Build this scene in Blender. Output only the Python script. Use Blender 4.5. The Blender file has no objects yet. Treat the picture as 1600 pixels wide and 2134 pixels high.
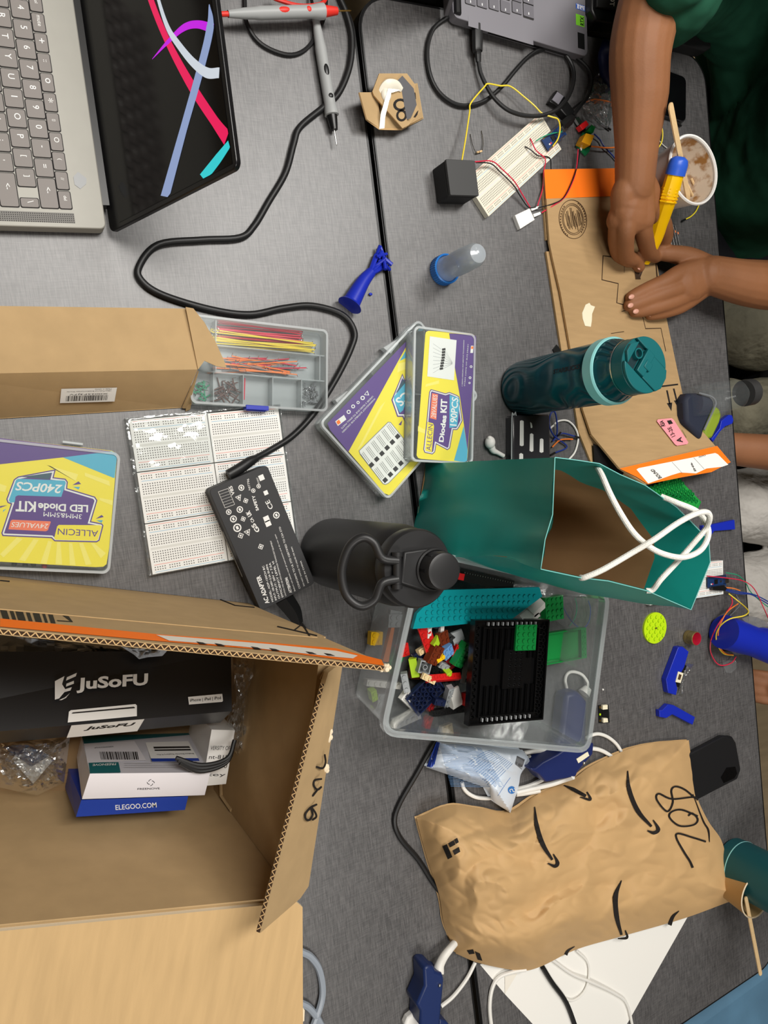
import bpy, bmesh, math, random
from mathutils import Vector, Matrix, noise
random.seed(7)
SC = bpy.context.scene
# ---------------------------------------------------------------- camera, world, light, exposure
FPX, CAMH, TZ = 1541.0, 810.0, 740.0            # focal length in pixels of a 1600x2134 frame; height over the table top (mm); table height (mm)
_d = Vector(((-5 - 800) / FPX, -(1020 - 1067) / FPX, -1.0)).normalized()
_z = -_d; _x = Vector((1, 0, 0)); _x = (_x - _z * _x.dot(_z)).normalized(); _y = _z.cross(_x)
ROT = Matrix((_x, _y, _z))
cd = bpy.data.cameras.new('camera'); cam = bpy.data.objects.new('camera', cd); SC.collection.objects.link(cam)
cd.sensor_fit = 'VERTICAL'; cd.sensor_height = 36.0; cd.lens = FPX / 2134 * 36.0
cd.clip_start = 0.02; cd.clip_end = 50
cam.matrix_world = Matrix.Translation((0, 0, (CAMH + TZ) / 1000)) @ ROT.to_4x4()
SC.camera = cam
SC.view_settings.view_transform = 'Standard'; SC.view_settings.look = 'None'
SC.view_settings.exposure = 0.0; SC.view_settings.gamma = 1.0; SC.view_settings.use_curve_mapping = False
wd = bpy.data.worlds.new('world'); SC.world = wd; wd.use_nodes = True
wd.node_tree.nodes['Background'].inputs[0].default_value = (1.0, 0.97, 0.93, 1)
wd.node_tree.nodes['Background'].inputs[1].default_value = 0.27
def area(name, loc, rot, sx, sy, power, col=(1, 0.96, 0.9)):
    l = bpy.data.lights.new(name, 'AREA'); l.shape = 'RECTANGLE'; l.size = sx; l.size_y = sy; l.energy = power; l.color = col
    o = bpy.data.objects.new(name, l); SC.collection.objects.link(o); o.location = loc; o.rotation_euler = rot
    return o
area('ceiling_panel', (0.25, 0.78, 2.95), (0, 0, 0), 1.2, 0.6, 45, (1, 0.965, 0.91))
area('ceiling_panel', (0.15, -1.45, 2.95), (0, 0, 0), 1.2, 0.6, 29, (1, 0.965, 0.91))
area('ceiling_panel', (1.20, 1.25, 2.95), (0, 0, 0), 0.6, 0.6, 27, (1, 0.98, 0.94))

# ---------------------------------------------------------------- pixel rays to the plane of a real height over the table (mm)
def W(px, py, h=0.0):
    r = ROT @ Vector(((px - 800) / FPX, -(py - 1067) / FPX, -1.0))
    t = (h - CAMH) / r.z
    return Vector((r.x * t, r.y * t, h + TZ))
def crop(x0, y0, s): return lambda pts: [(x0 + p[0] / s, y0 + p[1] / s) for p in pts]
def wl(pts, h=None): return [W(p[0], p[1], p[2] if len(p) > 2 else h) for p in pts]
# ---------------------------------------------------------------- materials
def lin(c):
    return tuple(((v / 255) / 12.92 if v / 255 <= 0.04045 else ((v / 255 + 0.055) / 1.055) ** 2.4) for v in c[:3]) + (1,)
MATS = {}
def M(name, col=None, rough=0.5, metal=0.0, var=0.0, vscale=60, bump=0.0, bscale=300, spec=0.5, trans=0.0, ior=1.45, alpha=None,
      stretch=(1, 1, 1), sss=0.0, bdist=0.0004, coat=0.0, emit=None, ridged=0):
    if name in MATS: return MATS[name]
    m = bpy.data.materials.new(name); m.use_nodes = True; nt = m.node_tree; b = nt.nodes['Principled BSDF']
    c = lin(col); b.inputs['Base Color'].default_value = c
    b.inputs['Roughness'].default_value = rough; b.inputs['Metallic'].default_value = metal
    b.inputs['Specular IOR Level'].default_value = spec; b.inputs['Transmission Weight'].default_value = trans; b.inputs['IOR'].default_value = ior
    if coat: b.inputs['Coat Weight'].default_value = coat; b.inputs['Coat Roughness'].default_value = 0.08
    if sss: b.inputs['Subsurface Weight'].default_value = sss; b.inputs['Subsurface Radius'].default_value = (0.004, 0.0015, 0.0008); b.inputs['Subsurface Scale'].default_value = 1.0
    if emit: b.inputs['Emission Color'].default_value = c; b.inputs['Emission Strength'].default_value = emit
    tc = nt.nodes.new('ShaderNodeTexCoord'); mp = nt.nodes.new('ShaderNodeMapping'); mp.inputs['Scale'].default_value = stretch
    nt.links.new(tc.outputs['Object'], mp.inputs[0])
    if var:
        n = nt.nodes.new('ShaderNodeTexNoise'); n.inputs['Scale'].default_value = vscale; n.inputs['Detail'].default_value = 4
        nt.links.new(mp.outputs[0], n.inputs['Vector'])
        r = nt.nodes.new('ShaderNodeMapRange'); r.inputs['From Min'].default_value = 0.3; r.inputs['From Max'].default_value = 0.7
        r.inputs['To Min'].default_value = 1 - var; r.inputs['To Max'].default_value = 1 + var
        nt.links.new(n.outputs['Fac'], r.inputs['Value'])
        mx = nt.nodes.new('ShaderNodeVectorMath'); mx.operation = 'SCALE'; mx.inputs[0].default_value = c[:3]
        nt.links.new(r.outputs[0], mx.inputs['Scale']); nt.links.new(mx.outputs[0], b.inputs['Base Color'])
    if bump:
        n2 = nt.nodes.new('ShaderNodeTexNoise'); n2.inputs['Scale'].default_value = bscale; n2.inputs['Detail'].default_value = 3
        nt.links.new(mp.outputs[0], n2.inputs['Vector'])
        if ridged: n2.noise_type = 'RIDGED_MULTIFRACTAL'; n2.normalize = True
        bp = nt.nodes.new('ShaderNodeBump'); bp.inputs['Strength'].default_value = bump; bp.inputs['Distance'].default_value = bdist
        nt.links.new(n2.outputs['Fac'], bp.inputs['Height']); nt.links.new(bp.outputs[0], b.inputs['Normal'])
    if alpha is not None: b.inputs['Alpha'].default_value = alpha
    MATS[name] = m; return m
def Mfilm(name, col=(235, 240, 242), fac=0.2, rough=0.15, tint=(250, 252, 252), bump=0.0, bscale=80, glossmix=0.06, fres=0.5):
    # a thin clear plastic: mostly passes light, scatters a little white, with a glossy skin
    if name in MATS: return MATS[name]
    m = bpy.data.materials.new(name); m.use_nodes = True; nt = m.node_tree; nt.nodes.clear()
    out = nt.nodes.new('ShaderNodeOutputMaterial'); tr = nt.nodes.new('ShaderNodeBsdfTransparent'); tr.inputs[0].default_value = lin(tint)
    df = nt.nodes.new('ShaderNodeBsdfDiffuse'); df.inputs[0].default_value = lin(col)
    gl = nt.nodes.new('ShaderNodeBsdfGlossy'); gl.inputs['Roughness'].default_value = rough; gl.inputs[0].default_value = (1, 1, 1, 1)
    a = nt.nodes.new('ShaderNodeMixShader'); a.inputs[0].default_value = fac
    nt.links.new(tr.outputs[0], a.inputs[1]); nt.links.new(df.outputs[0], a.inputs[2])
    lw = nt.nodes.new('ShaderNodeLayerWeight'); lw.inputs[0].default_value = 0.25
    ad = nt.nodes.new('ShaderNodeMath'); ad.operation = 'MULTIPLY_ADD'; ad.inputs[1].default_value = fres; ad.inputs[2].default_value = glossmix
    nt.links.new(lw.outputs['Fresnel'], ad.inputs[0])
    b = nt.nodes.new('ShaderNodeMixShader'); nt.links.new(ad.outputs[0], b.inputs[0])
    nt.links.new(a.outputs[0], b.inputs[1]); nt.links.new(gl.outputs[0], b.inputs[2]); nt.links.new(b.outputs[0], out.inputs[0])
    if bump:
        tc = nt.nodes.new('ShaderNodeTexCoord'); n2 = nt.nodes.new('ShaderNodeTexNoise'); n2.inputs['Scale'].default_value = bscale; n2.inputs['Detail'].default_value = 3
        nt.links.new(tc.outputs['Object'], n2.inputs['Vector'])
        bp = nt.nodes.new('ShaderNodeBump'); bp.inputs['Strength'].default_value = bump; bp.inputs['Distance'].default_value = 0.004
        nt.links.new(n2.outputs['Fac'], bp.inputs['Height'])
        for s in (gl, df): nt.links.new(bp.outputs[0], s.inputs['Normal'])
    MATS[name] = m; return m
# ---------------------------------------------------------------- objects
def props(o, label=None, cat=None, group=None, kind=None):
    if label: o['label'] = label
    if cat: o['category'] = cat
    if group: o['group'] = group
    if kind: o['kind'] = kind
    return o
def frame(o, xp, up=Vector((0, 0, 1))):
    x = (Vector(xp) - Vector(o)); x.z = 0; x.normalize(); z = Vector(up); y = z.cross(x)
    m = Matrix((x, y, z)).transposed().to_4x4(); m.translation = Vector(o); return m
def fpx(p0, p1, h=0, base=None):
    m = frame(W(*p0, h), W(*p1, h))
    if base is not None: m.translation.z = TZ + base
    return m
def at(v, rz=0.0, base=None):
    m = Matrix.Rotation(rz, 4, 'Z'); m.translation = Vector(v)
    if base is not None: m.translation.z = TZ + base
    return m
def tomet(m):
    k = m.copy(); k.translation = m.translation / 1000; return k
def thing(name, label, cat, m, group=None):
    o = bpy.data.objects.new(name, None); SC.collection.objects.link(o); o.empty_display_size = 0.01
    o.matrix_world = tomet(m); props(o, label, cat, group)
    FR[o.name] = m; return o
FR = {}
def copy_tree(o, m, label=None, group=None):
    c = o.copy(); SC.collection.objects.link(c); c.matrix_world = tomet(m); FR[c.name] = m
    if label: c['label'] = label
    if group: c['group'] = group
    for ch in [k for k in SC.objects if k.parent == o]:
        d = ch.copy(); SC.collection.objects.link(d); d.parent = c
        for g in [k for k in SC.objects if k.parent == ch]:
            e = g.copy(); SC.collection.objects.link(e); e.parent = d
    return c
def rr(w, h, r, x=0, y=0, n=5):
    p = []
    for cx, cy, a in ((x + w / 2 - r, y + h / 2 - r, 0), (x - w / 2 + r, y + h / 2 - r, 90), (x - w / 2 + r, y - h / 2 + r, 180), (x + w / 2 - r, y - h / 2 + r, 270)):
        for k in range(n + 1):
            t = math.radians(a + 90 * k / n); p.append((cx + r * math.cos(t), cy + r * math.sin(t)))
    return p
def smooth(pts, n=6):
    P = [Vector(p) for p in pts]
    if len(P) < 3: return P
    out = []; Q = [P[0] * 2 - P[1]] + P + [P[-1] * 2 - P[-2]]
    for i in range(1, len(Q) - 2):
        a, b, c, d = Q[i - 1:i + 3]
        for k in range(n):
            t = k / n
            out.append(0.5 * ((2 * b) + (c - a) * t + (2 * a - 5 * b + 4 * c - d) * t * t + (3 * b - a - 3 * c + d) * t ** 3))
    out.append(P[-1]); return out
_TX = {}
def textmesh(s, bold=0.0, shear=0.0):
    k = (s, bold, shear)
    if k in _TX: return _TX[k]
    c = bpy.data.curves.new('t', 'FONT'); c.body = s; c.size = 1; c.offset = bold; c.shear = shear; c.resolution_u = 3
    o = bpy.data.objects.new('t', c); SC.collection.objects.link(o)
    dg = bpy.context.evaluated_depsgraph_get(); e = o.evaluated_get(dg); me = e.to_mesh()
    v = [tuple(x.co) for x in me.vertices]; f = [tuple(p.vertices) for p in me.polygons]; e.to_mesh_clear()
    bpy.data.objects.remove(o); bpy.data.curves.remove(c)
    x0 = min(a[0] for a in v); x1 = max(a[0] for a in v); y0 = min(a[1] for a in v); y1 = max(a[1] for a in v)
    v = [((a[0] - x0) / (x1 - x0), (a[1] - y0) / (y1 - y0)) for a in v]
    _TX[k] = (v, f, (x1 - x0) / (y1 - y0)); return _TX[k]
class MB:
    def __init__(s): s.v = []; s.f = []; s.mi = []; s.ms = []
    def add(s, vs, fs, m, T=None):
        o = len(s.v)
        s.v += [(T @ Vector(v)) if T is not None else Vector(v) for v in vs]
        if m not in s.ms: s.ms.append(m)
        k = s.ms.index(m)
        for f in fs: s.f.append(tuple(i + o for i in f)); s.mi.append(k)
        return s
    def box(s, x0, x1, y0, y1, z0, z1, m, T=None):
        return s.add([(x, y, z) for z in (z0, z1) for y in (y0, y1) for x in (x0, x1)],
                     [(0, 2, 3, 1), (4, 5, 7, 6), (0, 1, 5, 4), (2, 6, 7, 3), (0, 4, 6, 2), (1, 3, 7, 5)], m, T)
    def prism(s, pts, z0, z1, m, T=None, taper=None, mt=None):
        n = len(pts); b = taper or pts
        ar = sum(pts[i][0] * pts[(i + 1) % n][1] - pts[(i + 1) % n][0] * pts[i][1] for i in range(n))
        if ar < 0: pts = pts[::-1]; b = b[::-1]
        s.add([(p[0], p[1], z0) for p in b] + [(p[0], p[1], z1) for p in pts],
              [tuple(range(n))[::-1]] + [(i, (i + 1) % n, (i + 1) % n + n, i + n) for i in range(n)], m, T)
        return s.add([(p[0], p[1], z1) for p in pts], [tuple(range(n))], mt or m, T)
    def pslab(s, px, h0, h1, m, mt=None):   # outline seen at height h1, standing on h0
        w = [W(p[0], p[1], h1) for p in px]
        return s.prism([(p.x, p.y) for p in w], TZ + h0, TZ + h1, m, mt=mt)
    def ring(s, outer, inner, z0, z1, m, T=None, o0=None, i0=None):
        n = len(outer); o0 = o0 or outer; i0 = i0 or inner
        v = [(p[0], p[1], z0) for p in o0] + [(p[0], p[1], z1) for p in outer] + [(p[0], p[1], z1) for p in inner] + [(p[0], p[1], z0) for p in i0]
        f = []
        for i in range(n):
            j = (i + 1) % n
            for a, b in ((0, n), (n, 2 * n), (2 * n, 3 * n), (3 * n, 0)): f.append((i + a, j + a, j + b, i + b))
        return s.add(v, f, m, T)
    def poly(s, pts, m, T=None): return s.add(pts, [tuple(range(len(pts)))], m, T)
    def ppx(s, pts, h, m):
        w = [W(p[0], p[1], h) for p in pts]; n = len(w)
        if sum(w[i].x * w[(i + 1) % n].y - w[(i + 1) % n].x * w[i].y for i in range(n)) < 0: w = w[::-1]
        return s.poly(w, m)
    def lathe(s, prof, m, T=None, seg=32, mcap=None, a0=0, a1=360):
        full = a1 - a0 >= 360; n = seg if full else seg + 1
        v = []; f = []
        for (r, z) in prof:
            for k in range(n):
                t = math.radians(a0 + (a1 - a0) * k / seg); v.append((r * math.cos(t), r * math.sin(t), z))
        for i in range(len(prof) - 1):
            for k in range(seg):
                j = (k + 1) % n; f.append((i * n + k, i * n + j, (i + 1) * n + j, (i + 1) * n + k))
        return s.add(v, f, m, T)
    def tube(s, pts, r, m, T=None, seg=8, sm=6, cap=True, flat=None):
        P = smooth(pts, sm) if sm else [Vector(p) for p in pts]
        if isinstance(r, (list, tuple)):
            k = len(r) - 1; R = []
            for i in range(len(P)):
                t = i / (len(P) - 1) * k; a = min(int(t), k - 1); R.append(r[a] + (r[a + 1] - r[a]) * (t - a))
        else: R = [r] * len(P)
        v = []; f = []; up = None
        for i, p in enumerate(P):
            d = (P[min(i + 1, len(P) - 1)] - P[max(i - 1, 0)])
            d = d.normalized() if d.length > 1e-9 else Vector((0, 0, 1))
            if up is None: up = Vector((0, 0, 1)) if abs(d.z) < 0.9 else Vector((1, 0, 0))
            a = d.cross(up)
            if a.length < 1e-6: a = d.orthogonal()
            a.normalize(); up = a.cross(d); fz = flat or 1
            for k in range(seg):
                t = 2 * math.pi * k / seg; v.append(p + a * (math.cos(t) * R[i]) + up * (math.sin(t) * R[i] * fz))
        for i in range(len(P) - 1):
            for k in range(seg):
                j = (k + 1) % seg; f.append((i * seg + k, i * seg + j, (i + 1) * seg + j, (i + 1) * seg + k))
        if cap: f.append(tuple(range(seg))[::-1]); f.append(tuple((len(P) - 1) * seg + k for k in range(seg)))
        return s.add(v, f, m, T)
    def ball(s, c, r, m, T=None, sc=(1, 1, 1), seg=16, rings=9):
        v = []; f = []
        for i in range(rings + 1):
            ph = math.pi * i / rings
            for k in range(seg):
                t = 2 * math.pi * k / seg
                v.append((c[0] + r * sc[0] * math.sin(ph) * math.cos(t), c[1] + r * sc[1] * math.sin(ph) * math.sin(t), c[2] - r * sc[2] * math.cos(ph)))
        for i in range(rings):
            for k in range(seg):
                j = (k + 1) % seg; f.append((i * seg + k, i * seg + j, (i + 1) * seg + j, (i + 1) * seg + k))
        return s.add(v, f, m, T)
    def grid(s, nu, nv, fn, m, T=None, closed=False):
        v = [fn(i / nu, j / nv) for j in range(nv + 1) for i in range(nu + 1)]; w = nu + 1
        return s.add(v, [(j * w + i, j * w + i + 1, (j + 1) * w + i + 1, (j + 1) * w + i) for j in range(nv) for i in range(nu)], m, T)
    def sheet(s, pts, th, m, T=None, me=None, mb=None):   # flat panel through 3D points, thickened along its normal
        P = [Vector(p) for p in pts]; n = len(P); nn = Vector((0, 0, 0))
        for i in range(n):
            a, b = P[i], P[(i + 1) % n]; nn += a.cross(b)
        nn.normalize(); Q = [p - nn * th for p in P]
        s.poly(P, m, T); s.poly(Q[::-1], mb or m, T)
        return s.add(P + Q, [(i, i + n, (i + 1) % n + n, (i + 1) % n) for i in range(n)], me or m, T)
    def text(s, t, T, w, h, m, z=0.15, bold=0.0, shear=0.0, x=0, y=0):
        v, f, a = textmesh(t, bold, shear)
        if h is None: h = w / a
        if w is None: w = h * a
        return s.add([(x + p[0] * w, y + p[1] * h, z) for p in v], f, m, T)
    def textq(s, t, q, h, m, bold=0.0, shear=0.0):        # q: four pixels: baseline start, baseline end, top end, top start
        A, B, C, D = [W(p[0], p[1], h) for p in q]; v, f, a = textmesh(t, bold, shear)
        return s.add([A * (1 - u) * (1 - w) + B * u * (1 - w) + C * u * w + D * (1 - u) * w for u, w in v], f, m)
    def join_closed(s): return s
    def build(s, name, root=None, label=None, cat=None, group=None, kind=None, world=False, origin=None, bevel=0, ang=35, mods=(), flat=False):
        T = None
        if root is not None and world: T = FR[root.name].inverted()
        if root is None:
            o0 = Vector(origin) if origin is not None else None
            if o0 is None:
                xs = [v.x for v in s.v]; ys = [v.y for v in s.v]; zs = [v.z for v in s.v]
                o0 = Vector(((min(xs) + max(xs)) / 2, (min(ys) + max(ys)) / 2, min(zs)))
            T = Matrix.Translation(-o0)
        me = bpy.data.meshes.new(name)
        me.from_pydata([((T @ v) if T is not None else v) / 1000 for v in s.v], [], s.f)
        for m in s.ms: me.materials.append(MATS[m] if isinstance(m, str) else m)
        for p, k in zip(me.polygons, s.mi): p.material_index = k
        bm = bmesh.new(); bm.from_mesh(me); bmesh.ops.remove_doubles(bm, verts=bm.verts, dist=1e-6)
        bm.to_mesh(me); bm.free()
        if not flat:
            me.polygons.foreach_set('use_smooth', [True] * len(me.polygons)); me.set_sharp_from_angle(angle=math.radians(ang))
        me.update()
        o = bpy.data.objects.new(name, me); SC.collection.objects.link(o)
        if root is not None: o.parent = root; FR[o.name] = FR[root.name]
        else: o.location = o0 / 1000; FR[o.name] = Matrix.Translation(o0)
        if bevel:
            b = o.modifiers.new('bevel', 'BEVEL'); b.width = bevel / 1000; b.segments = 2; b.limit_method = 'ANGLE'; b.angle_limit = math.radians(40)
        props(o, label, cat, group, kind); return o
# ---------------------------------------------------------------- base materials
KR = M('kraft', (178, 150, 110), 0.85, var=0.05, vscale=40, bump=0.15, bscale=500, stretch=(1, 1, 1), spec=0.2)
M('kraft_shaded', (146, 118, 84), 0.85, var=0.05, vscale=30, spec=0.2)  # kraft with the shade of the box floor put into its colour
M('kraft_lit', (196, 164, 118), 0.85, var=0.06, vscale=25, bump=0.2, bscale=250, stretch=(6, 0.6, 1), spec=0.2)  # kraft with the light on the folded-out flap put into its colour
M('flute', (196, 160, 112), 0.9); M('flute_hole', (58, 40, 24), 1.0)
M('ink', (38, 34, 32), 0.7, spec=0.2); M('white', (236, 234, 230), 0.5); M('paper', (240, 238, 232), 0.8, spec=0.2)
M('black', (20, 20, 21), 0.35); M('black_matte', (30, 30, 31), 0.6); M('black_rubber', (24, 24, 25), 0.45, bump=0.1, bscale=800)
M('orange', (255, 122, 26), 0.7, spec=0.2); M('yellow', (246, 226, 48), 0.4); M('purple', (84, 46, 130), 0.4); M('sky', (70, 175, 205), 0.4)
M('salmon', (245, 120, 80), 0.4); M('dteal', (40, 80, 96), 0.4); M('yellow_light', (250, 234, 110), 0.4)
M('steel', (200, 200, 198), 0.25, metal=1.0); M('gold', (212, 170, 90), 0.3, metal=1.0); M('copper', (190, 110, 70), 0.35, metal=1.0)
M('red', (214, 30, 34), 0.35); M('blue', (22, 42, 170), 0.4); M('navy', (28, 40, 92), 0.4); M('green', (20, 130, 60), 0.35)
M('pcb_blue', (26, 52, 96), 0.35); M('pcb_green', (24, 110, 66), 0.35); M('pcb_black', (22, 24, 24), 0.3)
M('wire_red', (214, 40, 70), 0.4); M('wire_yellow', (238, 212, 60), 0.4); M('wire_orange', (246, 130, 50), 0.4); M('wire_blue', (36, 58, 140), 0.4)
M('wire_green', (40, 150, 110), 0.4); M('wire_black', (22, 22, 22), 0.4); M('wire_white', (232, 230, 224), 0.45); M('wire_gray', (120, 122, 126), 0.5)
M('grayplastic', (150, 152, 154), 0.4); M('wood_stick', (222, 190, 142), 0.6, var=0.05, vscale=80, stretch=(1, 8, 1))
Mfilm('clear_lid', fac=0.03, rough=0.14, glossmix=0.006, fres=0.05); Mfilm('clear_wrap', fac=0.06, rough=0.1, bump=0.35, bscale=25, glossmix=0.05)
Mfilm('clear', fac=0.14, rough=0.12); Mfilm('clear_edge', fac=0.42, rough=0.2); Mfilm('clear_thin', fac=0.05, rough=0.08, bump=0.6, bscale=60, glossmix=0.05)
Mfilm('clear_bag', fac=0.10, rough=0.12, bump=0.8, bscale=45, glossmix=0.12)
def laminate():
    m = bpy.data.materials.new('laminate'); m.use_nodes = True; nt = m.node_tree; b = nt.nodes['Principled BSDF']
    tc = nt.nodes.new('ShaderNodeTexCoord'); last = None
    for sc, w in (((1100, 60, 1), 0.55), ((70, 1000, 1), 0.3), ((14, 11, 1), 0.1)):
        mp = nt.nodes.new('ShaderNodeMapping'); mp.inputs['Scale'].default_value = sc; nt.links.new(tc.outputs['Object'], mp.inputs[0])
        n = nt.nodes.new('ShaderNodeTexNoise'); n.inputs['Scale'].default_value = 1; n.inputs['Detail'].default_value = 3; nt.links.new(mp.outputs[0], n.inputs['Vector'])
        k = nt.nodes.new('ShaderNodeMath'); k.operation = 'MULTIPLY_ADD'; k.inputs[1].default_value = w; nt.links.new(n.outputs['Fac'], k.inputs[0])
        if last is None: k.inputs[2].default_value = 0
        else: nt.links.new(last.outputs[0], k.inputs[2])
        last = k
    r = nt.nodes.new('ShaderNodeValToRGB'); r.color_ramp.elements[0].position = 0.36; r.color_ramp.elements[0].color = lin((62, 61, 62))
    r.color_ramp.elements[1].position = 0.62; r.color_ramp.elements[1].color = lin((104, 102, 102))
    nt.links.new(last.outputs[0], r.inputs[0]); nt.links.new(r.outputs[0], b.inputs['Base Color'])
    b.inputs['Roughness'].default_value = 0.42; b.inputs['Specular IOR Level'].default_value = 0.9
    MATS['laminate'] = m
laminate()
# ---------------------------------------------------------------- the room
M('floor', (150, 132, 104), 0.7, var=0.12, vscale=6, stretch=(1, 8, 1))
M('wall', (170, 166, 158), 0.8)
MB().box(-3500, 4000, -3500, 3500, -40, 0, 'floor').build('floor', origin=(0, 0, -40), kind='structure')
MB().box(-3500, 4000, -3500, 3500, 3000, 3040, 'wall').build('ceiling', origin=(0, 0, 3000), kind='structure')
for nm_, a_ in (('wall_left', (-3560, -3500, -3500, 3500)), ('wall_right', (4000, 4060, -3500, 3500)), ('wall_front', (-3500, 4000, -3560, -3500)), ('wall_back', (-3500, 4000, 3500, 3560))):
    MB().box(*a_, 0, 3000, 'wall').build(nm_, origin=(a_[0], a_[2], 0), kind='structure')
# ---------------------------------------------------------------- the two tables pushed together (and the pair beyond the top edge)
S0 = W(734, -20); S1 = W(938, 1650)
TM = frame(S0, S0 + Vector((0, 0, 1)).cross(S1 - S0))          # x across the tables to the right, y up along the seam
def table(cx, y0, label):
    m = TM @ Matrix.Translation((cx, y0, -TZ)); w, L = 609, 1520
    t = thing('folding_table', label, 'table', m)
    o = rr(w, L, 45, 0, -L / 2, 8); i = rr(w - 7, L - 7, 42, 0, -L / 2, 8); i2 = rr(w - 3, L - 3, 43.5, 0, -L / 2, 8)
    MB().prism(i, TZ - 28, TZ, 'laminate').build('tabletop', t)
    MB().ring(o, i, TZ - 28, TZ - 1.5, 'black').ring(i2, i, TZ - 1.5, TZ + 0.4, 'black').build('edge_band', t, label='black plastic edge band')
    for sx in (-1, 1):
        for yy in (-120, -L + 120):
            MB().tube([(sx * 250, yy, 0), (sx * 250, yy, TZ - 28)], 19, 'black', sm=0, seg=14).build('leg', t)
    return t
GAP = 3.0
table(-306.5, 0, 'grey linen-look table nearest the camera, under the laptop and the open shipping box')
table(307.5, 0, 'grey linen-look table on the far side, under the teal bag and padded mailer')
table(-306.5, 1530, 'grey table end at the top left, beyond the near table, under the silver laptop')
table(307.5, 1530, 'grey table end at the top edge, beyond the far table, under the grey laptop')

# ---------------------------------------------------------------- open silver laptop at the top left
M('alu', (158, 156, 148), 0.5, metal=0.1, var=0.02); M('key', (128, 122, 118), 0.55); M('key_gap', (40, 38, 38), 0.8); M('legend', (235, 235, 232), 0.5)
M('mesh_grille', (120, 118, 114), 0.6)
HL = 18.0
c0 = W(222, 477, HL); lx = (W(222, 477, HL) - W(153, 0, HL)).normalized(); ly = Vector((0, 0, 1)).cross(lx)
LM = Matrix((lx, ly, Vector((0, 0, 1)))).transposed().to_4x4(); LM.translation = Vector((c0.x, c0.y, TZ))
lap = thing('laptop', 'open silver laptop with a lit screen, at the top left beside the test probes', 'laptop', LM)
LI = LM.inverted()
def lp(x, y, h=HL): v = LI @ W(x, y, h); return v
MB().prism(rr(345, 238, 6, -172.5, -119), 2, HL, 'alu').build('base', lap, bevel=1)
MB().box(-322, -24, -1, 7, 4, 16, 'black').build('hinge', lap)
# key well, rows run along local x
kc = crop(0, 0, 3.077)
def kq(pts): return [lp(*p) for p in kc(pts)]
pk = kq([(127, 888)])[0]; P19 = (kq([(127, 888)])[0] - kq([(30, 245)])[0]).length / 5
rows = [(pk.y, pk.x, ['Q', 'W', 'E', 'R', 'T', 'Y', 'U', 'I', 'O', 'P', '[', ']']), ]
n0 = kq([(245, 828)])[0]; f0 = kq([(340, 777)])[0]; dr = n0.y - pk.y
rows = [(n0.y, n0.x, '1234567890-='), (pk.y, pk.x, 'QWERTYUIOP[]'), (pk.y - dr, pk.x + 5, 'ASDFGHJKL;\''), (pk.y - 2 * dr, pk.x - 5, 'ZXCVBNM,./')]
kk = MB(); wellx1 = kq([(420, 1285)])[0].x + P19 * 0.5
MB().box(-335, wellx1 + 0.6, pk.y - 3.4 * dr, f0.y + 7.6, HL, HL + 0.12, 'alu').build('keyboard_deck', lap)
def key(x, y, w, d, s=None, ls=0.42, px0=None):
    k = MB(); k.prism(rr(w + 0.8, d + 0.8, 1.8, x, y, 3), HL + 0.1, HL + 0.3, 'key_gap'); k.prism(rr(w - 0.9, d - 0.9, 1.5, x, y, 3), HL + 0.3, HL + 1.1, 'key')
    if s:
        hh = d * ls * (0.8 if len(s) == 1 else 0.5)
        v, f, a = textmesh(s, 0.01)
        if s in '-=.,;\'': hh *= {'-': .14, '=': .42, '.': .16, ',': .22, ';': .7, "'": .3}[s]
        wd_ = min(hh * a, w * 0.7)
        k.text(s, None, wd_, hh, 'legend', z=HL + 1.2, x=x - w * 0.1 - wd_ / 2, y=y - hh / 2 + d * 0.05)
    k.build('key', lap)
for (ry, rx, st) in rows:
    i0 = {'1234567890-=': 9, 'QWERTYUIOP[]': 9, "ASDFGHJKL;'": 9, 'ZXCVBNM,./': 9}[st]
    for i, ch in enumerate(st):
        x = rx + (i - i0) * P19
        if x > -300: key(x, ry, P19 - 1.2, dr - 1.2, ch)
bx0 = n0.x + 2.5 * P19; key((bx0 + wellx1) / 2, n0.y, wellx1 - bx0 - 1.2, dr - 1.2, '<-')
ex0 = pk.x + 2.5 * P19; key((ex0 + P19 * 0.5 + wellx1) / 2, pk.y, wellx1 - ex0 - P19 * 0.5 - 1.2, dr - 1.2, '\\')
ex1 = pk.x + 5 + 1.5 * P19; key((ex1 + wellx1) / 2, pk.y - dr, wellx1 - ex1 - 1.2, dr - 1.2, '<-')
fx = kq([(420, 1285)])[0]; fstep = (kq([(392, 1155)])[0] - kq([(287, 525)])[0]).length / 5
fl = ['del', '//', '(', 'O', '[]', '*', 'o', '::', '+', 'mute', 'vol', 'fn', 'esc']
for i in range(13):
    key(fx.x - i * fstep, f0.y, fstep - 1.3, 11.5, fl[i], 0.5)
g = MB(); ga, gb = wellx1 + 3, -4.5
g.box(ga, gb, -225, f0.y + 6.5, HL + 0.02, HL + 0.15, 'mesh_grille')
for i in range(int((gb - ga) / 1.9)):
    for j in range(62):
        x = ga + 1 + i * 1.9; y = f0.y + 5 - j * 1.9; g.box(x, x + 0.9, y, y + 0.9, HL + 0.15, HL + 0.18, 'key_gap')
g.build('speaker_grille', lap)
pw = [lp(*p) for p in kc([(500, 1103), (555, 1145), (552, 1180), (515, 1212), (478, 1185), (470, 1135)])]
MB().prism([(p.x, p.y) for p in pw], HL, HL + 0.5, 'grayplastic').build('power_button', lap)
MB().box(-120, -60, 0.2, 0.6, 6, 14, 'black').build('vent', lap)
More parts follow.
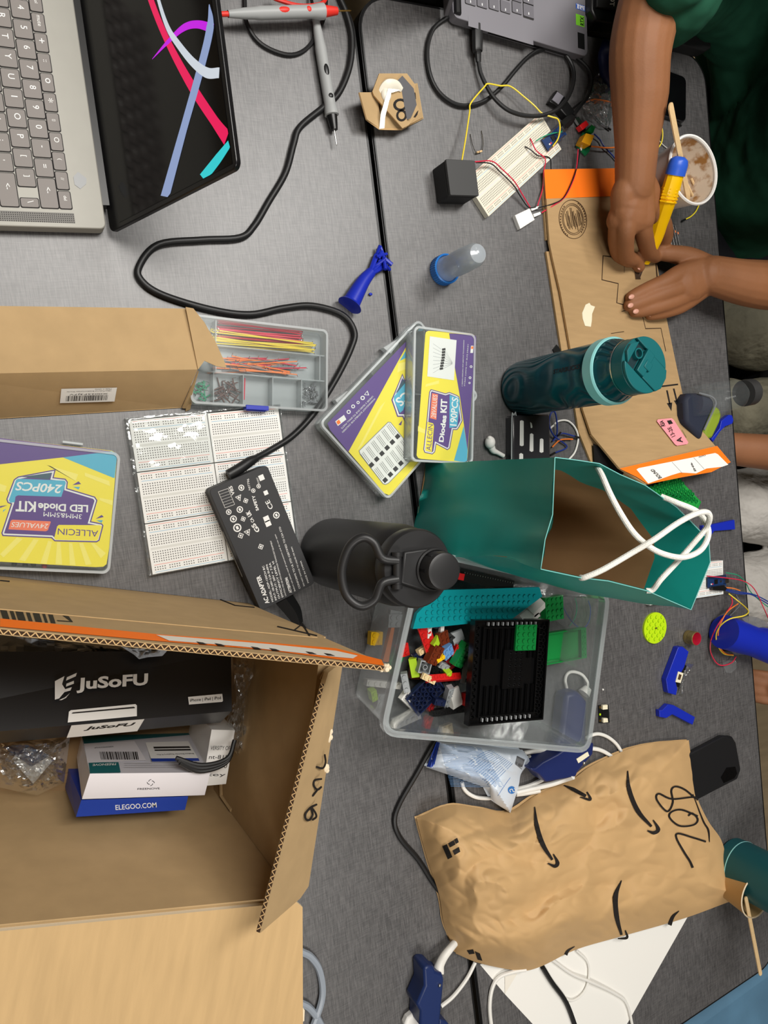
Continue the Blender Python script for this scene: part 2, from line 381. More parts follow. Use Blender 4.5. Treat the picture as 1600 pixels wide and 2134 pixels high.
# the lid leans back from the hinge
hb = lp(228, 473, 12); TH = 195.0; t0 = lp(447, 0, TH); t1 = lp(496, 350, TH)
yl = 4.0; v_ = Vector((0, (t0.y + t1.y) / 2 - yl, TH - 10)); LL = v_.length; v_.normalize(); nrm = Vector((1, 0, 0)).cross(v_)
SM = Matrix((Vector((1, 0, 0)), v_, nrm)).transposed().to_4x4(); SM.translation = Vector((0, yl, 10))
xr = t1.x
M('screen', (6, 6, 8), 0.12, spec=0.4); M('lid', (16, 16, 18), 0.3)
MB().prism(rr(345, LL, 7, xr - 172.5, LL / 2), -5.5, 0, 'lid', T=SM).build('lid', lap, bevel=1)
for nm, cc in (('scr_red', (232, 24, 92)), ('scr_blue', (140, 160, 205)), ('scr_mag', (196, 30, 230)), ('scr_cyan', (50, 205, 215)), ('scr_white', (205, 215, 228))):
    M(nm, cc, 0.3, emit=0.5)
sc = MB(); sx0, sx1, sy0, sy1 = xr - 341, xr - 5, 19, LL - 5
sc.add([(sx0, sy0, 0.3), (sx1, sy0, 0.3), (sx1, sy1, 0.3), (sx0, sy1, 0.3)], [(0, 1, 2, 3)], 'screen', SM)
SI = (LM @ SM).inverted()
def onscreen(x, y):
    o = Vector((0, 0, CAMH + TZ)); r = ROT @ Vector(((x - 800) / FPX, -(y - 1067) / FPX, -1.0))
    a = SI @ o; d = SI.to_3x3() @ r; t = -a.z / d.z; q = a + d * t
    return (min(max(q.x, sx0), sx1), min(max(q.y, sy0), sy1))
def ribbon(cl, ws, m, z):
    P = [Vector((*onscreen(*p), 0)) for p in kc(cl)]; P = smooth(P, 8); n = len(P); v = []
    for i, p in enumerate(P):
        d = (P[min(i + 1, n - 1)] - P[max(i - 1, 0)]).normalized(); t = i / (n - 1) * (len(ws) - 1); a = min(int(t), len(ws) - 2); w = ws[a] + (ws[a + 1] - ws[a]) * (t - a)
        q = Vector((-d.y, d.x, 0)) * w / 2
        for s_ in (1, -1):
            e = p + q * s_; v.append((min(max(e.x, sx0), sx1), min(max(e.y, sy0), sy1), z))
    sc.add(v, [(2 * i, 2 * i + 1, 2 * i + 3, 2 * i + 2) for i in range(n - 1)], m, SM)
ribbon([(880, -300), (970, 0), (1080, 270), (1230, 550), (1380, 780), (1460, 890)], (7, 7, 7, 9, 9, 12), 'scr_red', 0.5)
ribbon([(960, -250), (1020, 0), (1080, 180), (1150, 290), (1240, 400), (1330, 468), (1410, 468)], (5, 4, 5, 6, 7, 8, 8), 'scr_white', 0.7)
ribbon([(980, 380), (1080, 270), (1180, 180), (1270, 158), (1370, 185)], (0.5, 4, 6, 6, 7), 'scr_mag', 0.6)
ribbon([(1345, 30), (1350, 180), (1290, 440), (1180, 830), (1060, 1290)], (1, 10, 10, 10, 13), 'scr_blue', 0.65)
ribbon([(1475, 920), (1400, 1020), (1300, 1165)], (6, 9, 10), 'scr_cyan', 0.55)
sc.build('screen', lap, flat=True)

# ---------------------------------------------------------------- test probes
M('probe_gray', (158, 160, 160), 0.45); M('probe_red', (220, 50, 40), 0.45)
def probe(a, b, h, name, colr, label, lead):
    A, B = W(*a, h), W(*b, h); L = (B - A).length; d = (B - A).normalized(); z = Vector((0, 0, 1)); z = (z - d * z.dot(d)).normalized(); y = z.cross(d)
    m = Matrix((d, y, z)).transposed().to_4x4(); m.translation = A
    t = thing('test_probe', label, 'probe', m)
    R = Matrix.Rotation(math.radians(90), 4, 'Y')
    body = [(3.6, 0), (4.4, L * 0.05), (5.4, L * 0.12), (6, L * 0.2), (6.8, L * 0.24), (6.8, L * 0.66), (7.2, L * 0.68), (8.4, L * 0.73), (8.4, L * 0.755), (6.4, L * 0.76)]
    MB().lathe(body, 'probe_gray', R, 20).build('handle', t)
    MB().lathe([(2.6, -L * 0.07), (2.8, 0.5), (0, 0.6)], colr, R, 14).build('strain_relief', t)
    g_ = MB(); g_.ball((L * 0.42, 0, 5.2), 1, colr, sc=(9, 3.4, 2.2)); g_.ball((L * 0.62, 0, 6.2), 1, colr, sc=(3, 3, 1.2)); g_.build('grip_inlay', t)
    MB().lathe([(6.2, L * 0.757), (5.8, L * 0.79), (4.2, L * 0.87), (0, L * 0.872)], colr, R, 18).build('collar', t)
    MB().lathe([(0.9, L * 0.87), (0.9, L * 0.98), (0, L)], 'gold' if colr == 'probe_red' else 'steel', R, 8).build('tip', t)
    MB().tube([W(*p) for p in lead], 1.9 if colr == 'black' else 2.2, colr, seg=8).build('lead', t, world=True)
probe((475, 29), (733, 22), 22, 'red', 'probe_red', 'grey multimeter probe with red collar and red grip, lying across the other probe',
      [(470, 30, 21), (440, 28, 16), (425, 10, 4), (450, -25, 3), (540, -40, 3), (640, -30, 3)])
probe((657, 36), (702, 305), 8, 'black', 'black', 'grey multimeter probe with black collar, pointing down the photo across the thick cord',
      [(656, 34, 9), (650, 5, 8), (640, -30, 3), (600, -60, 3)])
MB().tube([W(565, -8, 12), W(580, 0, 12), W(625, 12, 14), W(668, 8, 12), W(682, -8, 8), W(700, -40, 6)], 2.2, 'probe_red', seg=8).build('red_cable', label='loop of red test lead at the top edge between the laptop and the table corner', cat='cable')
MB().tube([W(510, -30, 3), W(510, 0, 3), W(515, 50, 3), (W(545, 92, 3)), W(600, 114, 3), W(640, 100, 3), W(668, 55, 3), W(678, 20, 3), W(680, -30, 3)], 2.3, 'black_rubber', seg=8).build('black_cable', label='thin black looped lead passing under the grey test probes', cat='cable')

# ---------------------------------------------------------------- power adapter with its thick cord
AM = fpx((556, 968), (657, 1215), 30, base=0)   # long edge away from the camera, x runs down the photo
A0, A1, A3 = W(556, 968, 30), W(657, 1215, 30), W(432, 1022, 30)
aL = (A1 - A0).length; aW = 70.0
ad = thing('power_adapter', 'black laptop power brick printed with white certification marks, lying on the white breadboards', 'power adapter', AM)
M('adapter', (44, 44, 46), 0.55, bump=0.1, bscale=900)
b_ = MB(); o1 = rr(aL, aW, 5, aL / 2, -aW / 2, 4); o2 = rr(aL - 1, aW - 1, 5, aL / 2, -aW / 2, 4)
b_.prism(o1, 9.5, 17, 'adapter'); b_.prism(o2, 17, 17.8, 'black'); b_.prism(o1, 17.8, 30, 'adapter', mt='adapter'); b_.build('body', ad, bevel=1.2)
w_ = MB(); AI = AM.inverted(); ac = crop(260, 840, 3.81)
def aq(x, y): return AI @ W(*ac([(x, y)])[0], 30.2)
def atext(s, x0, y0, x1, y1, hpx, bold=0.0):   # baseline from crop pixel 0 to crop pixel 1
    p, q = aq(x0, y0), aq(x1, y1); d = (q - p); L_ = d.length; d.normalize(); T = Matrix((d, Vector((-d.y, d.x, 0)), Vector((0, 0, 1)))).transposed().to_4x4(); T.translation = Vector((p.x, p.y, 30.2))
    w_.text(s, T, L_, hpx / 3.81 / 1.75, 'white', z=0.05, bold=bold)
atext('AC ADAPTER', 1150, 1585, 1075, 1365, 34, 0.03)
for k, s_ in enumerate(['MODEL: ADP-150CH BC', 'INPUT: 100-240V~2.3A 50-60Hz', 'OUTPUT: 20V = 7.5A', 'EFFICIENCY LEVEL VI']):
    atext(s_, 1182 + 26 * k, 1575 - 12 * k, 1105 + 26 * k, 1290 - 12 * k, 15, 0.01)
atext('CAUTION: FOR USE WITH INFORMATION TECHNOLOGY EQUIPMENT', 1285, 1530, 1165, 1090, 13)
atext('ATTENTION:', 1328, 1502, 1290, 1380, 22, 0.03)
atext('Before use please read all instructions and do not open', 1358, 1490, 1200, 1040, 13)
atext('CONFORMS TO UL STD CERTIFIED TO CSA STD', 1395, 1470, 1235, 980, 14)
atext('DO NOT EXPOSE TO LIQUID OR RAIN', 1430, 1450, 1330, 1140, 12); atext('MADE IN CHINA', 1462, 1425, 1400, 1250, 12)
atext('V85', 875, 725, 850, 655, 26, 0.02); atext('CE', 1180, 830, 1145, 765, 36, 0.01); atext('SAFETY', 1065, 850, 1030, 730, 22, 0.03)
atext('NI7796', 1000, 690, 985, 600, 16); atext('UK', 1010, 890, 990, 850, 34, 0.04); atext('GS', 1075, 1010, 1030, 950, 34, 0.03)
atext('CA', 1030, 940, 1012, 905, 24, 0.02); atext('R33057', 1070, 640, 1055, 590, 12)
for (x, y, r) in ((925, 672, 3.3), (913, 845, 3.6), (862, 920, 3.8), (893, 990, 4.6), (1203, 890, 3.8), (1020, 695, 2.4), (1062, 660, 2.4), (825, 865, 3.0)):
    p = aq(x, y); w_.ring([(p.x + r * math.cos(a * .4), p.y + r * math.sin(a * .4)) for a in range(16)], [(p.x + r * .7 * math.cos(a * .4), p.y + r * .7 * math.sin(a * .4)) for a in range(16)], 30.1, 30.25, 'white')
    w_.box(p.x - r * .4, p.x + r * .4, p.y - r * .3, p.y + r * .3, 30.1, 30.25, 'white')
for (x, y, r) in ((975, 1025, 4.5), (905, 750, 4.2), (960, 775, 3.2), (940, 920, 3.2), (1080, 1140, 3.5), (920, 1052, 3.6)):
    p = aq(x, y); n_ = 3 if r > 4.1 else 4
    oo = [(p.x + r * math.cos(a * 6.283 / n_), p.y + r * math.sin(a * 6.283 / n_)) for a in range(n_)]; ii = [((a - p.x) * .72 + p.x, (b2 - p.y) * .72 + p.y) for a, b2 in oo]
    w_.ring(oo, ii, 30.1, 30.25, 'white'); w_.box(p.x - 1, p.x + 1, p.y - 1, p.y + 1, 30.1, 30.25, 'white')
for (x, y, r) in ((1125, 920, 3.2), (1137, 955, 3.2), (1120, 712, 2.4), (1085, 592, 3.0)):
    p = aq(x, y); w_.box(p.x - r, p.x + r, p.y - r, p.y + r, 30.1, 30.25, 'white')
cr_ = [aq(742, 705), aq(820, 678), aq(872, 805), aq(795, 832)]
for i in range(4):
    w_.tube([cr_[i], cr_[(i + 1) % 4]], 0.25, 'white', sm=0, seg=4)
for k in range(1, 6):
    a_ = cr_[0].lerp(cr_[3], k / 6); b2 = cr_[1].lerp(cr_[2], k / 6); w_.tube([a_, b2], 0.16, 'white', sm=0, seg=4)
w_.build('printed_marks', ad, label='white printed certification marks and text')
MB().box(50, 105, -aW - 0.4, -aW + 0.2, 12, 15, 'grayplastic').build('side_slot', ad)
pl = MB(); pl.tube([W(476, 990, 22), W(500, 976, 22), W(520, 962, 20), W(534, 955, 18)], [6, 6, 5.6, 4.2], 'black_rubber', seg=14, sm=3, flat=0.9); pl.build('plug_boot', ad, world=True)
cordpts = [(526, 958, 18), (560, 940, 12), (610, 908, 8), (655, 860, 8), (700, 790, 5), (732, 725, 5), (738, 690, 5), (712, 655, 4), (650, 637, 4), (590, 642, 4), (520, 655, 4), (440, 645, 4), (340, 615, 4), (295, 585, 4), (290, 555, 4), (330, 510, 4), (420, 500, 4), (500, 495, 4),
           (530, 470, 4), (560, 420, 4), (595, 360, 4), (612, 300, 4), (625, 265, 4), (672, 225, 4), (705, 195, 4), (728, 140, 4), (733, 80, 4), (722, 30, 4), (705, -10, 3), (690, -60, 3)]
MB().tube([W(*p) for p in cordpts], 3.7, 'black_rubber', seg=12).build('cord', ad, world=True, label='thick black cord snaking across the grey table')
k_ = MB(); k_.tube([W(590, 1245, 20), W(612, 1275, 18), W(622, 1300, 16)], [11, 9.5, 6], 'black_rubber', seg=4, sm=3, flat=0.7); k_.tube([W(618, 1296, 16), W(636, 1318, 10), W(650, 1345, 4), W(640, 1400, 4)], [4.4, 4, 3.6, 3.6], 'black_rubber', seg=12)
k_.build('mains_plug', ad, world=True)
# ---------------------------------------------------------------- long kraft box, pushed out of square, with a compartment case sliding out
F0 = W(0, 778, 48); F1 = W(412, 770, 48); KM = frame(F0, F1); KM.translation.z = TZ
kb = thing('cardboard_box', 'long plain kraft box with a barcode sticker, open end over the clear wire organiser', 'box', KM)
LX = (F1 - F0).length; BXL = -60.0; HB = 48.0
K = MB(); th = 1.5
def kbx(x): return x
# top, slanted near side, far side, bottom
K.sheet([(BXL, 61, HB - 3), (BXL, 0, HB), (LX, 0, HB), (LX - 4, 62, HB - 3)], th, 'kraft')
K.sheet([(BXL, 0, HB), (BXL, -38, 1), (LX - 10, -34, 1), (LX, 0, HB)], th, 'kraft')
K.sheet([(BXL, 62, 1), (BXL, 61, HB - 3), (LX - 4, 62, HB - 3), (LX - 6, 63, 1)], th, 'kraft')
K.sheet([(BXL, -38, 1.6), (BXL, 62, 1.6), (LX - 6, 62, 1.6), (LX - 10, -34, 1.6)][::-1], 1.2, 'kraft')
K.sheet([(BXL, -38, 1), (BXL, 0, HB), (BXL, 61, HB - 3), (BXL, 62, 1)], th, 'kraft')
K.build('box_body', kb, ang=20)
KI = KM.inverted()
fl_ = MB(); pts = [KI @ W(*p) for p in [(386, 640, 48), (402, 643, 50), (425, 672, 50), (448, 712, 47), (466, 752, 43), (471, 766, 42), (452, 764, 42), (425, 752, 45), (412, 770, 48)]]
fl_.sheet(pts, th, 'kraft'); fl_.build('end_flap', kb, ang=20)
fl_ = MB(); pts = [KI @ W(*p) for p in [(412, 772, 46), (402, 802, 24), (397, 842, 4), (390, 850, 3)]]
fl_.sheet([pts[0], pts[1], pts[2], pts[3], (LX - 10, -34, 4)], th, 'kraft'); fl_.sheet([KI @ W(*p) for p in [(388, 846, 6), (398, 840, 10), (396, 852, 2), (386, 856, 1)]], 1, 'kraft'); fl_.build('torn_flap', kb)
lb = MB(); bc = crop(0, 600, 2.2857); B0, B1 = Vector((BXL, 0, HB)), Vector((BXL, -38, 1)); n_ = (Vector((1, 0, 0)).cross((B0 - B1).normalized())).normalized()
SLM = Matrix((Vector((1, 0, 0)), (B0 - B1).normalized(), n_)).transposed().to_4x4(); SLM.translation = Vector((0, -38, 1))
if n_.y > 0: print('flip')
def onslant(x, y):
    I = (KM @ SLM).inverted(); o = I @ Vector((0, 0, CAMH + TZ)); d = I.to_3x3() @ (ROT @ Vector(((x - 800) / FPX, -(y - 1067) / FPX, -1.0))); t = -o.z / d.z; return o + d * t
q = [onslant(*p) for p in bc([(285, 548), (545, 540), (557, 474), (292, 480)])]
lb.add([v + Vector((0, 0, 0.25)) for v in q], [(0, 1, 2, 3)], 'white', SLM)
def lerp4(u, v, z=0.4): return (q[0] * (1 - u) * (1 - v) + q[1] * u * (1 - v) + q[2] * u * v + q[3] * (1 - u) * v) + Vector((0, 0, z))
u = 0.1; rnd = random.Random(3)
while u < 0.86:
    w = rnd.choice((0.006, 0.006, 0.012, 0.018)); lb.add([lerp4(u, 0.12), lerp4(u + w, 0.12), lerp4(u + w, 0.5), lerp4(u, 0.5)], [(0, 1, 2, 3)], 'ink', SLM); u += w + rnd.choice((0.006, 0.01, 0.014))
v, f, a = textmesh('X0025F3J7V'); lb.add([lerp4(0.85 - 0.7 * p[0], 0.66 - 0.12 * p[1]) for p in v], f, 'ink', SLM)
v, f, a = textmesh('140pcs Preformed Breadboard Jumper Wire Kit'); lb.add([lerp4(0.9 - 0.8 * p[0], 0.84 - 0.08 * p[1]) for p in v], f, 'ink', SLM)
v, f, a = textmesh('Made in China'); lb.add([lerp4(0.9 - 0.3 * p[0], 0.95 - 0.07 * p[1]) for p in v], f, 'ink', SLM)
lb.build('barcode_sticker', kb, label='white barcode sticker, upside down')

# clear organiser
M('case_pp', (205, 208, 210), 0.3, alpha=1); Mfilm('case_clear', (200, 204, 206), fac=0.36, rough=0.3, fres=.15, glossmix=.02)
cC = crop(380, 640, 5.0)
HC = 20.0
CA, CB = W(*cC([(1515, 240)])[0], HC), W(*cC([(1510, 1085)])[0], HC)      # right end, top then bottom
CM = frame(CB, CA); CM.translation.z = TZ                                # x runs up the photo, y to the left
CI = CM.inverted(); cw = (CA - CB).length; cl = 156.0
cs = thing('compartment_case', 'clear organiser of sorted jumper wires with a blue latch, half inside the long kraft box', 'organiser', CM)
def cp(x, y, h=HC): return CI @ W(*cC([(x, y)])[0], h)
o = rr(cw, cl, 6, cw / 2, cl / 2); i = rr(cw - 4, cl - 4, 5, cw / 2, cl / 2)
k = MB(); k.prism(o, 0.2, 1.6, 'case_clear'); k.ring(o, i, 1.6, HC - 1.5, 'case_clear'); k.build('tray', cs)
yd = cp(1450, 510, 14); yd2 = cp(1420, 770, 14)
rows_y = [(yd.x, yd2.x)]
d = MB(); d.box(yd.x - .7, yd.x + .7, 2, cl - 2, 1.6, 16, 'case_clear'); d.box(yd2.x - .7, yd2.x + .7, 2, cl - 2, 1.6, 16, 'case_clear')
dv = [cp(x, 850, 14).y for x in (1235, 935, 630, 320)]
for yy in dv: d.box(2, yd2.x, yy - .6, yy + .6, 1.6, 16, 'case_clear')
for yy in (cp(1425, 600, 14).y,): d.box(yd2.x, yd.x, yy - .6, yy + .6, 1.6, 16, 'case_clear')
for yy in (cp(345, 300, 14).y,): d.box(yd2.x, cw - 2, yy - .6, yy + .6, 1.6, 16, 'case_clear')
d.build('dividers', cs)
k = MB(); k.prism(i, HC - 1.4, HC - 0.4, 'clear_lid'); k.ring(rr(cw + 1, cl + 1, 6.5, cw / 2, cl / 2), i, HC - 1.5, HC, 'case_clear'); k.build('lid', cs)
lt = cp(780, 1060, HC); k = MB(); k.box(-3.5, 1.5, lt.y - 13, lt.y + 13, HC - 9, HC + 1, 'blue'); k.box(-4.5, -3.2, lt.y - 11, lt.y + 11, HC - 6, HC - 2, 'blue'); k.build('latch', cs, bevel=0.5, label='blue latch')
WIRE = {}
def staple(L, mat, name, r=0.75, leg=4.0):
    key_ = (round(L), mat)
    if key_ not in WIRE:
        m_ = MB(); m_.tube([(-L / 2, 0, 0), (L / 2, 0, 0)], r, mat, sm=0, seg=6); m_.tube([(-L / 2, 0, 0), (-L / 2, 0, leg)], 0.35, 'steel', sm=0, seg=4); m_.tube([(L / 2, 0, 0), (L / 2, 0, leg)], 0.35, 'steel', sm=0, seg=4)
        o_ = m_.build(name, origin=(0, 0, 0)); WIRE[key_] = o_; return o_, True
    return WIRE[key_], False
def put_wires(n, L, mat, name, label, group, cx, cy, sx, sy, ang, da, z0=2.6, zh=6, tilt=0.5):
    rn = random.Random(hash((n, round(L), cx)) if False else int(n * 31 + L * 7 + cx))
    for q_ in range(n):
        o_, first = staple(L, mat, name)
        c = o_ if first else o_.copy()
        if not first: SC.collection.objects.link(c)
        p = CI @ W(*cC([(cx, cy)])[0], 8); fx_, fy_ = rn.uniform(-1, 1), rn.uniform(-1, 1)
        loc = CM @ Vector((p.x + fy_ * sy, p.y + fx_ * sx, z0 + rn.random() * zh))
        m_ = Matrix.Rotation(math.atan2(CM[1][1], CM[0][1]) + math.radians(ang + rn.uniform(-da, da)), 4, 'Z') @ Matrix.Rotation(rn.uniform(-2, 2) * tilt, 4, 'X') @ Matrix.Rotation(rn.uniform(-.04, .04), 4, 'Y')
        m_.translation = loc / 1000; c.matrix_world = m_
        props(c, label, 'wire', group)
put_wires(24, 97, 'wire_red', 'jumper_wire', "long straight red jumper wire in the organiser's top compartment", 'red jumper wires in the organiser', 815, 290, 2, 9, 0, 2.2)
put_wires(16, 118, 'wire_yellow', 'jumper_wire', "long straight yellow jumper wire in the organiser's top compartment", 'yellow jumper wires in the organiser', 850, 380, 2, 7.5, 0, 2.5, z0=4, zh=8)
put_wires(18, 60, 'wire_orange', 'jumper_wire', "orange jumper wire tangled in the organiser's middle compartment", 'orange jumper wires in the organiser', 740, 620, 24, 7.5, 0, 9)
put_wires(8, 46, 'wire_red', 'jumper_wire', "short red jumper wire tangled in the organiser's middle compartment", 'short red jumper wires in the organiser', 900, 600, 24, 6, 0, 9)
put_wires(16, 50, 'wire_gray', 'jumper_wire', "grey jumper wire tangled in the organiser's middle compartment", 'grey jumper wires in the organiser', 800, 630, 22, 7, 0, 8)
M('wire_brown', (96, 66, 60), 0.5)
put_wires(24, 13, 'wire_brown', 'staple_wire', 'short brown staple wire in the organiser, second compartment from the blue latch', 'brown staple wires in the organiser', 460, 880, 11, 10, 0, 90, tilt=2)
put_wires(22, 8, 'wire_green', 'staple_wire', "short green staple wire in the organiser beside the kraft box's open end", 'green staple wires in the organiser', 180, 880, 10, 10, 0, 90, tilt=2)
put_wires(40, 5.5, 'wire_gray', 'staple_wire', "tiny grey staple wire in the organiser's bottom right compartment", 'grey staple wires in the organiser', 1340, 920, 9, 11, 0, 90, tilt=2)
put_wires(1, 24, 'wire_red', 'jumper_wire', 'single red wire alone in an otherwise empty organiser compartment', None, 650, 850, 0.1, 0.1, 88, 1)

# ---------------------------------------------------------------- six white breadboards shrink-wrapped together
M('bb', (232, 232, 228), 0.5); M('bb_hole', (92, 90, 88), 0.8); M('bb_red', (224, 150, 140), 0.5); M('bb_blue', (150, 190, 215), 0.5); M('bb_trench', (214, 214, 208), 0.6)
def breadboard(L, Wd, H, ncol, name='breadboard'):
    b = MB(); b.box(0, L, 0, Wd, 0, H, 'bb')
    b.box(2, L - 2, Wd / 2 - 1.3, Wd / 2 + 1.3, H, H + 0.04, 'bb_trench')
    s = 2.54; x0 = (L - (ncol - 1) * s) / 2
    hv = []; hf = []
    def hole(x, y):
        n = len(hv); r = 0.55; hv.extend([(x - r, y - r, H + .08), (x + r, y - r, H + .08), (x + r, y + r, H + .08), (x - r, y + r, H + .08)]); hf.append((n, n + 1, n + 2, n + 3))
    for c in range(ncol):
        for r_ in range(5):
            hole(x0 + c * s, Wd / 2 + 3.8 + r_ * s); hole(x0 + c * s, Wd / 2 - 3.8 - r_ * s)
        if c % 6 != 5:
            for e in (0, 1):
                hole(x0 + c * s, Wd - 4.2 - e * s); hole(x0 + c * s, 4.2 + e * s)
    b.add(hv, hf, 'bb_hole')
    for y, m_ in ((Wd - 1.7, 'bb_red'), (Wd - 9.3, 'bb_blue'), (1.7, 'bb_blue'), (9.3, 'bb_red')): b.box(3, L - 3, y - .3, y + .3, H, H + .05, m_)
    return b
bbt = breadboard(81, 53.3, 8.5, 30)
BA, BB_ = W(318, 1197, 9), W(474, 1168, 9)
BM = frame(BA, BB_); BM.translation.z = TZ
proto = None
names = [('bottom left', 0, 0), ('bottom right', 1, 0), ('middle left', 0, 1), ('middle right', 1, 1), ('top left', 0, 2), ('top right', 1, 2)]
extra = {'bottom left': 'nearest the open shipping box', 'bottom right': 'mostly under the power brick', 'middle left': 'left of the power brick corner', 'middle right': 'behind the power brick plug',
         'top left': 'under the creased shiny wrap', 'top right': 'nearest the blue latch'}
for nm, cx, cy in names:
    m_ = BM @ Matrix.Translation((cx * 82, cy * 54.3, 1.0))
    if proto is None: proto = bbt.build('breadboard', origin=(0, 0, 0)); o_ = proto
    else: o_ = proto.copy(); SC.collection.objects.link(o_)
    o_.matrix_world = tomet(m_); props(o_, f'white breadboard, {nm} of the wrapped block of six, {extra[nm]}', 'breadboard', 'wrapped breadboards')
def crinkle(x, y, s, a): return a * (noise.noise(Vector((x * s, y * s, 1.3))) + 0.5 * abs(noise.noise(Vector((x * s * 2.3, y * s * 2.3, 4.1)))))
k = MB()
k.grid(50, 34, lambda u, v: (-1 + u * 84, 107 + v * 57, 10.6 + 1.6 * abs(crinkle(u * 84, v * 57, .05, 1)) + (0 if 0.03 < u < 0.97 and 0.03 < v < 0.97 else -1.0)), 'clear_wrap')
k.ring([(-3, -1), (166, -1), (166, 165), (-3, 165)], [(-1, 0), (165, 0), (165, 163.5), (-1, 163.5)], 0.3, 10.0, 'clear_bag')
k.build('plastic_wrap', None, world=False, origin=(0, 0, 0)).matrix_world = tomet(BM)
wr = SC.objects['plastic_wrap']; props(wr, 'clear crinkled plastic wrap over the top left of the white breadboard block', 'plastic wrap')

# ---------------------------------------------------------------- clear component boxes with printed yellow and purple inserts
def kitbox(cor, H, label, inset, name='component_box', far=None):
    # cor: three pixel corners (origin, +x, +y) of the lid at height H
    A, B, C = W(*cor[0], H), W(*cor[1], H), W(*cor[2], H)
    m_ = frame(A, B); y = m_.col[1].to_3d(); L = (B - A).length; Wd = (C - A).dot(y); m_.translation.z = TZ
    if far: L = far
    t = thing(name, label, 'component box', m_, None)
    if Wd < 0: m_ = m_
    w = abs(Wd); cy = Wd / 2
    o = rr(L, w, 7, L / 2, cy, 6); i = rr(L - 4, w - 4, 5.5, L / 2, cy, 6); oo = rr(L + 1.2, w + 1.2, 7.5, L / 2, cy, 6)
    k = MB(); k.prism(o, 0.3, 1.8, 'clear'); k.ring(o, i, 1.8, H - 5, 'clear'); k.build('tray', t)
    k = MB(); k.prism(i, H - 0.9, H - 0.2, 'clear_lid'); k.ring(oo, i, H - 6, H, 'clear_edge'); k.build('lid', t)
    k = MB()
    for j in range(1, 6): k.box(L * j / 6 - .5, L * j / 6 + .5, cy - w / 2 + 3, cy + w / 2 - 3, 1.8, H - 4, 'clear')
    k.box(4, L - 4, cy - .5, cy + .5, 1.8, H - 4, 'clear'); k.build('dividers', t)
    return t, m_, L, Wd
def ray_poly(mb, pts, h, m): mb.ppx(pts, h, m)
# LED kit on the left edge
c1 = crop(0, 880, 5.714)
kb1, m1, L1, W1 = kitbox([c1([(1300, 1800)])[0], c1([(1430, 370)])[0], (-330, 1160)], 20, 'yellow and purple LED diode kit box, cut off by the left edge of the photo', 4)
b = MB(); H1 = 18.6
def P1(pts, m, dz=0): b.ppx(c1(pts), H1 + dz, m)
P1([(-900, 100), (-900, 1620), (0, 1660), (1130, 1725), (1230, 1720), (1268, 1690), (1300, 1500), (1390, 430), (1385, 370), (1330, 340), (0, 190)], 'yellow')
P1([(-900, 100), (-900, 640), (0, 500), (750, 418), (1130, 375), (1330, 345), (0, 190)], 'purple', .1)
P1([(750, 418), (1350, 662), (1365, 660), (1390, 430), (1385, 370), (1330, 345)], 'sky', .12)
for q_ in ([(0, 1570), (40, 1610), (270, 1390), (200, 1370)], [(225, 1640), (300, 1655), (460, 1400), (400, 1390)], [(480, 1680), (555, 1690), (620, 1425), (575, 1410)], [(660, 1690), (740, 1695), (720, 1430), (680, 1430)],
           [(830, 1700), (900, 1705), (860, 1440), (820, 1440)], [(1020, 1700), (1090, 1690), (990, 1440), (940, 1440)], [(1200, 1620), (1260, 1560), (1120, 1440), (1080, 1440)], [(560, 180 + 330), (930, 620), (900, 700), (600, 520)], [(1010, 600), (1300, 700), (1310, 760), (1010, 640)],
           [(1180, 900), (1340, 930), (1340, 990), (1190, 930)], [(-100, 700), (80, 760), (60, 830), (-100, 800)]): P1(q_, 'yellow_light', .14)
badge = [(15, 1320), (30, 1355), (610, 1380), (650, 1418), (1150, 1430), (1185, 1410), (1232, 1230), (1215, 1205), (1085, 1180), (1160, 930), (1130, 885), (800, 785), (808, 710), (780, 672), (640, 655), (665, 560), (215, 645), (165, 680), (75, 915), (90, 960), (130, 975)]
def shrink(pts, d):
    n = len(pts); out = []
    ar = sum(pts[i][0] * pts[(i + 1) % n][1] - pts[(i + 1) % n][0] * pts[i][1] for i in range(n)); s_ = 1 if ar > 0 else -1
    for i in range(n):
        a, p, c = Vector(pts[i - 1]), Vector(pts[i]), Vector(pts[(i + 1) % n]); e1 = (p - a).normalized(); e2 = (c - p).normalized()
        n1 = Vector((-e1.y, e1.x)) * s_; n2 = Vector((-e2.y, e2.x)) * s_; nb = (n1 + n2); L_ = max(nb.length_squared / 2, 0.5); out.append(tuple(p + nb / L_ * d))
    return out
P1(badge, 'purple', .2); P1(shrink(badge, 14), 'white', .24); P1(shrink(badge, 32), 'purple', .28)
P1([(255, 650), (615, 600), (585, 680)], 'dteal', .3)
P1([(105, 930), (125, 960), (175, 950), (185, 885), (215, 870), (730, 888), (785, 720), (770, 695), (215, 672), (190, 690)], 'sky', .34)
P1([(100, 1275), (545, 1298), (570, 1285), (605, 1190), (600, 1180), (145, 1160), (125, 1175)], 'salmon', .34)
P1([(645, 1380), (665, 1400), (1140, 1412), (1165, 1400), (1215, 1240), (1190, 1225), (700, 1222), (680, 1240)], 'yellow', .36)
for q_ in ([(862, 748), (935, 703), (965, 735)], [(1138, 1150), (1210, 1103), (1235, 1128)], [(0, 1020), (0, 998), (85, 988)]): P1(q_, 'purple', .2)
for q_ in ([(870, 768), (952, 770), (935, 800)], [(1148, 1168), (1225, 1165), (1210, 1198)], [(35, 1070), (75, 1030), (40, 1045)]): P1(q_, 'sky', .2)
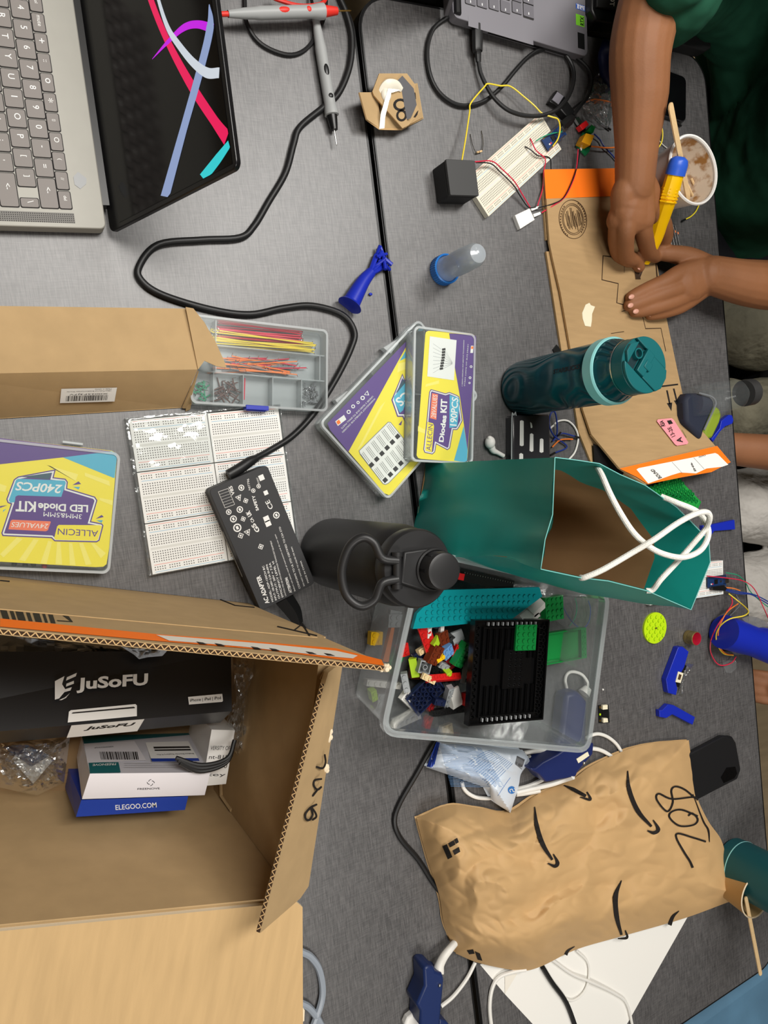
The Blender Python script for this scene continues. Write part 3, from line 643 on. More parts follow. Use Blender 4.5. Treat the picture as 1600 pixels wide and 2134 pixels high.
def T1(s, x0, y0, x1, y1, hp, m='white', bold=0.0, shear=0.0, c=c1, h=None, mb=None):
    # text upside down in the photo: baseline start (x0,y0) to end (x1,y1); height hp towards the text's up
    p0, p1 = c([(x0, y0)])[0], c([(x1, y1)])[0]; sc_ = 1
    e = Vector((x1 - x0, y1 - y0)).normalized(); upx = (e.y * hp, -e.x * hp)
    q_ = c([(x0, y0), (x1, y1), (x1 + upx[0], y1 + upx[1]), (x0 + upx[0], y0 + upx[1])])
    (mb or b).textq(s, q_, h or H1 + .45, m, bold=bold, shear=shear)
T1('240PCS', 745, 745, 188, 705, 105, bold=.02, shear=0.2); T1('LED Diode', 1050, 985, 455, 960, 88, bold=.03); T1('KIT', 430, 945, 190, 935, 125, bold=.03)
T1('3MM&5MM', 975, 1098, 520, 1065, 55); T1('24VALUES', 580, 1210, 135, 1188, 58, shear=.2); T1('ALLECIN', 1170, 1290, 690, 1262, 75, m='purple')
b.build('printed_insert', kb1, world=True, flat=True, label='yellow and purple printed card with upside-down lettering')
k = MB(); tcl = [m1.inverted() @ W(*p, 10) for p in c1([(740, 232), (990, 262)])]
k.box(min(tcl[0].x, tcl[1].x), max(tcl[0].x, tcl[1].x), 0, 1, 0, 1, 'clear_edge') if False else None
k.tube([W(*c1([(745, 232)])[0], 8), W(*c1([(985, 262)])[0], 8)], 2, 'clear_edge', sm=0, seg=6); k.build('clasp', kb1, world=True)
M('led_dark', (60, 66, 62), 0.4)
for j, (x_, y_, mm) in enumerate([(170, 1690, 'led_dark'), (300, 1700, 'led_dark'), (400, 1695, 'led_dark'), (530, 1710, 'wire_red')]):
    k = MB(); p = W(*c1([(x_, y_)])[0], 6); k.ball(p, 2.6, mm, seg=10, rings=6); k.tube([p, p + Vector((4, -5, 0))], .35, 'steel', sm=0, seg=4)
    k.build('diode', origin=p - Vector((0, 0, 3)), label=['dark LED at the near edge of the left kit box, leftmost', 'dark LED at the near edge of the left kit box, second from left', 'dark LED at the near edge of the left kit box, third from left', 'red LED at the near edge of the left kit box'][j], cat='diode', group='LEDs in the left kit box')

# LED kit in the middle, turned on the diagonal
c2 = crop(640, 480, 3.679)
kb2, m2, L2, W2 = kitbox([c2([(620, 2065)])[0], c2([(95, 1480)])[0], c2([(1330, 1290)])[0]], 22, 'larger purple and yellow LED kit box lying diagonally, partly under the slim diodes box', 4)
b = MB(); H2 = 20.5
def P2(pts, m, dz=0): b.ppx(c2(pts), H2 + dz, m)
outl = [(155, 1480), (175, 1530), (590, 2015), (625, 2030), (655, 2015), (860, 1780), (1215, 1390), (1200, 1330), (880, 745), (850, 755)]
P2(outl, 'yellow'); P2([(155, 1480), (175, 1530), (315, 1700), (770, 870), (850, 755)], 'purple', .1)
P2([(855, 755), (710, 1000), (900, 910), (930, 830), (880, 745)], 'sky', .12)
P2([(560, 1350), (600, 1310), (420, 1650), (380, 1690)], 'yellow_light', .1); P2([(700, 1020), (800, 1000), (810, 1040), (690, 1090)], 'yellow_light', .1)
bd2 = [(730, 1098), (750, 1150), (850, 1080), (1000, 1100), (1000, 1700), (850, 1700), (730, 1430), (690, 1430), (645, 1300)]
P2(bd2, 'purple', .2); P2(shrink(bd2, 9), 'white', .24); P2(shrink(bd2, 20), 'purple', .28)
P2([(735, 1140), (675, 1255), (755, 1170)], 'dteal', .3)
P2([(665, 1300), (710, 1400), (735, 1380), (745, 1350), (950, 1130), (840, 1110), (755, 1165), (665, 1275)], 'sky', .34)
for q_ in ([(700, 1490), (730, 1455), (720, 1495)],): P2(q_, 'purple', .2)
card = [(395, 1690), (405, 1720), (580, 1945), (600, 1952), (625, 1940), (840, 1720), (640, 1470), (620, 1468)]
P2(card, 'wire_gray', .3); P2(shrink(card, 5), 'paper', .33)
for r_, (a0, a1) in enumerate((((492, 1798), (692, 1580)), ((597, 1915), (797, 1700)))):
    for j in range(6):
        x = a0[0] + (a1[0] - a0[0]) * j / 5; y = a0[1] + (a1[1] - a0[1]) * j / 5
        P2([(x - 22, y), (x - 2, y + 24), (x + 24, y), (x + 2, y - 24)], 'ink', .4)
        for k_ in range(3):
            dx = -28 + k_ * 9; dy = -6 - k_ * 9; e = (-55, -75); P2([(x + dx, y + dy), (x + dx + 2, y + dy - 2), (x + dx + e[0] + 2, y + dy + e[1] - 2), (x + dx + e[0], y + dy + e[1])], 'ink', .4)
def TU(s, x0, y0, x1, y1, hp, m='white', bold=0., shear=0., h=H2 + .45): T1(s, x0, y0, x1, y1, hp, m, bold, shear, c=c2, h=h, mb=b)
TU('240PCS', 900, 1040 + 60, 670, 1300, 72, bold=.02)
TU('KIT', 870, 1330, 755, 1420, 52, bold=.04)
TU('WARNING:NOT SUITABLE FOR CHILDREN', 515, 1285, 265, 1545, 13); TU('UNDER 3 YEARS DUE TO SMALL PARTS', 500, 1268, 258, 1515, 13)
for (x, y, r) in ((425, 1285, 17), (352, 1350, 15), (318, 1392, 16), (390, 1320, 12)):
    P2([(x + r * math.cos(a * .524), y + r * math.sin(a * .524)) for a in range(12)], 'white', .3); P2([(x + r * .55 * math.cos(a * .524), y + r * .55 * math.sin(a * .524)) for a in range(12)], 'purple', .34)
P2([(435, 1262), (475, 1265), (462, 1228)], 'white', .3); P2([(443, 1258), (467, 1260), (459, 1237)], 'purple', .34)
P2([(215, 1465), (235, 1500), (300, 1450), (282, 1415)], 'white', .3); P2([(222, 1468), (236, 1492), (258, 1475), (244, 1450)], 'orange', .34)
b.build('printed_insert', kb2, world=True, flat=True)
k = MB()
for q_ in ([(585, 900), (640, 945), (700, 870), (690, 835)], [(215, 1300), (235, 1330), (300, 1260), (310, 1230)]):
    k = MB(); k.pslab(c2(q_), 4, 14, 'clear_edge'); k.build('clasp', kb2, world=True)
# diodes kit resting on it
kb3, m3, L3, W3 = kitbox([c2([(802, 1768)])[0], c2([(1268, 1790)])[0], c2([(893, 742)])[0]], 42, 'slim yellow and purple diodes kit box, resting on the larger LED kit box', 4)
FR[kb3.name] = FR[kb3.name] @ Matrix.Translation((0, 0, 21.5)); kb3.matrix_world = tomet(FR[kb3.name])
for ch in [c for c in SC.objects if c.parent == kb3]:
    for v_ in ch.data.vertices:
        v_.co.z = v_.co.z * 20.5 / 42.0
b = MB(); H3 = 40.5
def P3(pts, m, dz=0): b.ppx(c2(pts), H3 + dz, m)
P3([(838, 1725), (850, 1745), (870, 1752), (1205, 1778), (1225, 1765), (1228, 1740), (1295, 830), (1290, 810), (1265, 795), (930, 770), (910, 780), (905, 800)], 'yellow')
P3([(1088, 790), (1135, 1070), (1170, 1270), (1230, 1690), (1296, 830), (1290, 810), (1265, 797)], 'purple', .1)
P3([(1200, 1500), (1125, 1765), (1205, 1778), (1225, 1765), (1230, 1690)], 'sky', .12)
P3([(940, 812), (1145, 842), (1125, 1150), (920, 1120)], 'white', .3)
for j in range(8):
    x, y = 1045 - j * 1.5 + (0 if j < 4 else -(j - 3) * 2), 915 + j * 21
    P3([(x - 12, y - 8), (x + 14, y - 13), (x + 16, y + 4), (x - 10, y + 9)], 'ink', .36)
    P3([(x + 12, y), (x + 12, y + 2), (1112, 1012 + j * 2), (1112, 1010 + j * 2)], 'wire_gray', .34); P3([(x - 12, y), (x - 12, y + 2), (965, 870 + j * 32), (965, 868 + j * 32)], 'wire_gray', .34)
bd3 = [(948, 1218), (935, 1240), (915, 1460), (890, 1680), (900, 1705), (960, 1718), (980, 1700), (990, 1640), (1075, 1685), (1095, 1670), (1120, 1530), (1150, 1530), (1165, 1510), (1190, 1460), (1165, 1275), (1145, 1262), (1090, 1240), (1060, 1250)]
P3(bd3, 'purple', .2); P3(shrink(bd3, 6), 'white', .24); P3(shrink(bd3, 14), 'purple', .28)
P3([(957, 1248), (1002, 1258), (990, 1452), (940, 1440)], 'salmon', .34)
P3([(1092, 1262), (1155, 1282), (1170, 1300), (1150, 1505), (1090, 1515)], 'sky', .34)
P3([(920, 1468), (965, 1480), (972, 1500), (955, 1700), (905, 1690)], 'yellow', .36)
def TV(s, q_, m='white', bold=0., shear=0.): b.textq(s, c2(q_), H3 + .45, m, bold=bold, shear=shear)
TV('Diodes', [(1045, 1625), (1070, 1420), (1030, 1415), (1008, 1620)], bold=.04); TV('KIT', [(1068, 1400), (1075, 1297), (1025, 1292), (1020, 1398)], bold=.04)
TV('190PCS', [(1145, 1500), (1160, 1290), (1110, 1275), (1093, 1495)], bold=.02); TV('28VALUES', [(985, 1440), (998, 1265), (965, 1258), (950, 1432)])
TV('ALLECIN', [(948, 1690), (965, 1490), (930, 1482), (912, 1685)], m='purple')
TV('WARNING:NOT SUITABLE FOR CHILDREN UNDER 3', [(1205, 840), (1192, 1195), (1184, 1195), (1197, 840)]); TV('YEARS DUE TO SMALL PARTS', [(1238, 870), (1210, 1195), (1202, 1195), (1230, 870)])
P3([(1255, 885), (1275, 885), (1270, 940), (1250, 940)], 'white', .3); P3([(1257, 890), (1273, 890), (1271, 910), (1256, 910)], 'orange', .33)
for (x, y, r) in ((1248, 1130, 10), (1256, 1045, 10), (1244, 1170, 8)):
    P3([(x + r * math.cos(a * .524), y + r * math.sin(a * .524)) for a in range(12)], 'white', .3); P3([(x + r * .5 * math.cos(a * .524), y + r * .5 * math.sin(a * .524)) for a in range(12)], 'purple', .34)
for q_ in ([(850, 1500), (905, 1530), (905, 1560), (848, 1540)], [(910, 1180), (1010, 1150), (1010, 1175), (905, 1200)]): P3(q_, 'yellow_light', .1)
b.build('printed_insert', kb3, world=True, flat=True)
# ---------------------------------------------------------------- small things between them
c4 = crop(640, 480, 3.679)
k = MB(); bs = [W(*c4([(330, 568)])[0], 11), W(*c4([(425, 400)])[0], 9), W(*c4([(490, 320)])[0], 8)]
k.tube(bs, [11, 8.2, 6.2], 'blue', seg=22, sm=6)
dd = (bs[0] - bs[1]).normalized(); k.tube([bs[0] - dd * 1.5, bs[0] + dd * 1.5], [12.5, 15], 'blue', sm=0, seg=26)
for a_, b_2, r_ in (((480, 330), (530, 190), 3.4), ((490, 330), (590, 275), 3.4), ((495, 320), (560, 250), 2.4), ((530, 190), (560, 115), 2.2), ((560, 190), (650, 265), 2.6), ((540, 230), (630, 240), 2.4), ((520, 275), (600, 215), 2.0), ((560, 120), (600, 230), 1.8),
                    ((585, 200), (600, 300), 2.2), ((545, 215), (575, 160), 2.4), ((600, 270), (630, 300), 2.4), ((530, 200), (610, 180), 1.8)):
    k.tube([W(*c4([a_])[0], random.uniform(4, 12)), W(*c4([b_2])[0], random.uniform(4, 16))], r_, 'blue', sm=0, seg=7)
k.build('printed_funnel', label='blue 3D-printed flared tube ending in tangled branches, lying by the table seam', cat='plastic part')
k = MB(); p = W(772, 613, 2); k.ball(p, 2.6, 'blue', sc=(1, .7, .6), seg=7, rings=5); k.build('plastic_crumb', label='tiny blue plastic crumb beside the blue flared tube', cat='crumb')
# vial
M('bluecap', (40, 120, 205), 0.35); Mfilm('vial', (205, 212, 218), fac=0.5, rough=0.15)
vm = at(W(921, 565, 0)); vt = thing('sample_vial', 'small translucent vial standing on its light blue cap', 'vial', vm)
v0, v1 = W(921, 565, 0), W(1003, 528, 80)
T_ = Matrix.Translation((0, 0, 0)); k = MB(); k.lathe([(0, 0), (18, 0), (18.4, 2), (18.4, 13), (17, 14), (16.2, 13), (16.2, 6), (0, 6)], 'bluecap', seg=36)
for a in range(40): k.box(18.2, 18.8, -.5, .5, 1, 12.5, 'bluecap', Matrix.Rotation(a * math.tau / 40, 4, 'Z'))
k.build('cap', vt, label='ribbed light blue screw cap')
k = MB(); k.lathe([(15.5, 6), (15.5, 14), (14.2, 18), (14.4, 30), (15.2, 34), (15.2, 50), (14, 74), (11, 80), (4, 83), (0, 83.4)], 'vial', seg=32); k.lathe([(0, 81), (9, 78.5), (12.6, 72), (13.4, 36), (13.2, 20), (0, 19)], 'clear_thin', seg=32); k.build('tube', vt)
# torn cardboard with tape and the figure eight
c5 = crop(440, 0, 3.2)
tm = at(W(815, 220, 0)); tc_ = thing('cardboard_scrap', 'torn folded cardboard scrap marked 8 with tape and putty, on the table seam', 'cardboard', tm)
k = MB()
def S5(pts, m='kraft', th=2.0): k.sheet([W(*c5([(x, y)])[0], h) for x, y, h in pts][::-1], th, m, me='flute')
S5([(1080, 640, 20), (1270, 860, 20), (1310, 840, 20), (1400, 740, 20), (1370, 590, 20), (1300, 495, 20), (1115, 495, 22), (1070, 615, 20)])
S5([(980, 620, 24), (1030, 800, 22), (1120, 865, 12), (1130, 830, 12), (1090, 620, 14)])
S5([(1120, 865, 12), (1270, 868, 12), (1300, 850, 19), (1270, 700, 20), (1130, 690, 12)])
S5([(1270, 862, 18), (1330, 830, 18), (1410, 790, 20), (1370, 560, 22), (1345, 600, 14), (1300, 700, 12)])
S5([(1030, 800, 1), (1120, 865, 1), (1270, 868, 1), (1410, 795, 1), (1370, 560, 1), (1080, 600, 1)])
S5([(1030, 800, 22), (1120, 866, 14), (1120, 866, 1), (1040, 810, 1)]); S5([(1120, 866, 14), (1270, 869, 14), (1270, 869, 1), (1120, 866, 1)])
k.build('folded_board', tc_, world=True, ang=20)
k = MB(); k.ring([W(*c5([(1258 + 48 * math.cos(a * .393) * (1 if a < 99 else 1), 702 + 42 * math.sin(a * .393))])[0], 21).to_tuple()[:2] for a in range(16)], [W(*c5([(1258 + 30 * math.cos(a * .393), 702 + 26 * math.sin(a * .393))])[0], 21).to_tuple()[:2] for a in range(16)], TZ + 20, TZ + 22.4, 'ink')
k.ring([W(*c5([(1266 + 36 * math.cos(a * .393), 773 + 40 * math.sin(a * .393))])[0], 21).to_tuple()[:2] for a in range(16)], [W(*c5([(1266 + 22 * math.cos(a * .393), 773 + 25 * math.sin(a * .393))])[0], 21).to_tuple()[:2] for a in range(16)], TZ + 20, TZ + 22.4, 'ink')
for q_ in ([(1350, 620), (1362, 615), (1366, 660), (1352, 660)], [(1350, 780), (1372, 745), (1382, 735), (1375, 765), (1362, 782)]): k.ppx(c5(q_), 22.8, 'ink')
k.build('printed_figure', tc_, world=True)
k = MB(); M('putty', (226, 220, 204), 0.4, bump=0.5, bscale=200)
k.tube([W(*c5([(x, y)])[0], h) for x, y, h in ((1150, 700, 17), (1145, 620, 20), (1180, 575, 24), (1230, 570, 25), (1270, 600, 24))], [3.5, 7, 8, 6, 3], 'putty', seg=9, flat=.5); k.ball(W(*c5([(1165, 625)])[0], 22), 7, 'putty', sc=(1, 1.4, .6)); k.build('putty_lump', tc_, world=True, label='white putty lump')
Mfilm('tape', (205, 208, 210), fac=0.3, rough=0.2, glossmix=0.12); M('tape_dark', (112, 112, 116), 0.2)
k = MB(); k.sheet([W(*c5([(x, y)])[0], h) for x, y, h in ((1225, 555, 24), (1270, 600, 22), (1300, 800, 21), (1330, 790, 27), (1370, 700, 30), (1350, 590, 32), (1275, 505, 28))][::-1], 0.4, 'tape_dark')
k.sheet([W(*c5([(x, y)])[0], h) for x, y, h in ((1120, 860, 15), (1155, 855, 22), (1160, 780, 25), (1200, 620, 27), (1270, 600, 24), (1180, 590, 28), (1130, 760, 22))][::-1], 0.3, 'tape'); k.build('tape_strip', tc_, world=True, label='shiny grey tape')
# ---------------------------------------------------------------- grey laptop at the top right, seen from its side edge
M('gray_alu', (126, 124, 130), 0.42, metal=0.3); M('key2', (100, 98, 104), 0.5); M('green_st', (120, 200, 50), 0.4); M('blue_st', (30, 80, 170), 0.4)
NM = fpx((945, 34), (1226, 118), 17, base=0); NI = NM.inverted()
nb = thing('laptop', 'grey laptop cut off at the top edge, with a cable plugged into its near side', 'laptop', NM)
nL = (W(1226, 118, 17) - W(945, 34, 17)).length
MB().prism(rr(nL, 320, 9, nL / 2, 160), 2.5, 16, 'gray_alu').prism(rr(nL - 3, 316, 9, nL / 2, 160), 1, 2.5, 'black').build('base', nb, bevel=1.2)
z3 = crop(860, 0, 3.636)
def nl(x, y, h=17): return NI @ W(*z3([(x, y)])[0], h)
for ci, (x, y) in enumerate([(437, 0), (525, 22), (615, 40), (702, 62), (790, 80), (878, 92)]):
    p = nl(x, y - 10)
    for r_ in range(0, 7):
        w_, d_ = (16.2, 15.2) if ci < 5 else (18, 17)
        px_, py_ = p.x, p.y + r_ * 17.2 + (2 if ci in (4,) and r_ == 0 else 0)
        MB().prism(rr(w_, d_ + (3 if ci == 5 and r_ == 0 else 0), 1.5, px_, py_, 3), 16, 16.2, 'key_gap').prism(rr(w_ - 1.2, d_ - 1.2, 1.4, px_, py_, 3), 16.2, 17.0, 'key2').box(px_ - .6, px_ + .6, py_ - 5, py_ - 2, 17, 17.05, 'legend').build('key', nb)
a, b_2 = nl(420, 60), nl(915, 275)
MB().box(a.x, b_2.x, nl(600, 180).y - 11, nl(600, 180).y + 2, 16, 16.15, 'gray_alu').build('speaker_grille', nb)
def sticker(q_, mats, txt=None, tm='white', nm='sticker', lab=None):
    k = MB(); w_ = [nl(*p) for p in q_]; xs = [v.x for v in w_]; ys = [v.y for v in w_]; x0, x1, y0, y1 = min(xs), max(xs), min(ys), max(ys)
    k.box(x0, x1, y0, y1, 16, 16.2, mats)
    if txt:
        T = Matrix.Rotation(math.radians(90), 4, 'Z')
        for i, (s_, a_, b2) in enumerate(txt): k.add([(x0 + (x1 - x0) * (a_ + (b2 - a_) * (1 - v[1])), y0 + (y1 - y0) * (0.1 + 0.8 * v[0]), 16.3) for v in textmesh(s_, .03)[0]], textmesh(s_, .03)[1], tm)
    k.build(nm, nb, label=lab); return x0, x1, y0, y1
sticker([(1238, 20), (1308, 85)], 'blue_st', [('intel', .05, .35), ('CORE', .4, .95)], lab='blue processor sticker')
sticker([(1238, 100), (1304, 205)], 'green_st', [('RTX', .5, .95)], 'black', lab='green graphics sticker'); sticker([(1252, 240), (1306, 375)], 'black', lab='black square sticker')
MB().box(60, nL - 30, -0.3, 0.2, 5, 9, 'black').build('side_ports', nb)
MB().tube([(6, 4, 17), (6, 320, 17)], 5, 'black', sm=0).build('hinge', nb)
lidm = Matrix.Rotation(math.radians(-20), 4, 'Y'); MB().box(-6, 0, 2, 318, 12, 225, 'gray_alu', lidm).build('lid', nb, bevel=1)
# usb cables
u = MB(); uc = thing('usb_cable', 'looping black USB cable plugged into the grey laptop', 'cable', at(W(1000, 100, 0)))
u.box(0, 0.1, 0, 0.1, 0, 0.1, 'steel') if False else None
P_ = [W(*z3([(483, 165)])[0], 12), W(*z3([(486, 195)])[0], 12)]
MB().tube(P_, 6, 'steel', sm=0, seg=4, flat=0.5).build('plug_shell', uc, world=True)
MB().tube([W(*z3([(487, 190)])[0], 11), W(*z3([(489, 300)])[0], 11), W(*z3([(490, 385)])[0], 10), W(*z3([(493, 400)])[0], 10), W(*z3([(497, 470)])[0], 8)], [8, 8, 7.5, 5, 4], 'black_rubber', seg=8, sm=3, flat=.7).build('plug_body', uc, world=True)
loop = [(496, 460, 8), (520, 570, 8), (600, 720, 12), (700, 820, 16), (800, 865, 18), (900, 880, 20), (1000, 870, 22), (1100, 825, 22), (1180, 730, 18), (1218, 620, 12), (1212, 510, 8), (1150, 410, 5), (1060, 368, 4), (960, 378, 4), (870, 435, 4), (780, 530, 5), (680, 650, 5), (560, 755, 4), (440, 798, 4), (320, 788, 4), (200, 700, 4), (130, 560, 4), (110, 380, 4), (150, 230, 4), (235, 150, 4), (300, 120, 3), (360, 60, 3)]
MB().tube([W(*z3([(x, y)])[0], h) for x, y, h in loop], 2.7, 'black_rubber', seg=10).build('cord', uc, world=True)
zB = crop(1040, 160, 3.81)
u2 = thing('usb_cable', 'short black USB cable from under the grey laptop to the long breadboard', 'cable', at(W(1190, 230, 0)))
MB().tube([W(*z3([(x, y)])[0], h) for x, y, h in ((1080, 366, 3), (1150, 395, 4), (1230, 430, 5), (1320, 510, 8), (1356, 600, 10), (1330, 720, 10), (1270, 800, 10), (1215, 875, 12))], 2.5, 'black_rubber', seg=10).build('cord', u2, world=True)
MB().tube([W(*zB([(x, y)])[0], h) for x, y, h in ((590, 320, 13), (560, 345, 14), (500, 395, 16))], [4, 6.5, 6.5], 'black_rubber', seg=4, sm=0, flat=.7).build('plug_body', u2, world=True)
M('dongle', (126, 124, 132), 0.35)
dg = thing('usb_adapter', 'black and grey plug adapter lying above the breadboard end', 'adapter', at(W(1165, 215, 0)))
MB().pslab(zB([(400, 195), (455, 105), (530, 165), (478, 250)]), 2, 9, 'black').build('housing', dg, world=True, bevel=1)
k = MB(); k.pslab(zB([(420, 180), (462, 118), (512, 155), (470, 220)]), 9, 10, 'dongle'); k.build('cover', dg, world=True)
MB().pslab(zB([(478, 250), (535, 180), (615, 290), (560, 335)]), 0, 12, 'black').build('body', dg, world=True, bevel=1.5)
# ---------------------------------------------------------------- long breadboard with the microcontroller
D_, C_ = W(1018, 451, 9), W(1176, 305, 9); LB = frame(D_, C_); LB.translation.z = TZ + 0.5
M('bb2', (222, 216, 198), 0.55)
lbb = thing('breadboard', 'long cream breadboard with a small controller board, between the black cube and the orange-taped cardboard', 'breadboard', LB)
o_ = breadboard(165, 54.6, 8.5, 63).build('board', lbb)
o_.data.materials[0] = MATS['bb2']
nano = MB(); nano.box(0, 43, 0, 18, 11, 12.6, 'pcb_blue')
for i in range(15):
    nano.box(2 + i * 2.54, 3.4 + i * 2.54, 0.6, 1.9, 8.6, 13.2, 'gold'); nano.box(2 + i * 2.54, 3.4 + i * 2.54, 16.1, 17.4, 8.6, 13.2, 'gold')
nano.box(15, 22, 5.5, 12.5, 12.6, 13.6, 'black'); nano.box(36, 44.5, 5, 13, 12.6, 16.4, 'steel'); nano.box(27, 31, 7, 10, 12.6, 14, 'steel'); nano.box(6, 8, 5, 7, 12.6, 13.6, 'white'); nano.box(9, 11, 5, 7, 12.6, 13.6, 'wire_red')
nv = [(v.x, v.y, v.z) for v in nano.v]; px0 = LB.inverted() @ W(*zB([(415, 480)])[0], 12)
NT = LB @ Matrix.Translation((px0.x - 18, px0.y - 11, 0))
nb2 = thing('controller_board', 'small blue microcontroller board pushed into the long cream breadboard', 'circuit board', NT); nano.build('board', nb2)
def wire(pts, c, mat, label, h=3, r=0.8, name='wire', ends=None, cat='wire', group=None):
    P = [W(*c([(p[0], p[1])])[0], p[2] if len(p) > 2 else h) for p in pts]; k = MB(); k.tube(P, r, mat, seg=7, sm=5)
    if ends:
        for e in ends:
            if e == 0: k.tube([P[0], P[0] + (P[0] - P[1]).normalized() * 9], 1.5, 'black', sm=0, seg=6)
            else: k.tube([P[-1], P[-1] + (P[-1] - P[-2]).normalized() * 9], 1.5, 'black', sm=0, seg=6)
    return k.build(name, label=label, cat=cat, group=group)
wire([(370, 1225, 30), (400, 1050, 18), (430, 850, 12), (440, 780, 12), (540, 660, 14), (570, 635, 14), (660, 650, 12), (740, 655, 12), (850, 740, 14), (920, 800, 16), (980, 860, 20), (1050, 885, 24), (1100, 905, 24), (1115, 970, 22), (1100, 1050, 18), (1060, 1110, 14)], z3, 'wire_yellow', 'yellow wire arching from the black cube to the controller board', r=1.0)
wire([(470, 1226, 28), (600, 1222, 20), (680, 1285, 16), (770, 1375, 14), (825, 1465, 10), (888, 1570, 6)], z3, 'wire_red', 'red wire running from the black cube across the breadboard to the white connector')
wire([(480, 1232, 26), (590, 1240, 18), (660, 1300, 14), (760, 1400, 13), (810, 1480, 8), (875, 1570, 5), (930, 1570, 5)], z3, 'wire_black', 'black wire running from the black cube across the breadboard to the white connector')
wire([(975, 1612, 5), (1060, 1560, 9), (1150, 1495, 11), (1210, 1380, 11), (1240, 1270, 12), (1252, 1130, 10)], z3, 'wire_red', 'red wire from the white connector over the orange strip to the relay module')
wire([(950, 1575, 6), (1060, 1545, 10), (1140, 1500, 12), (1200, 1390, 12), (1245, 1260, 12), (1268, 1130, 10)], z3, 'wire_black', 'black wire from the white connector over the orange strip to the relay module')
wire([(890, 1050, 10), (935, 1140, 16), (1003, 1205, 14), (992, 1300, 8), (985, 1420, 4), (945, 1560, 5)], z3, 'wire_red', 'red wire from the breadboard down to the white connector')
wire([(850, 1110, 10), (900, 1140, 14), (950, 1180, 14), (1035, 1195, 10), (1046, 1270, 6), (1046, 1300, 3)], z3, 'wire_black', 'black wire from the breadboard to under the orange strip', r=.8)
wire([(930, 1070, 16), (1000, 1030, 18), (1060, 1010, 18), (1130, 1000, 14)], z3, 'wire_green', 'green wire lying over the controller board', r=.7)
wire([(560 - 100, 1080, 10), (200 + 260, 1160, 1)], z3, 'steel', 'bare bent resistor legs', r=.3) if False else None
k = MB(); k.tube([W(*z3([(435, 1015)])[0], 1), W(*z3([(450, 1090)])[0], 2), W(*z3([(478, 1158)])[0], 3), W(*z3([(500, 1152)])[0], 3)], .45, 'steel', seg=5); k.tube([W(*z3([(520, 990)])[0], 1), W(*z3([(532, 1080)])[0], 2), W(*z3([(525, 1140)])[0], 3), W(*z3([(505, 1152)])[0], 3)], .45, 'steel', seg=5)
k.tube([W(*z3([(485, 1155)])[0], 3), W(*z3([(522, 1145)])[0], 3)], 1.3, 'wood_stick', sm=0, seg=8); k.tube([W(*z3([(498, 1151)])[0], 3), W(*z3([(502, 1150)])[0], 3)], 1.36, 'copper', sm=0, seg=8); k.build('resistor', label='loose resistor with long bent legs above the black cube', cat='resistor')
# white two-wire connector
wc = thing('wire_connector', 'white plastic two-wire connector below the breadboard', 'connector', at(W(1100, 452, 0)))
MB().pslab(z3([(775, 1630), (885, 1578), (925, 1665), (815, 1735)]), 0, 7, 'white').build('housing', wc, world=True, bevel=.6)
for q_ in ([(895, 1580), (952, 1562), (958, 1575), (903, 1597)], [(912, 1622), (965, 1605), (972, 1622), (920, 1645)]): MB().pslab(z3(q_), 1, 5, 'white').build('prong', wc, world=True)
# black cube module
cb = thing('servo_module', 'black cube-shaped plastic module beside the breadboard end', 'module', at(W(950, 385, 0)))
w_ = [W(*p, 32) for p in z3([(265, 1225), (467, 1228), (491, 1460), (285, 1470)])]
cx_ = sum((v.x for v in w_)) / 4; cy_ = sum((v.y for v in w_)) / 4; an = math.atan2((w_[1] - w_[0]).y, (w_[1] - w_[0]).x)
CT = Matrix.Rotation(an - .03, 4, 'Z'); CT.translation = Vector((cx_, cy_, TZ)); FR[cb.name] = CT; cb.matrix_world = tomet(CT)
M('cube_top', (52, 52, 52), 0.5)
MB().prism(rr(43, 43, 3), 0, 26, 'black_matte').build('lower_case', cb, bevel=1.0); MB().prism(rr(43, 43, 1.5, 0, 0), 27.5, 32, 'cube_top').build('top_plate', cb, bevel=.5)
k = MB(); k.prism(rr(39, 39, 2), 26, 27.5, 'black'); k.build('seam', cb)
# relay module with red block
rl = thing('relay_module', 'green relay module with a yellow relay beside the arm', 'circuit board', at(W(1222, 295, 0)))
MB().pslab(zB([(615, 550), (665, 440), (745, 470), (715, 595), (685, 627)]), 2, 4, 'pcb_green').build('board', rl, world=True)
M('relay_y', (226, 160, 24), 0.4); MB().pslab(zB([(655, 515), (690, 447), (757, 465), (722, 545)]), 4, 17, 'relay_y').build('relay', rl, world=True, bevel=.4, label='yellow relay block')
MB().pslab(zB([(705, 425), (735, 380), (765, 400), (745, 445)]), 4, 12, 'green').build('terminal', rl, world=True)
k = MB(); k.pslab(zB([(645, 560), (660, 565), (655, 585), (640, 580)]), 4, 5, 'white'); k.build('pin', rl, world=True)
rd = thing('usb_module', 'small red and silver module between the cable adapter and the relay module', 'module', at(W(1210, 265, 0)))
MB().pslab(zB([(583, 335), (610, 315), (690, 420), (665, 445)]), 1, 3, 'pcb_black').build('board', rd, world=True)
MB().pslab(zB([(605, 330), (630, 315), (658, 360), (635, 380)]), 3, 7, 'steel').build('usb_shell', rd, world=True); MB().pslab(zB([(640, 385), (690, 345), (714, 378), (665, 422)]), 3, 12, 'red').build('red_block', rd, world=True, bevel=.5)
wire([(725, 552, 8), (770, 556, 8), (850, 565, 8), (940, 560, 8)], zB, 'wire_orange', 'orange jumper wire from the relay module going under the arm', r=1.1, ends=[0])
wire([(690, 200, 6), (730, 185, 8), (770, 180, 8), (880, 200, 8), (930, 225, 6)], zB, 'wire_orange', 'orange wire above the clear bag, going under the arm', r=1.0)
wire([(755, 455, 6), (800, 500, 4), (830, 550, 4), (900, 625, 3), (960, 700, 3)], zB, 'wire_blue', 'blue wire from the relay module going under the arm', r=1.0)
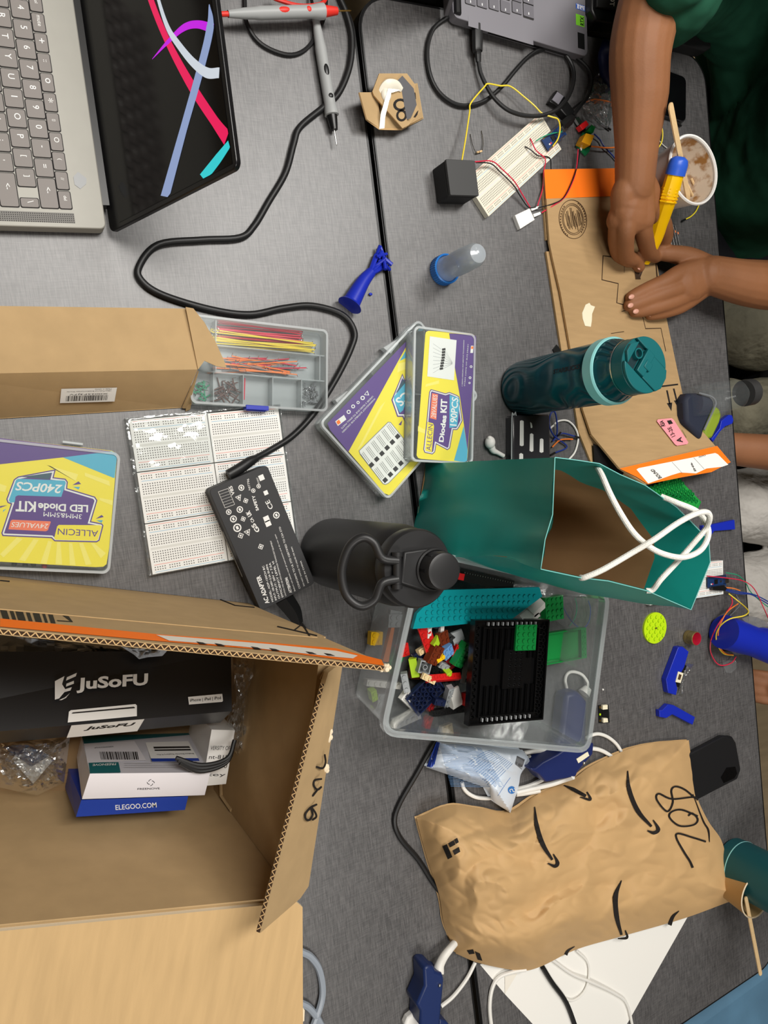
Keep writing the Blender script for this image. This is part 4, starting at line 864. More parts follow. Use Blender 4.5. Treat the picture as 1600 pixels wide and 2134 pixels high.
wire([(735, 270, 3), (760, 310, 3), (810, 365, 3), (850, 395, 3)], zB, 'wire_gray', 'grey jumper wire with a black end on the clear bag', r=1.0, ends=[1])
wire([(610, 230, 8), (560, 270, 10), (650, 200, 6), (690, 190, 6)], zB, 'wire_black', 'short kinked black wire at the cable adapter', r=1.2)
k = MB(); P_ = zB([(700, 110), (760, 0), (800, -60), (860, 0), (900, 90), (905, 300), (870, 410), (800, 400), (700, 310), (650, 230)])
cxp = sum(p[0] for p in P_) / 10; cyp = sum(p[1] for p in P_) / 10
def bagf(u, v):
    t = u * len(P_); i = int(t) % len(P_); f = t - int(t); a, b2 = P_[i], P_[(i + 1) % len(P_)]
    x = a[0] + (b2[0] - a[0]) * f; y = a[1] + (b2[1] - a[1]) * f; x = x + (cxp - x) * v; y = y + (cyp - y) * v
    return W(x, y, 1 + 16 * v ** .5 * (0.6 + noise.noise(Vector((x * .09, y * .09, 0)))) + 2)
k.grid(60, 12, bagf, 'clear_bag'); k.build('plastic_bag', label='small crumpled clear plastic bag against the arm', cat='plastic bag')
# phone and wires right of the arm
M('phone', (8, 8, 10), 0.15, coat=0.3); M('phone_rim', (60, 58, 60), 0.3, metal=.5)
z4 = crop(1200, 0, 4)
pm = frame(W(*z4([(645, 935)])[0], 8), W(*z4([(870, 1008)])[0], 8)); ph = thing('phone', 'black phone lying face up behind the forearm and the paper cup', 'phone', pm)
pI = pm.inverted(); c_ = pI @ W(*z4([(915, 640)])[0], 8)
pmz = 0; Wp = c_.y; X1 = c_.x + 2
MB().prism(rr(140, Wp, 9, X1 - 70, Wp / 2), -7.5, -0.6, 'phone_rim').build('frame', ph, bevel=1); MB().prism(rr(137, Wp - 3, 8, X1 - 70, Wp / 2), -0.6, 0.1, 'phone').build('screen', ph)
wire([(1225, 290, 4), (1265, 350, 3), (1296, 430, 3), (1285, 530, 3), (1225, 590, 3), (1150, 600, 3)], zB, 'wire_yellow', 'yellow jumper wire curving out from under the forearm above the cup', r=1.0)
wire([(1240, 300, 3), (1218, 370, 3), (1222, 450, 3), (1235, 540, 3)], zB, 'wire_blue', 'blue jumper wire beside the forearm above the cup', r=1.0, ends=[1])
wire([(1225, 400, 2), (1250, 470, 2), (1290, 530, 2), (1350, 580, 2)], zB, 'wire_white', 'pale thin wire under the yellow loop beside the forearm', r=.6)
wire([(1590, 1010, 3), (1560, 1070, 3), (1520, 1110, 3), (1478, 1132, 3)], zB, 'yellow', 'yellow-green wire with a black tip below the paper cup', r=.9, ends=[1])
wire([(1400, 330, 3), (1420, 370, 3), (1445, 390, 3)], zB, 'wire_black', 'short black wire at the corner of the face-up phone', r=1.6)
zh = crop(1230, 360, 4.324)
for i in range(5):
    k = MB(); x0, y0, x1, y1 = 705 + i * 14, 640 + i * 4, 655 + i * 22, 420 + i * 14
    k.tube([W(*zh([(x0 + i * 12, y0 + 14)])[0], 2), W(*zh([(x1 + 20, y1)])[0], 2)], .5, 'steel', sm=0, seg=5); k.tube([W(*zh([(x1 + 40 + i * 2, y1 + 78)])[0], 2), W(*zh([(x1 + 36 + i * 2, y1 + 58)])[0], 2)], 1.2, 'copper', sm=0, seg=7)
    k.build('resistor', label='resistor in the taped strip beside the cutting hand', cat='resistor', group='taped resistors by the cutting hand')
k = MB(); k.pslab(zh([(690, 655), (830, 655), (830, 690), (700, 700)]), 0.5, 3.2, 'wood_stick'); k.build('tape_strip', label='tan paper tape holding the resistor legs beside the hands', cat='tape')
# dark things along the top right
db = thing('black_case', 'black case at the top edge between the grey laptop and the green sleeve', 'case', at(W(1262, 20, 0)))
MB().pslab([(1232, -60), (1232, 20), (1242, 42), (1300, 50), (1330, 40), (1330, -60)], 0, 28, 'black').build('body', db, world=True, bevel=3)
k = MB(); k.pslab([(1244, -50), (1244, 14), (1300, 22), (1300, -50)], 28, 32, 'black_matte'); k.build('raised_lid', db, world=True, bevel=1)
k = MB(); k.textq('TC', [(1270, 13), (1272, -6), (1282, -6), (1280, 13)], 32.4, 'white', bold=.04); k.build('lettering', db, world=True)
MB().tube([W(1262, 88, 6), W(1264, 120, 16), W(1268, 150, 14), W(1274, 176, 6)], [6, 15, 15, 6], 'navy', seg=16, flat=.7).build('mouse', label='dark rounded mouse half hidden behind the forearm above the clear bag', cat='mouse')
k = MB(); k.pslab([(1388, 62), (1400, 55), (1480, 70), (1482, 100), (1470, 106), (1384, 84)], 0, 20, 'black_matte'); k.build('tablet_case', label='dark flat case under the green shirt at the table corner', cat='case', bevel=2)
# ---------------------------------------------------------------- flattened shipping carton
zC = crop(1100, 340, 5.0); zD = crop(1020, 480, 2.759)
M('kr', (172, 142, 102), 0.85, var=0.06, vscale=30, bump=0.25, bscale=200, stretch=(.8, 6, 1), spec=.2)
fc = thing('flattened_carton', 'flattened cardboard carton with an orange end and pink sticker, being cut on the table', 'cardboard', at(W(1260, 640, 0)))
def sheetpx(pts, th, m='kr', mb=None): k = mb or MB(); k.sheet([W(*p) for p in pts][::-1], th, m, me='flute'); return k
H0 = 9
sheetpx([(1134, 353, H0), (1350, 349, H0 - 2), (1362, 505, H0), (1145, 506, H0)], 3.5).build('end_panel', fc, world=True, ang=20)
main = [(1145, 506, H0), (1362, 505, H0), (1368, 545, H0), (1388, 660, H0), (1412, 775, H0), (1431, 862, H0), (1232, 905, H0 + 2), (1215, 855, H0 + 1), (1190, 735, H0), (1168, 610, H0), (1152, 540, H0)]
sheetpx(main, 3.5).build('main_panel', fc, world=True, ang=20)
pc = [(1232, 905, H0 + 2), (1431, 862, H0), (1520, 963, 34), (1500, 972, 34), (1470, 985, 35), (1440, 984, 35), (1400, 996, 36), (1370, 1003, 36), (1345, 1010, 36), (1290, 975, 26)]
sheetpx(pc, 3.5).build('folded_flap', fc, world=True, ang=20)
sheetpx([(1138, 524, 4), (1300, 524, 4), (1330, 900, 4), (1330, 1000, 4), (1240, 985, 4), (1206, 900, 4), (1190, 800, 4), (1170, 732, 4)], 3.5).build('lower_panel', fc, world=True, ang=20)
sheetpx([(1134, 356, 3.6), (1300, 356, 3.6), (1300, 500, 3.6), (1138, 500, 3.6), (1131, 400, 3.6)], 3.4).build('under_panel', fc, world=True)
k = MB(); k.ppx([(1133.6, 353), (1351, 349.5), (1353, 406), (1137.5, 414)], H0 + .15, 'orange')
k.build('orange_tape', fc, world=True, label='orange tape strip')
k = MB()
def ell(cx, cy, rx, ry, n=36, rot=0): return [(cx + rx * math.cos(a * math.tau / n) * math.cos(rot) - ry * math.sin(a * math.tau / n) * math.sin(rot), cy + rx * math.cos(a * math.tau / n) * math.sin(rot) + ry * math.sin(a * math.tau / n) * math.cos(rot)) for a in range(n)]
M('print', (78, 58, 40), 0.8, spec=.1)
def pring(k, cx, cy, rx, ry, w, h, m, c, rot=-.12):
    k.ring([W(*p, h).to_tuple()[:2] for p in c(ell(cx, cy, rx, ry, rot=rot))], [W(*p, h).to_tuple()[:2] for p in c(ell(cx, cy, rx - w, ry - w, rot=rot))], TZ + h - .05, TZ + h + .12, m)
for rx, ry, w in ((146, 206, 6), (112, 166, 5), (100, 150, 5)): pring(k, 468, 585, rx, ry, w, H0 + .1, 'print', zC)
rn = random.Random(5)
for i in range(13):
    x = 390 + i * 12; t = (x - 468) / 100; yy = 130 * math.sqrt(max(0, 1 - t * t)); k.tube([W(*zC([(x, 585 - yy * rn.uniform(.3, 1))])[0], H0 + .1), W(*zC([(x + 25, 585 + yy * rn.uniform(.5, 1))])[0], H0 + .1)], .45, 'print', sm=0, seg=4)
for i in range(40):
    a = i * math.tau / 40; 
    if 0.9 < a % math.pi < 1.9: continue
    x, y = 468 + 128 * math.cos(a), 585 + 186 * math.sin(a); k.ppx(zC([(x - 5, y - 8), (x + 5, y - 8), (x + 5, y + 8), (x - 5, y + 8)]), H0 + .2, 'print')
k.textq('WORCESTER', zC([(440, 700), (430, 480), (500, 470), (520, 690)]), H0 + .25, 'print') if False else None
k.build('printed_stamp', fc, world=True, label='round brown printed stamp')
k = MB()
def cut(pts, w=1.0, h=H0 + .12): k.tube([W(*zC([p])[0], h) for p in pts], w, 'flute_hole', sm=0, seg=4, flat=.3)
cut([(865, 975), (782, 965), (770, 1215), (940, 1255), (925, 1455), (1010, 1480)]); cut([(1005, 1060), (1003, 1140)], .4); cut([(975, 1545), (1020, 1535)], .5); cut([(865, 1775), (1000, 1755)], .5); cut([(1190, 1575), (1225, 1725), (1385, 1720), (1435, 1960)], .8)
cut([(1330, 1010), (1345, 1190)], 1.4); k.build('knife_cuts', fc, world=True)
sheetpx([(1327, 546, 9.6), (1335, 582, 9.6), (1324, 582, 9.6), (1321, 560, 9.6)], .4, 'flute_hole').build('cut_slot', fc, world=True)
k = MB(); zz = [(1005, 897, 0), (1083, 885, 0)]
def onflap(x, y, base=H0): return W(*zD([(x, y)])[0], base + .2)
k.ppx(zD([(960, 896), (1083, 881), (1084, 890), (960, 906)]), H0 + .2, 'ink')
for x0, y0, x1, y1 in ((1019, 920, 1036, 1000), (1058, 910, 1077, 985)):
    k.ppx(zD([(x0 - 5, y0), (x0 + 5, y0 - 1), (x1 + 5, y1), (x1 - 5, y1)]), H0 + .2, 'ink'); k.ppx(zD([(x1 - 18, y1 - 6), (x1 + 14, y1 - 10), (x1 + 9, y1 + 40)]), H0 + .2, 'ink')
k.build('printed_arrows', fc, world=True)
# prints on the raised flap: solve heights on its plane
fa, fb, fc_ = W(1232, 905, H0 + 2), W(1431, 862, H0), W(1520, 963, 34); fn = (fb - fa).cross(fc_ - fa).normalized()
if fn.z < 0: fn = -fn
def onpl(p, off=.3):
    o = Vector((0, 0, CAMH + TZ)); r = ROT @ Vector(((p[0] - 800) / FPX, -(p[1] - 1067) / FPX, -1.0)); t = (fa - o).dot(fn) / r.dot(fn); return o + r * t + fn * off
def plp(k, pts, m, off): k.poly([onpl(p, off) for p in pts], m)
M('pink', (246, 150, 160), .5)
k = MB(); plp(k, zD([(955, 1100), (962, 1090), (1040, 1083), (1052, 1092), (1136, 1222), (1130, 1232), (1072, 1241), (1060, 1234)]), 'pink', 2.2)
v, f, _a = textmesh('A', .03); Q = [onpl(p, 2.5) for p in zD([(1105, 1222), (1095, 1190), (1065, 1195), (1072, 1228)])]
def qp(Q, u, w): return Q[0] * (1 - u) * (1 - w) + Q[1] * u * (1 - w) + Q[2] * u * w + Q[3] * (1 - u) * w
k.add([qp(Q, a, b2) for a, b2 in v], f, 'ink'); v, f, _a = textmesh('13-2E', .02); Q = [onpl(p, 2.5) for p in zD([(1062, 1185), (1035, 1130), (1015, 1140), (1040, 1195)])]; k.add([qp(Q, a, b2) for a, b2 in v], f, 'ink')
plp(k, zD([(1012, 1098), (1035, 1094), (1048, 1114), (1025, 1120)]), 'ink', 2.5)
v, f, _a = textmesh('R5A', .04); Q = [onpl(p, 2.5) for p in zD([(1005, 1128), (990, 1095), (968, 1100), (980, 1132)])]; k.add([qp(Q, a, b2) for a, b2 in v], f, 'ink')
plp(k, zD([(1098, 1150), (1100, 1150), (1125, 1195), (1122, 1196)]), 'ink', 2.5)
k.build('pink_sticker', fc, world=True, label='pink sorting sticker')
k = MB(); plp(k, zD([(742, 1372), (1302, 1242), (1380, 1335), (1270, 1392), (1100, 1422), (905, 1462), (840, 1420)]), 'orange', 2.0)
k.build('printed_band', fc, world=True, label='orange printed band')
k = MB(); plp(k, zD([(838, 1378), (850, 1370), (1290, 1283), (1305, 1290), (1365, 1350), (1330, 1362), (1240, 1372), (1180, 1400), (1090, 1395), (1040, 1410), (905, 1458)]), 'paper', 2.3)
for s_, q_ in (('BOUND', [(985, 1425), (935, 1375), (915, 1380), (965, 1432)]), ('SHIP', [(1170, 1390), (1145, 1340), (1155, 1338), (1182, 1388)]), ('CYCLE1', [(1235, 1300), (1195, 1310), (1195, 1303), (1233, 1293)])):
    v, f, _a = textmesh(s_, .03); Q = [onpl(p, 2.6) for p in zD(q_)]; k.add([qp(Q, a, b2) for a, b2 in v], f, 'ink')
for x in (1040, 1165): plp(k, zD([(x, 1335 - (x - 1040) * .2), (x + 2, 1335 - (x - 1040) * .2), (x + 62, 1400 - (x - 1040) * .2), (x + 60, 1400 - (x - 1040) * .2)]), 'wire_gray', 2.6)
k.build('address_label', fc, world=True, label='torn white address label')
k = MB(); M('masking', (232, 224, 196), .8); k.pslab(zC([(600, 1475), (640, 1455), (655, 1480), (698, 1495), (668, 1570), (665, 1640), (655, 1705), (595, 1695), (570, 1620), (565, 1560)]), H0 - .2, H0 + .7, 'masking'); k.build('masking_tape', label='torn cream masking tape piece stuck on the cardboard', cat='tape')
k = MB(); k.pslab([(1236, 925), (1262, 940), (1300, 985), (1290, 1003), (1240, 985)], 7.6, 8.4, 'black'); k.build('black_patch', label='flat black patch under the folded carton flap', cat='sheet')  # thin black slab below the folded flap
k = MB(); k.pslab([(1152, 728), (1160, 718), (1172, 734), (1170, 740), (1156, 737)], 0, 2, 'pcb_black'); k.build('board_offcut', label='tiny dark circuit board offcut behind the teal bottle', cat='circuit board')
# ---------------------------------------------------------------- teal steel bottle with flip lid
def tealbody():
    m = bpy.data.materials.new('teal_enamel'); m.use_nodes = True; nt = m.node_tree; b = nt.nodes['Principled BSDF']; b.inputs['Base Color'].default_value = lin((12, 72, 84)); b.inputs['Roughness'].default_value = .32; b.inputs['Metallic'].default_value = .35
    tc = nt.nodes.new('ShaderNodeTexCoord'); n = nt.nodes.new('ShaderNodeTexWave'); n.inputs['Scale'].default_value = 42; n.inputs['Distortion'].default_value = 26; n.inputs['Detail'].default_value = .5; n.inputs['Detail Scale'].default_value = .35
    nt.links.new(tc.outputs['Object'], n.inputs[0]); bp = nt.nodes.new('ShaderNodeBump'); bp.inputs['Strength'].default_value = .6; bp.inputs['Distance'].default_value = .004; rr_ = nt.nodes.new('ShaderNodeMix'); rr_.data_type = 'RGBA'; rr_.inputs[6].default_value = lin((12, 70, 82)); rr_.inputs[7].default_value = lin((18, 84, 94)); nt.links.new(n.outputs['Fac'], rr_.inputs[0]); nt.links.new(rr_.outputs[2], b.inputs['Base Color']); nt.links.new(n.outputs['Fac'], bp.inputs['Height']); nt.links.new(bp.outputs[0], b.inputs['Normal']); MATS['teal_enamel'] = m
tealbody(); M('teal_lid', (14, 96, 100), .4); M('mint', (142, 208, 208), .45); M('teal_dark', (6, 40, 46), .5)
tb = thing('water_bottle', 'teal wave-patterned steel bottle with a mint ring and flip lid, standing beside the cardboard', 'bottle', at((634, 137, TZ), math.radians(12)))
MB().lathe([(0, 0), (32, 0), (35.5, 3), (36.5, 8), (36.5, 158), (35, 164)], 'teal_enamel', seg=56).build('body', tb)
MB().lathe([(37, 158), (39, 160), (39, 173), (37.5, 175), (36.4, 175), (36.4, 158)], 'mint', seg=56).build('ring', tb, label='mint silicone ring')
MB().lathe([(36.3, 172), (35.4, 180), (31.2, 190), (31, 196)], 'teal_enamel', seg=56).build('shoulder', tb)
k = MB(); k.lathe([(31, 195), (31.6, 195.5), (31.6, 197)], 'steel', seg=56); k.build('steel_rim', tb)
lidr = 31.2; R_ = Matrix.Rotation(math.radians(-47), 4, 'Z')
k = MB(); k.lathe([(lidr, 197), (lidr, 213), (lidr - 1, 214), (0, 214)], 'teal_lid', seg=56)
half = [(lidr * math.cos(math.radians(a)), lidr * math.sin(math.radians(a))) for a in range(0, 360, 6)]
k.build('lid_base', tb)
def seg_(c0_, s): return [p for p in half if (p[1] * s) > c0_]
a_ = seg_(15.5, 1); k = MB(); k.prism(a_, 214, 218, 'teal_lid', R_); k.build('lid_shoulder', tb, bevel=.8)
a_ = seg_(15.5, -1); k = MB(); k.prism(a_, 214, 218, 'teal_lid', R_); k.build('lid_shoulder', tb, bevel=.8)
k = MB(); k.prism([(3, -15), (3, 15), (28, 15), (32.5, 7), (33, -7), (28, -15)], 214, 219, 'teal_lid', R_); k.prism([(-9, -15), (3, -15), (3, 15), (-9, 15)], 216, 221, 'teal_lid', R_); k.prism([(-4, -6), (6, -6), (6, 4), (-4, 4)], 219, 222, 'teal_lid', R_); k.build('flip_cap', tb, bevel=.8)
k = MB(); k.prism([(-22, -15), (-9.5, -15), (-9.5, 15), (-22, 15)], 214, 214.3, 'teal_dark', R_); k.lathe([(6.5, 214), (6, 219), (4.6, 219), (4.5, 214.5)], 'teal_lid', R_ @ Matrix.Translation((-16, 3, 0)), seg=18); k.build('spout', tb)
k = MB(); k.prism([(-30.5, -5), (-22, -15), (-22, 15), (-30.5, 5)], 214, 218, 'teal_lid', R_); k.build('lid_front', tb, bevel=.6)
v, f, _a = textmesh('STARBUCKS', .03); TI = FR[tb.name].inverted()
k = MB(); ph0 = math.radians(180 - 12 + -8)
k.add([(36.9 * math.cos(ph0 - (b2 - .5) * .16), 36.9 * math.sin(ph0 - (b2 - .5) * .16), 108 + a * 46) for a, b2 in v], f, 'black'); k.build('lettering', tb)
# ---------------------------------------------------------------- black steel bottle with a loop lid
M('bottle_black', (26, 26, 27), .5, spec=.5); M('lid_black', (36, 36, 37), .42)
bb_ = thing('water_bottle', 'matte black steel bottle with a carry loop and spout cap, behind the brick bin', 'bottle', at((352, -75, TZ), math.radians(0)))
MB().lathe([(0, 0), (37, 0), (40.5, 3), (41, 8), (41, 168), (39.5, 180), (36, 188)], 'bottle_black', seg=64).build('body', bb_)
k = MB(); k.lathe([(36, 187.5), (36.4, 188.5), (35.5, 189.5)], 'steel', seg=64); k.build('steel_rim', bb_)
k = MB(); k.lathe([(37.5, 189), (38, 191), (38, 203), (36, 206), (0, 206)], 'lid_black', seg=64); k.build('lid_base', bb_)
k = MB(); k.prism([(-20, -15), (-20, 15), (8, 21), (20, 19), (33, 10), (36, 0), (33, -10), (20, -19), (8, -21)], 206, 211, 'lid_black', Matrix.Rotation(-.12, 4, 'Z')); k.build('lid_bridge', bb_, bevel=2)
T_ = Matrix.Translation((15, -1, 0)); k = MB(); k.lathe([(21, 207), (20.5, 213), (19, 214)], 'lid_black', T_, 36); k.lathe([(18.5, 208), (18, 226), (17, 228.5), (14, 229.5), (0, 229.5)], 'lid_black', T_, 44)
for a in (0.6, 2.2, 3.1, 4.4, 5.6): k.box(17.9, 18.4, -1.2, 1.2, 212, 224, 'black', T_ @ Matrix.Rotation(a, 4, 'Z'))
k.build('spout_cap', bb_)
k = MB(); k.tube([(-25, -15, 210), (-25, 15, 210)], 4.2, 'lid_black', sm=0, seg=14); k.tube([(-25, -17, 210), (-25, -13, 210)], 5, 'lid_black', sm=0, seg=14); k.tube([(-25, 13, 210), (-25, 17, 210)], 5, 'lid_black', sm=0, seg=14); k.build('hinge_pin', bb_)
k = MB(); k.tube([(-25, 9, 211), (-40, 12, 209), (-47, 26, 206), (-57, 31, 202), (-68, 22, 197), (-74, 0, 194), (-70, -22, 196), (-58, -32, 201), (-46, -26, 206), (-40, -11, 209), (-25, -8, 211)], 4.2, 'lid_black', seg=12, flat=1.0); k.build('carry_loop', bb_)
# ---------------------------------------------------------------- earbud, slab with painted reflections, wires beside it
k = MB(); p0, p1, p2 = W(1021, 922, 8), W(1027, 938, 6), W(1049, 950, 4); k.ball(p0, 8, 'white', sc=(.85, 1.05, .9), seg=20, rings=12); k.tube([p0, p1, p1.lerp(p2, .4), p2], [5.5, 4.2, 3, 2.8], 'white', seg=14, sm=5); k.ball(p0 + Vector((-2, 5, 2)), 3.6, 'white'); M('earmesh', (70, 70, 72), .6)
k.tube([p2, p2 + (p2 - p1).normalized() * 1.2], 2.4, 'steel', sm=0); k.build('earbud', label='single white wireless earbud beside the teal bag', cat='earbud')
zE = crop(1040, 680, 4.21); M('slab', (46, 46, 50), .25, coat=.3)
se = thing('phone', 'dark slab in a clear case with white painted reflections, beside the teal bag', 'phone', at(W(1100, 915, 0)))
MB().pslab(zE([(118, 785), (150, 778), (430, 770), (445, 790), (450, 1300), (120, 1300)]), 0, 16, 'slab').build('body', se, world=True, bevel=2)
k = MB()
for q_ in ([(182, 830), (198, 824), (215, 832), (215, 1045), (198, 1052), (180, 1045)], [(270, 945), (285, 938), (300, 948), (300, 1095), (284, 1102), (266, 1092)], [(357, 990), (372, 983), (388, 992), (388, 1103), (370, 1110), (354, 1102)], [(272, 840), (285, 850), (292, 880), (288, 893), (276, 890)], [(176, 1120), (192, 1112), (210, 1122), (210, 1290), (176, 1290)]): k.ppx(zE(q_), 16.2, 'white')  # ceiling panel reflections painted as white shapes on the glossy top
k.build('slot_marks', se, world=True, flat=True)
k = MB(); k.tube([W(*zE([(x, y)])[0], 15) for x, y in ((108, 1300), (112, 800), (128, 782), (148, 790), (152, 1300))], .8, 'clear_edge', sm=3, seg=6); k.build('clear_case', se, world=True)
wire([(490, 1110, 3), (595, 1055, 3), (480, 960, 5), (437, 860, 8), (450, 770, 10), (485, 750, 10), (505, 830, 8), (505, 950, 5), (470, 1010, 3)], zE, 'wire_blue', 'blue jumper wire looping beside the dark slab', r=1.1, ends=[0])
wire([(465, 1060, 3), (530, 1000, 4), (600, 990, 4), (645, 992, 4)], zE, 'wire_orange', 'orange jumper wire beside the dark slab', r=1.1)
wire([(660, 965, 5), (580, 942, 5), (535, 945, 5), (480, 1000, 3)], zE, 'wire_blue', 'short blue jumper wire crossing over the orange one', r=1.1, ends=[0])
wire([(515, 960, 7), (540, 930, 8)], zE, 'wire_black', 'black jumper tip standing up beside the dark slab', r=1.5)
wire([(440, 900, 2), (470, 875, 2), (520, 832, 2), (600, 830, 2), (665, 890, 2), (692, 980, 2), (665, 1100, 2), (600, 1180, 2)], zE, 'wire_white', 'thin white cable curling between the dark slab and the carton', r=1.4, cat='cable')
# ---------------------------------------------------------------- clear bin of building bricks
def rquad(q, r, n=5):
    out = []; m_ = len(q)
    for i in range(m_):
        p = Vector(q[i]); a = Vector(q[i - 1]); c = Vector(q[(i + 1) % m_]); pa = p + (a - p).normalized() * r; pc = p + (c - p).normalized() * r
        for k in range(n + 1):
            t = k / n; out.append(tuple(pa * (1 - t) ** 2 + p * 2 * t * (1 - t) + pc * t * t))
    return out
def inset(q, d):
    n = len(q); ar = sum(q[i][0] * q[(i + 1) % n][1] - q[(i + 1) % n][0] * q[i][1] for i in range(n)); return shrink(q, d)
HBN = 104.0
rim = [W(*p, HBN).to_tuple()[:2] for p in [(883, 1150), (1268, 1237), (1226, 1564), (799, 1527)]]
base = inset(rim, 11)
Mfilm('clear_rim', fac=.17, rough=.15)
bn = thing('storage_bin', 'clear plastic bin full of loose building bricks in the middle of the table', 'bin', at((sum(p[0] for p in base) / 4, sum(p[1] for p in base) / 4, TZ)))
k = MB(); ro, ri = rquad(rim, 18), rquad(inset(rim, 1.6), 17); bo, bi = rquad(base, 14), rquad(inset(base, 1.6), 13)
k.ring(ro, ri, TZ + .4, TZ + HBN - 1, 'clear', o0=bo, i0=bi); k.prism(bo, TZ + .3, TZ + 1.8, 'clear_thin'); k.build('tub', bn, world=True)
k = MB(); fo, fi = rquad(inset(rim, -4), 22), rquad(inset(rim, 3), 15)
k.ring(fo, fi, TZ + HBN - 1.4, TZ + HBN, 'clear_rim'); k.ring(fo, rquad(inset(rim, -2.8), 21), TZ + HBN - 9, TZ + HBN - 1, 'clear_rim'); k.ring(rquad(inset(rim, 1.5), 17), fi, TZ + HBN - 12, TZ + HBN - 1, 'clear'); k.build('rim', bn, world=True)
BT = frame(Vector((*base[3], 0)), Vector((*base[2], 0)))
COL = dict(red=(206, 28, 26), blue_l=(112, 160, 214), navy=(24, 34, 66), gray=(150, 154, 156), dgray=(84, 88, 90), white=(232, 230, 224), lime=(176, 214, 44), brown=(112, 48, 26), yellow=(246, 196, 24), tan=(232, 208, 160), green=(18, 126, 58), black=(18, 18, 19), teal=(10, 150, 158), orange=(206, 116, 58), dred=(120, 24, 26))
for a_, b_2 in COL.items(): M('lego_' + a_, b_2, .28)
def brick(nx, ny, pl, c, kind='studs'):
    k = MB(); h = 3.2 * pl; m_ = 'lego_' + c; X, Y = nx * 8 - .2, ny * 8 - .2
    if kind == 'under':
        o = [(-X / 2, -Y / 2), (X / 2, -Y / 2), (X / 2, Y / 2), (-X / 2, Y / 2)]; i = [(a * (X - 3) / X, b * (Y - 3) / Y) for a, b in o]
        k.ring(o, i, 1, h, m_); k.box(-X / 2, X / 2, -Y / 2, Y / 2, 0, 1, m_)
        for a in range(nx - 1):
            for b in range(ny - 1): k.lathe([(3.2, 1), (3.2, h), (2.4, h), (2.4, 1)], m_, Matrix.Translation(((a - (nx - 2) / 2) * 8, (b - (ny - 2) / 2) * 8, 0)), 12)
    elif kind == 'slope':
        k.prism([(-Y / 2, 0), (Y / 2, 0), (Y / 2, h * .25), (-Y / 2 + 6, h), (-Y / 2, h)], -X / 2, X / 2, m_, Matrix(((0, 0, 1, 0), (1, 0, 0, 0), (0, 1, 0, 0), (0, 0, 0, 1))))
    elif kind == 'beam':
        k.box(-X / 2, X / 2, -Y / 2, Y / 2, 0, h, m_)
        for a in range(nx): k.lathe([(3, h), (3, h + .6), (2, h + .6), (2, h - 1), (0, h - 1)], m_, Matrix.Translation(((a - (nx - 1) / 2) * 8, 0, 0)), 12)
    else:
        k.box(-X / 2, X / 2, -Y / 2, Y / 2, 0, h, m_)
        for a in range(nx):
            for b in range(ny): k.lathe([(2.4, h), (2.4, h + 1.7), (0, h + 1.7)], m_, Matrix.Translation(((a - (nx - 1) / 2) * 8, (b - (ny - 1) / 2) * 8, 0)), 12)
    return k
zA = crop(720, 1150, 5.203)
def put(k, name, c, h, rz, label, tilt=(0, 0), cr=None, cat='toy brick'):
    o = k.build(name, origin=(0, 0, 0), label=label, cat=cat); p = W(*(cr or zA)([c])[0], h)
    m_ = Matrix.Rotation(math.radians(rz), 4, 'Z') @ Matrix.Rotation(math.radians(tilt[0]), 4, 'X') @ Matrix.Rotation(math.radians(tilt[1]), 4, 'Y'); m_.translation = p / 1000; o.matrix_world = m_; FR[o.name] = m_; return o
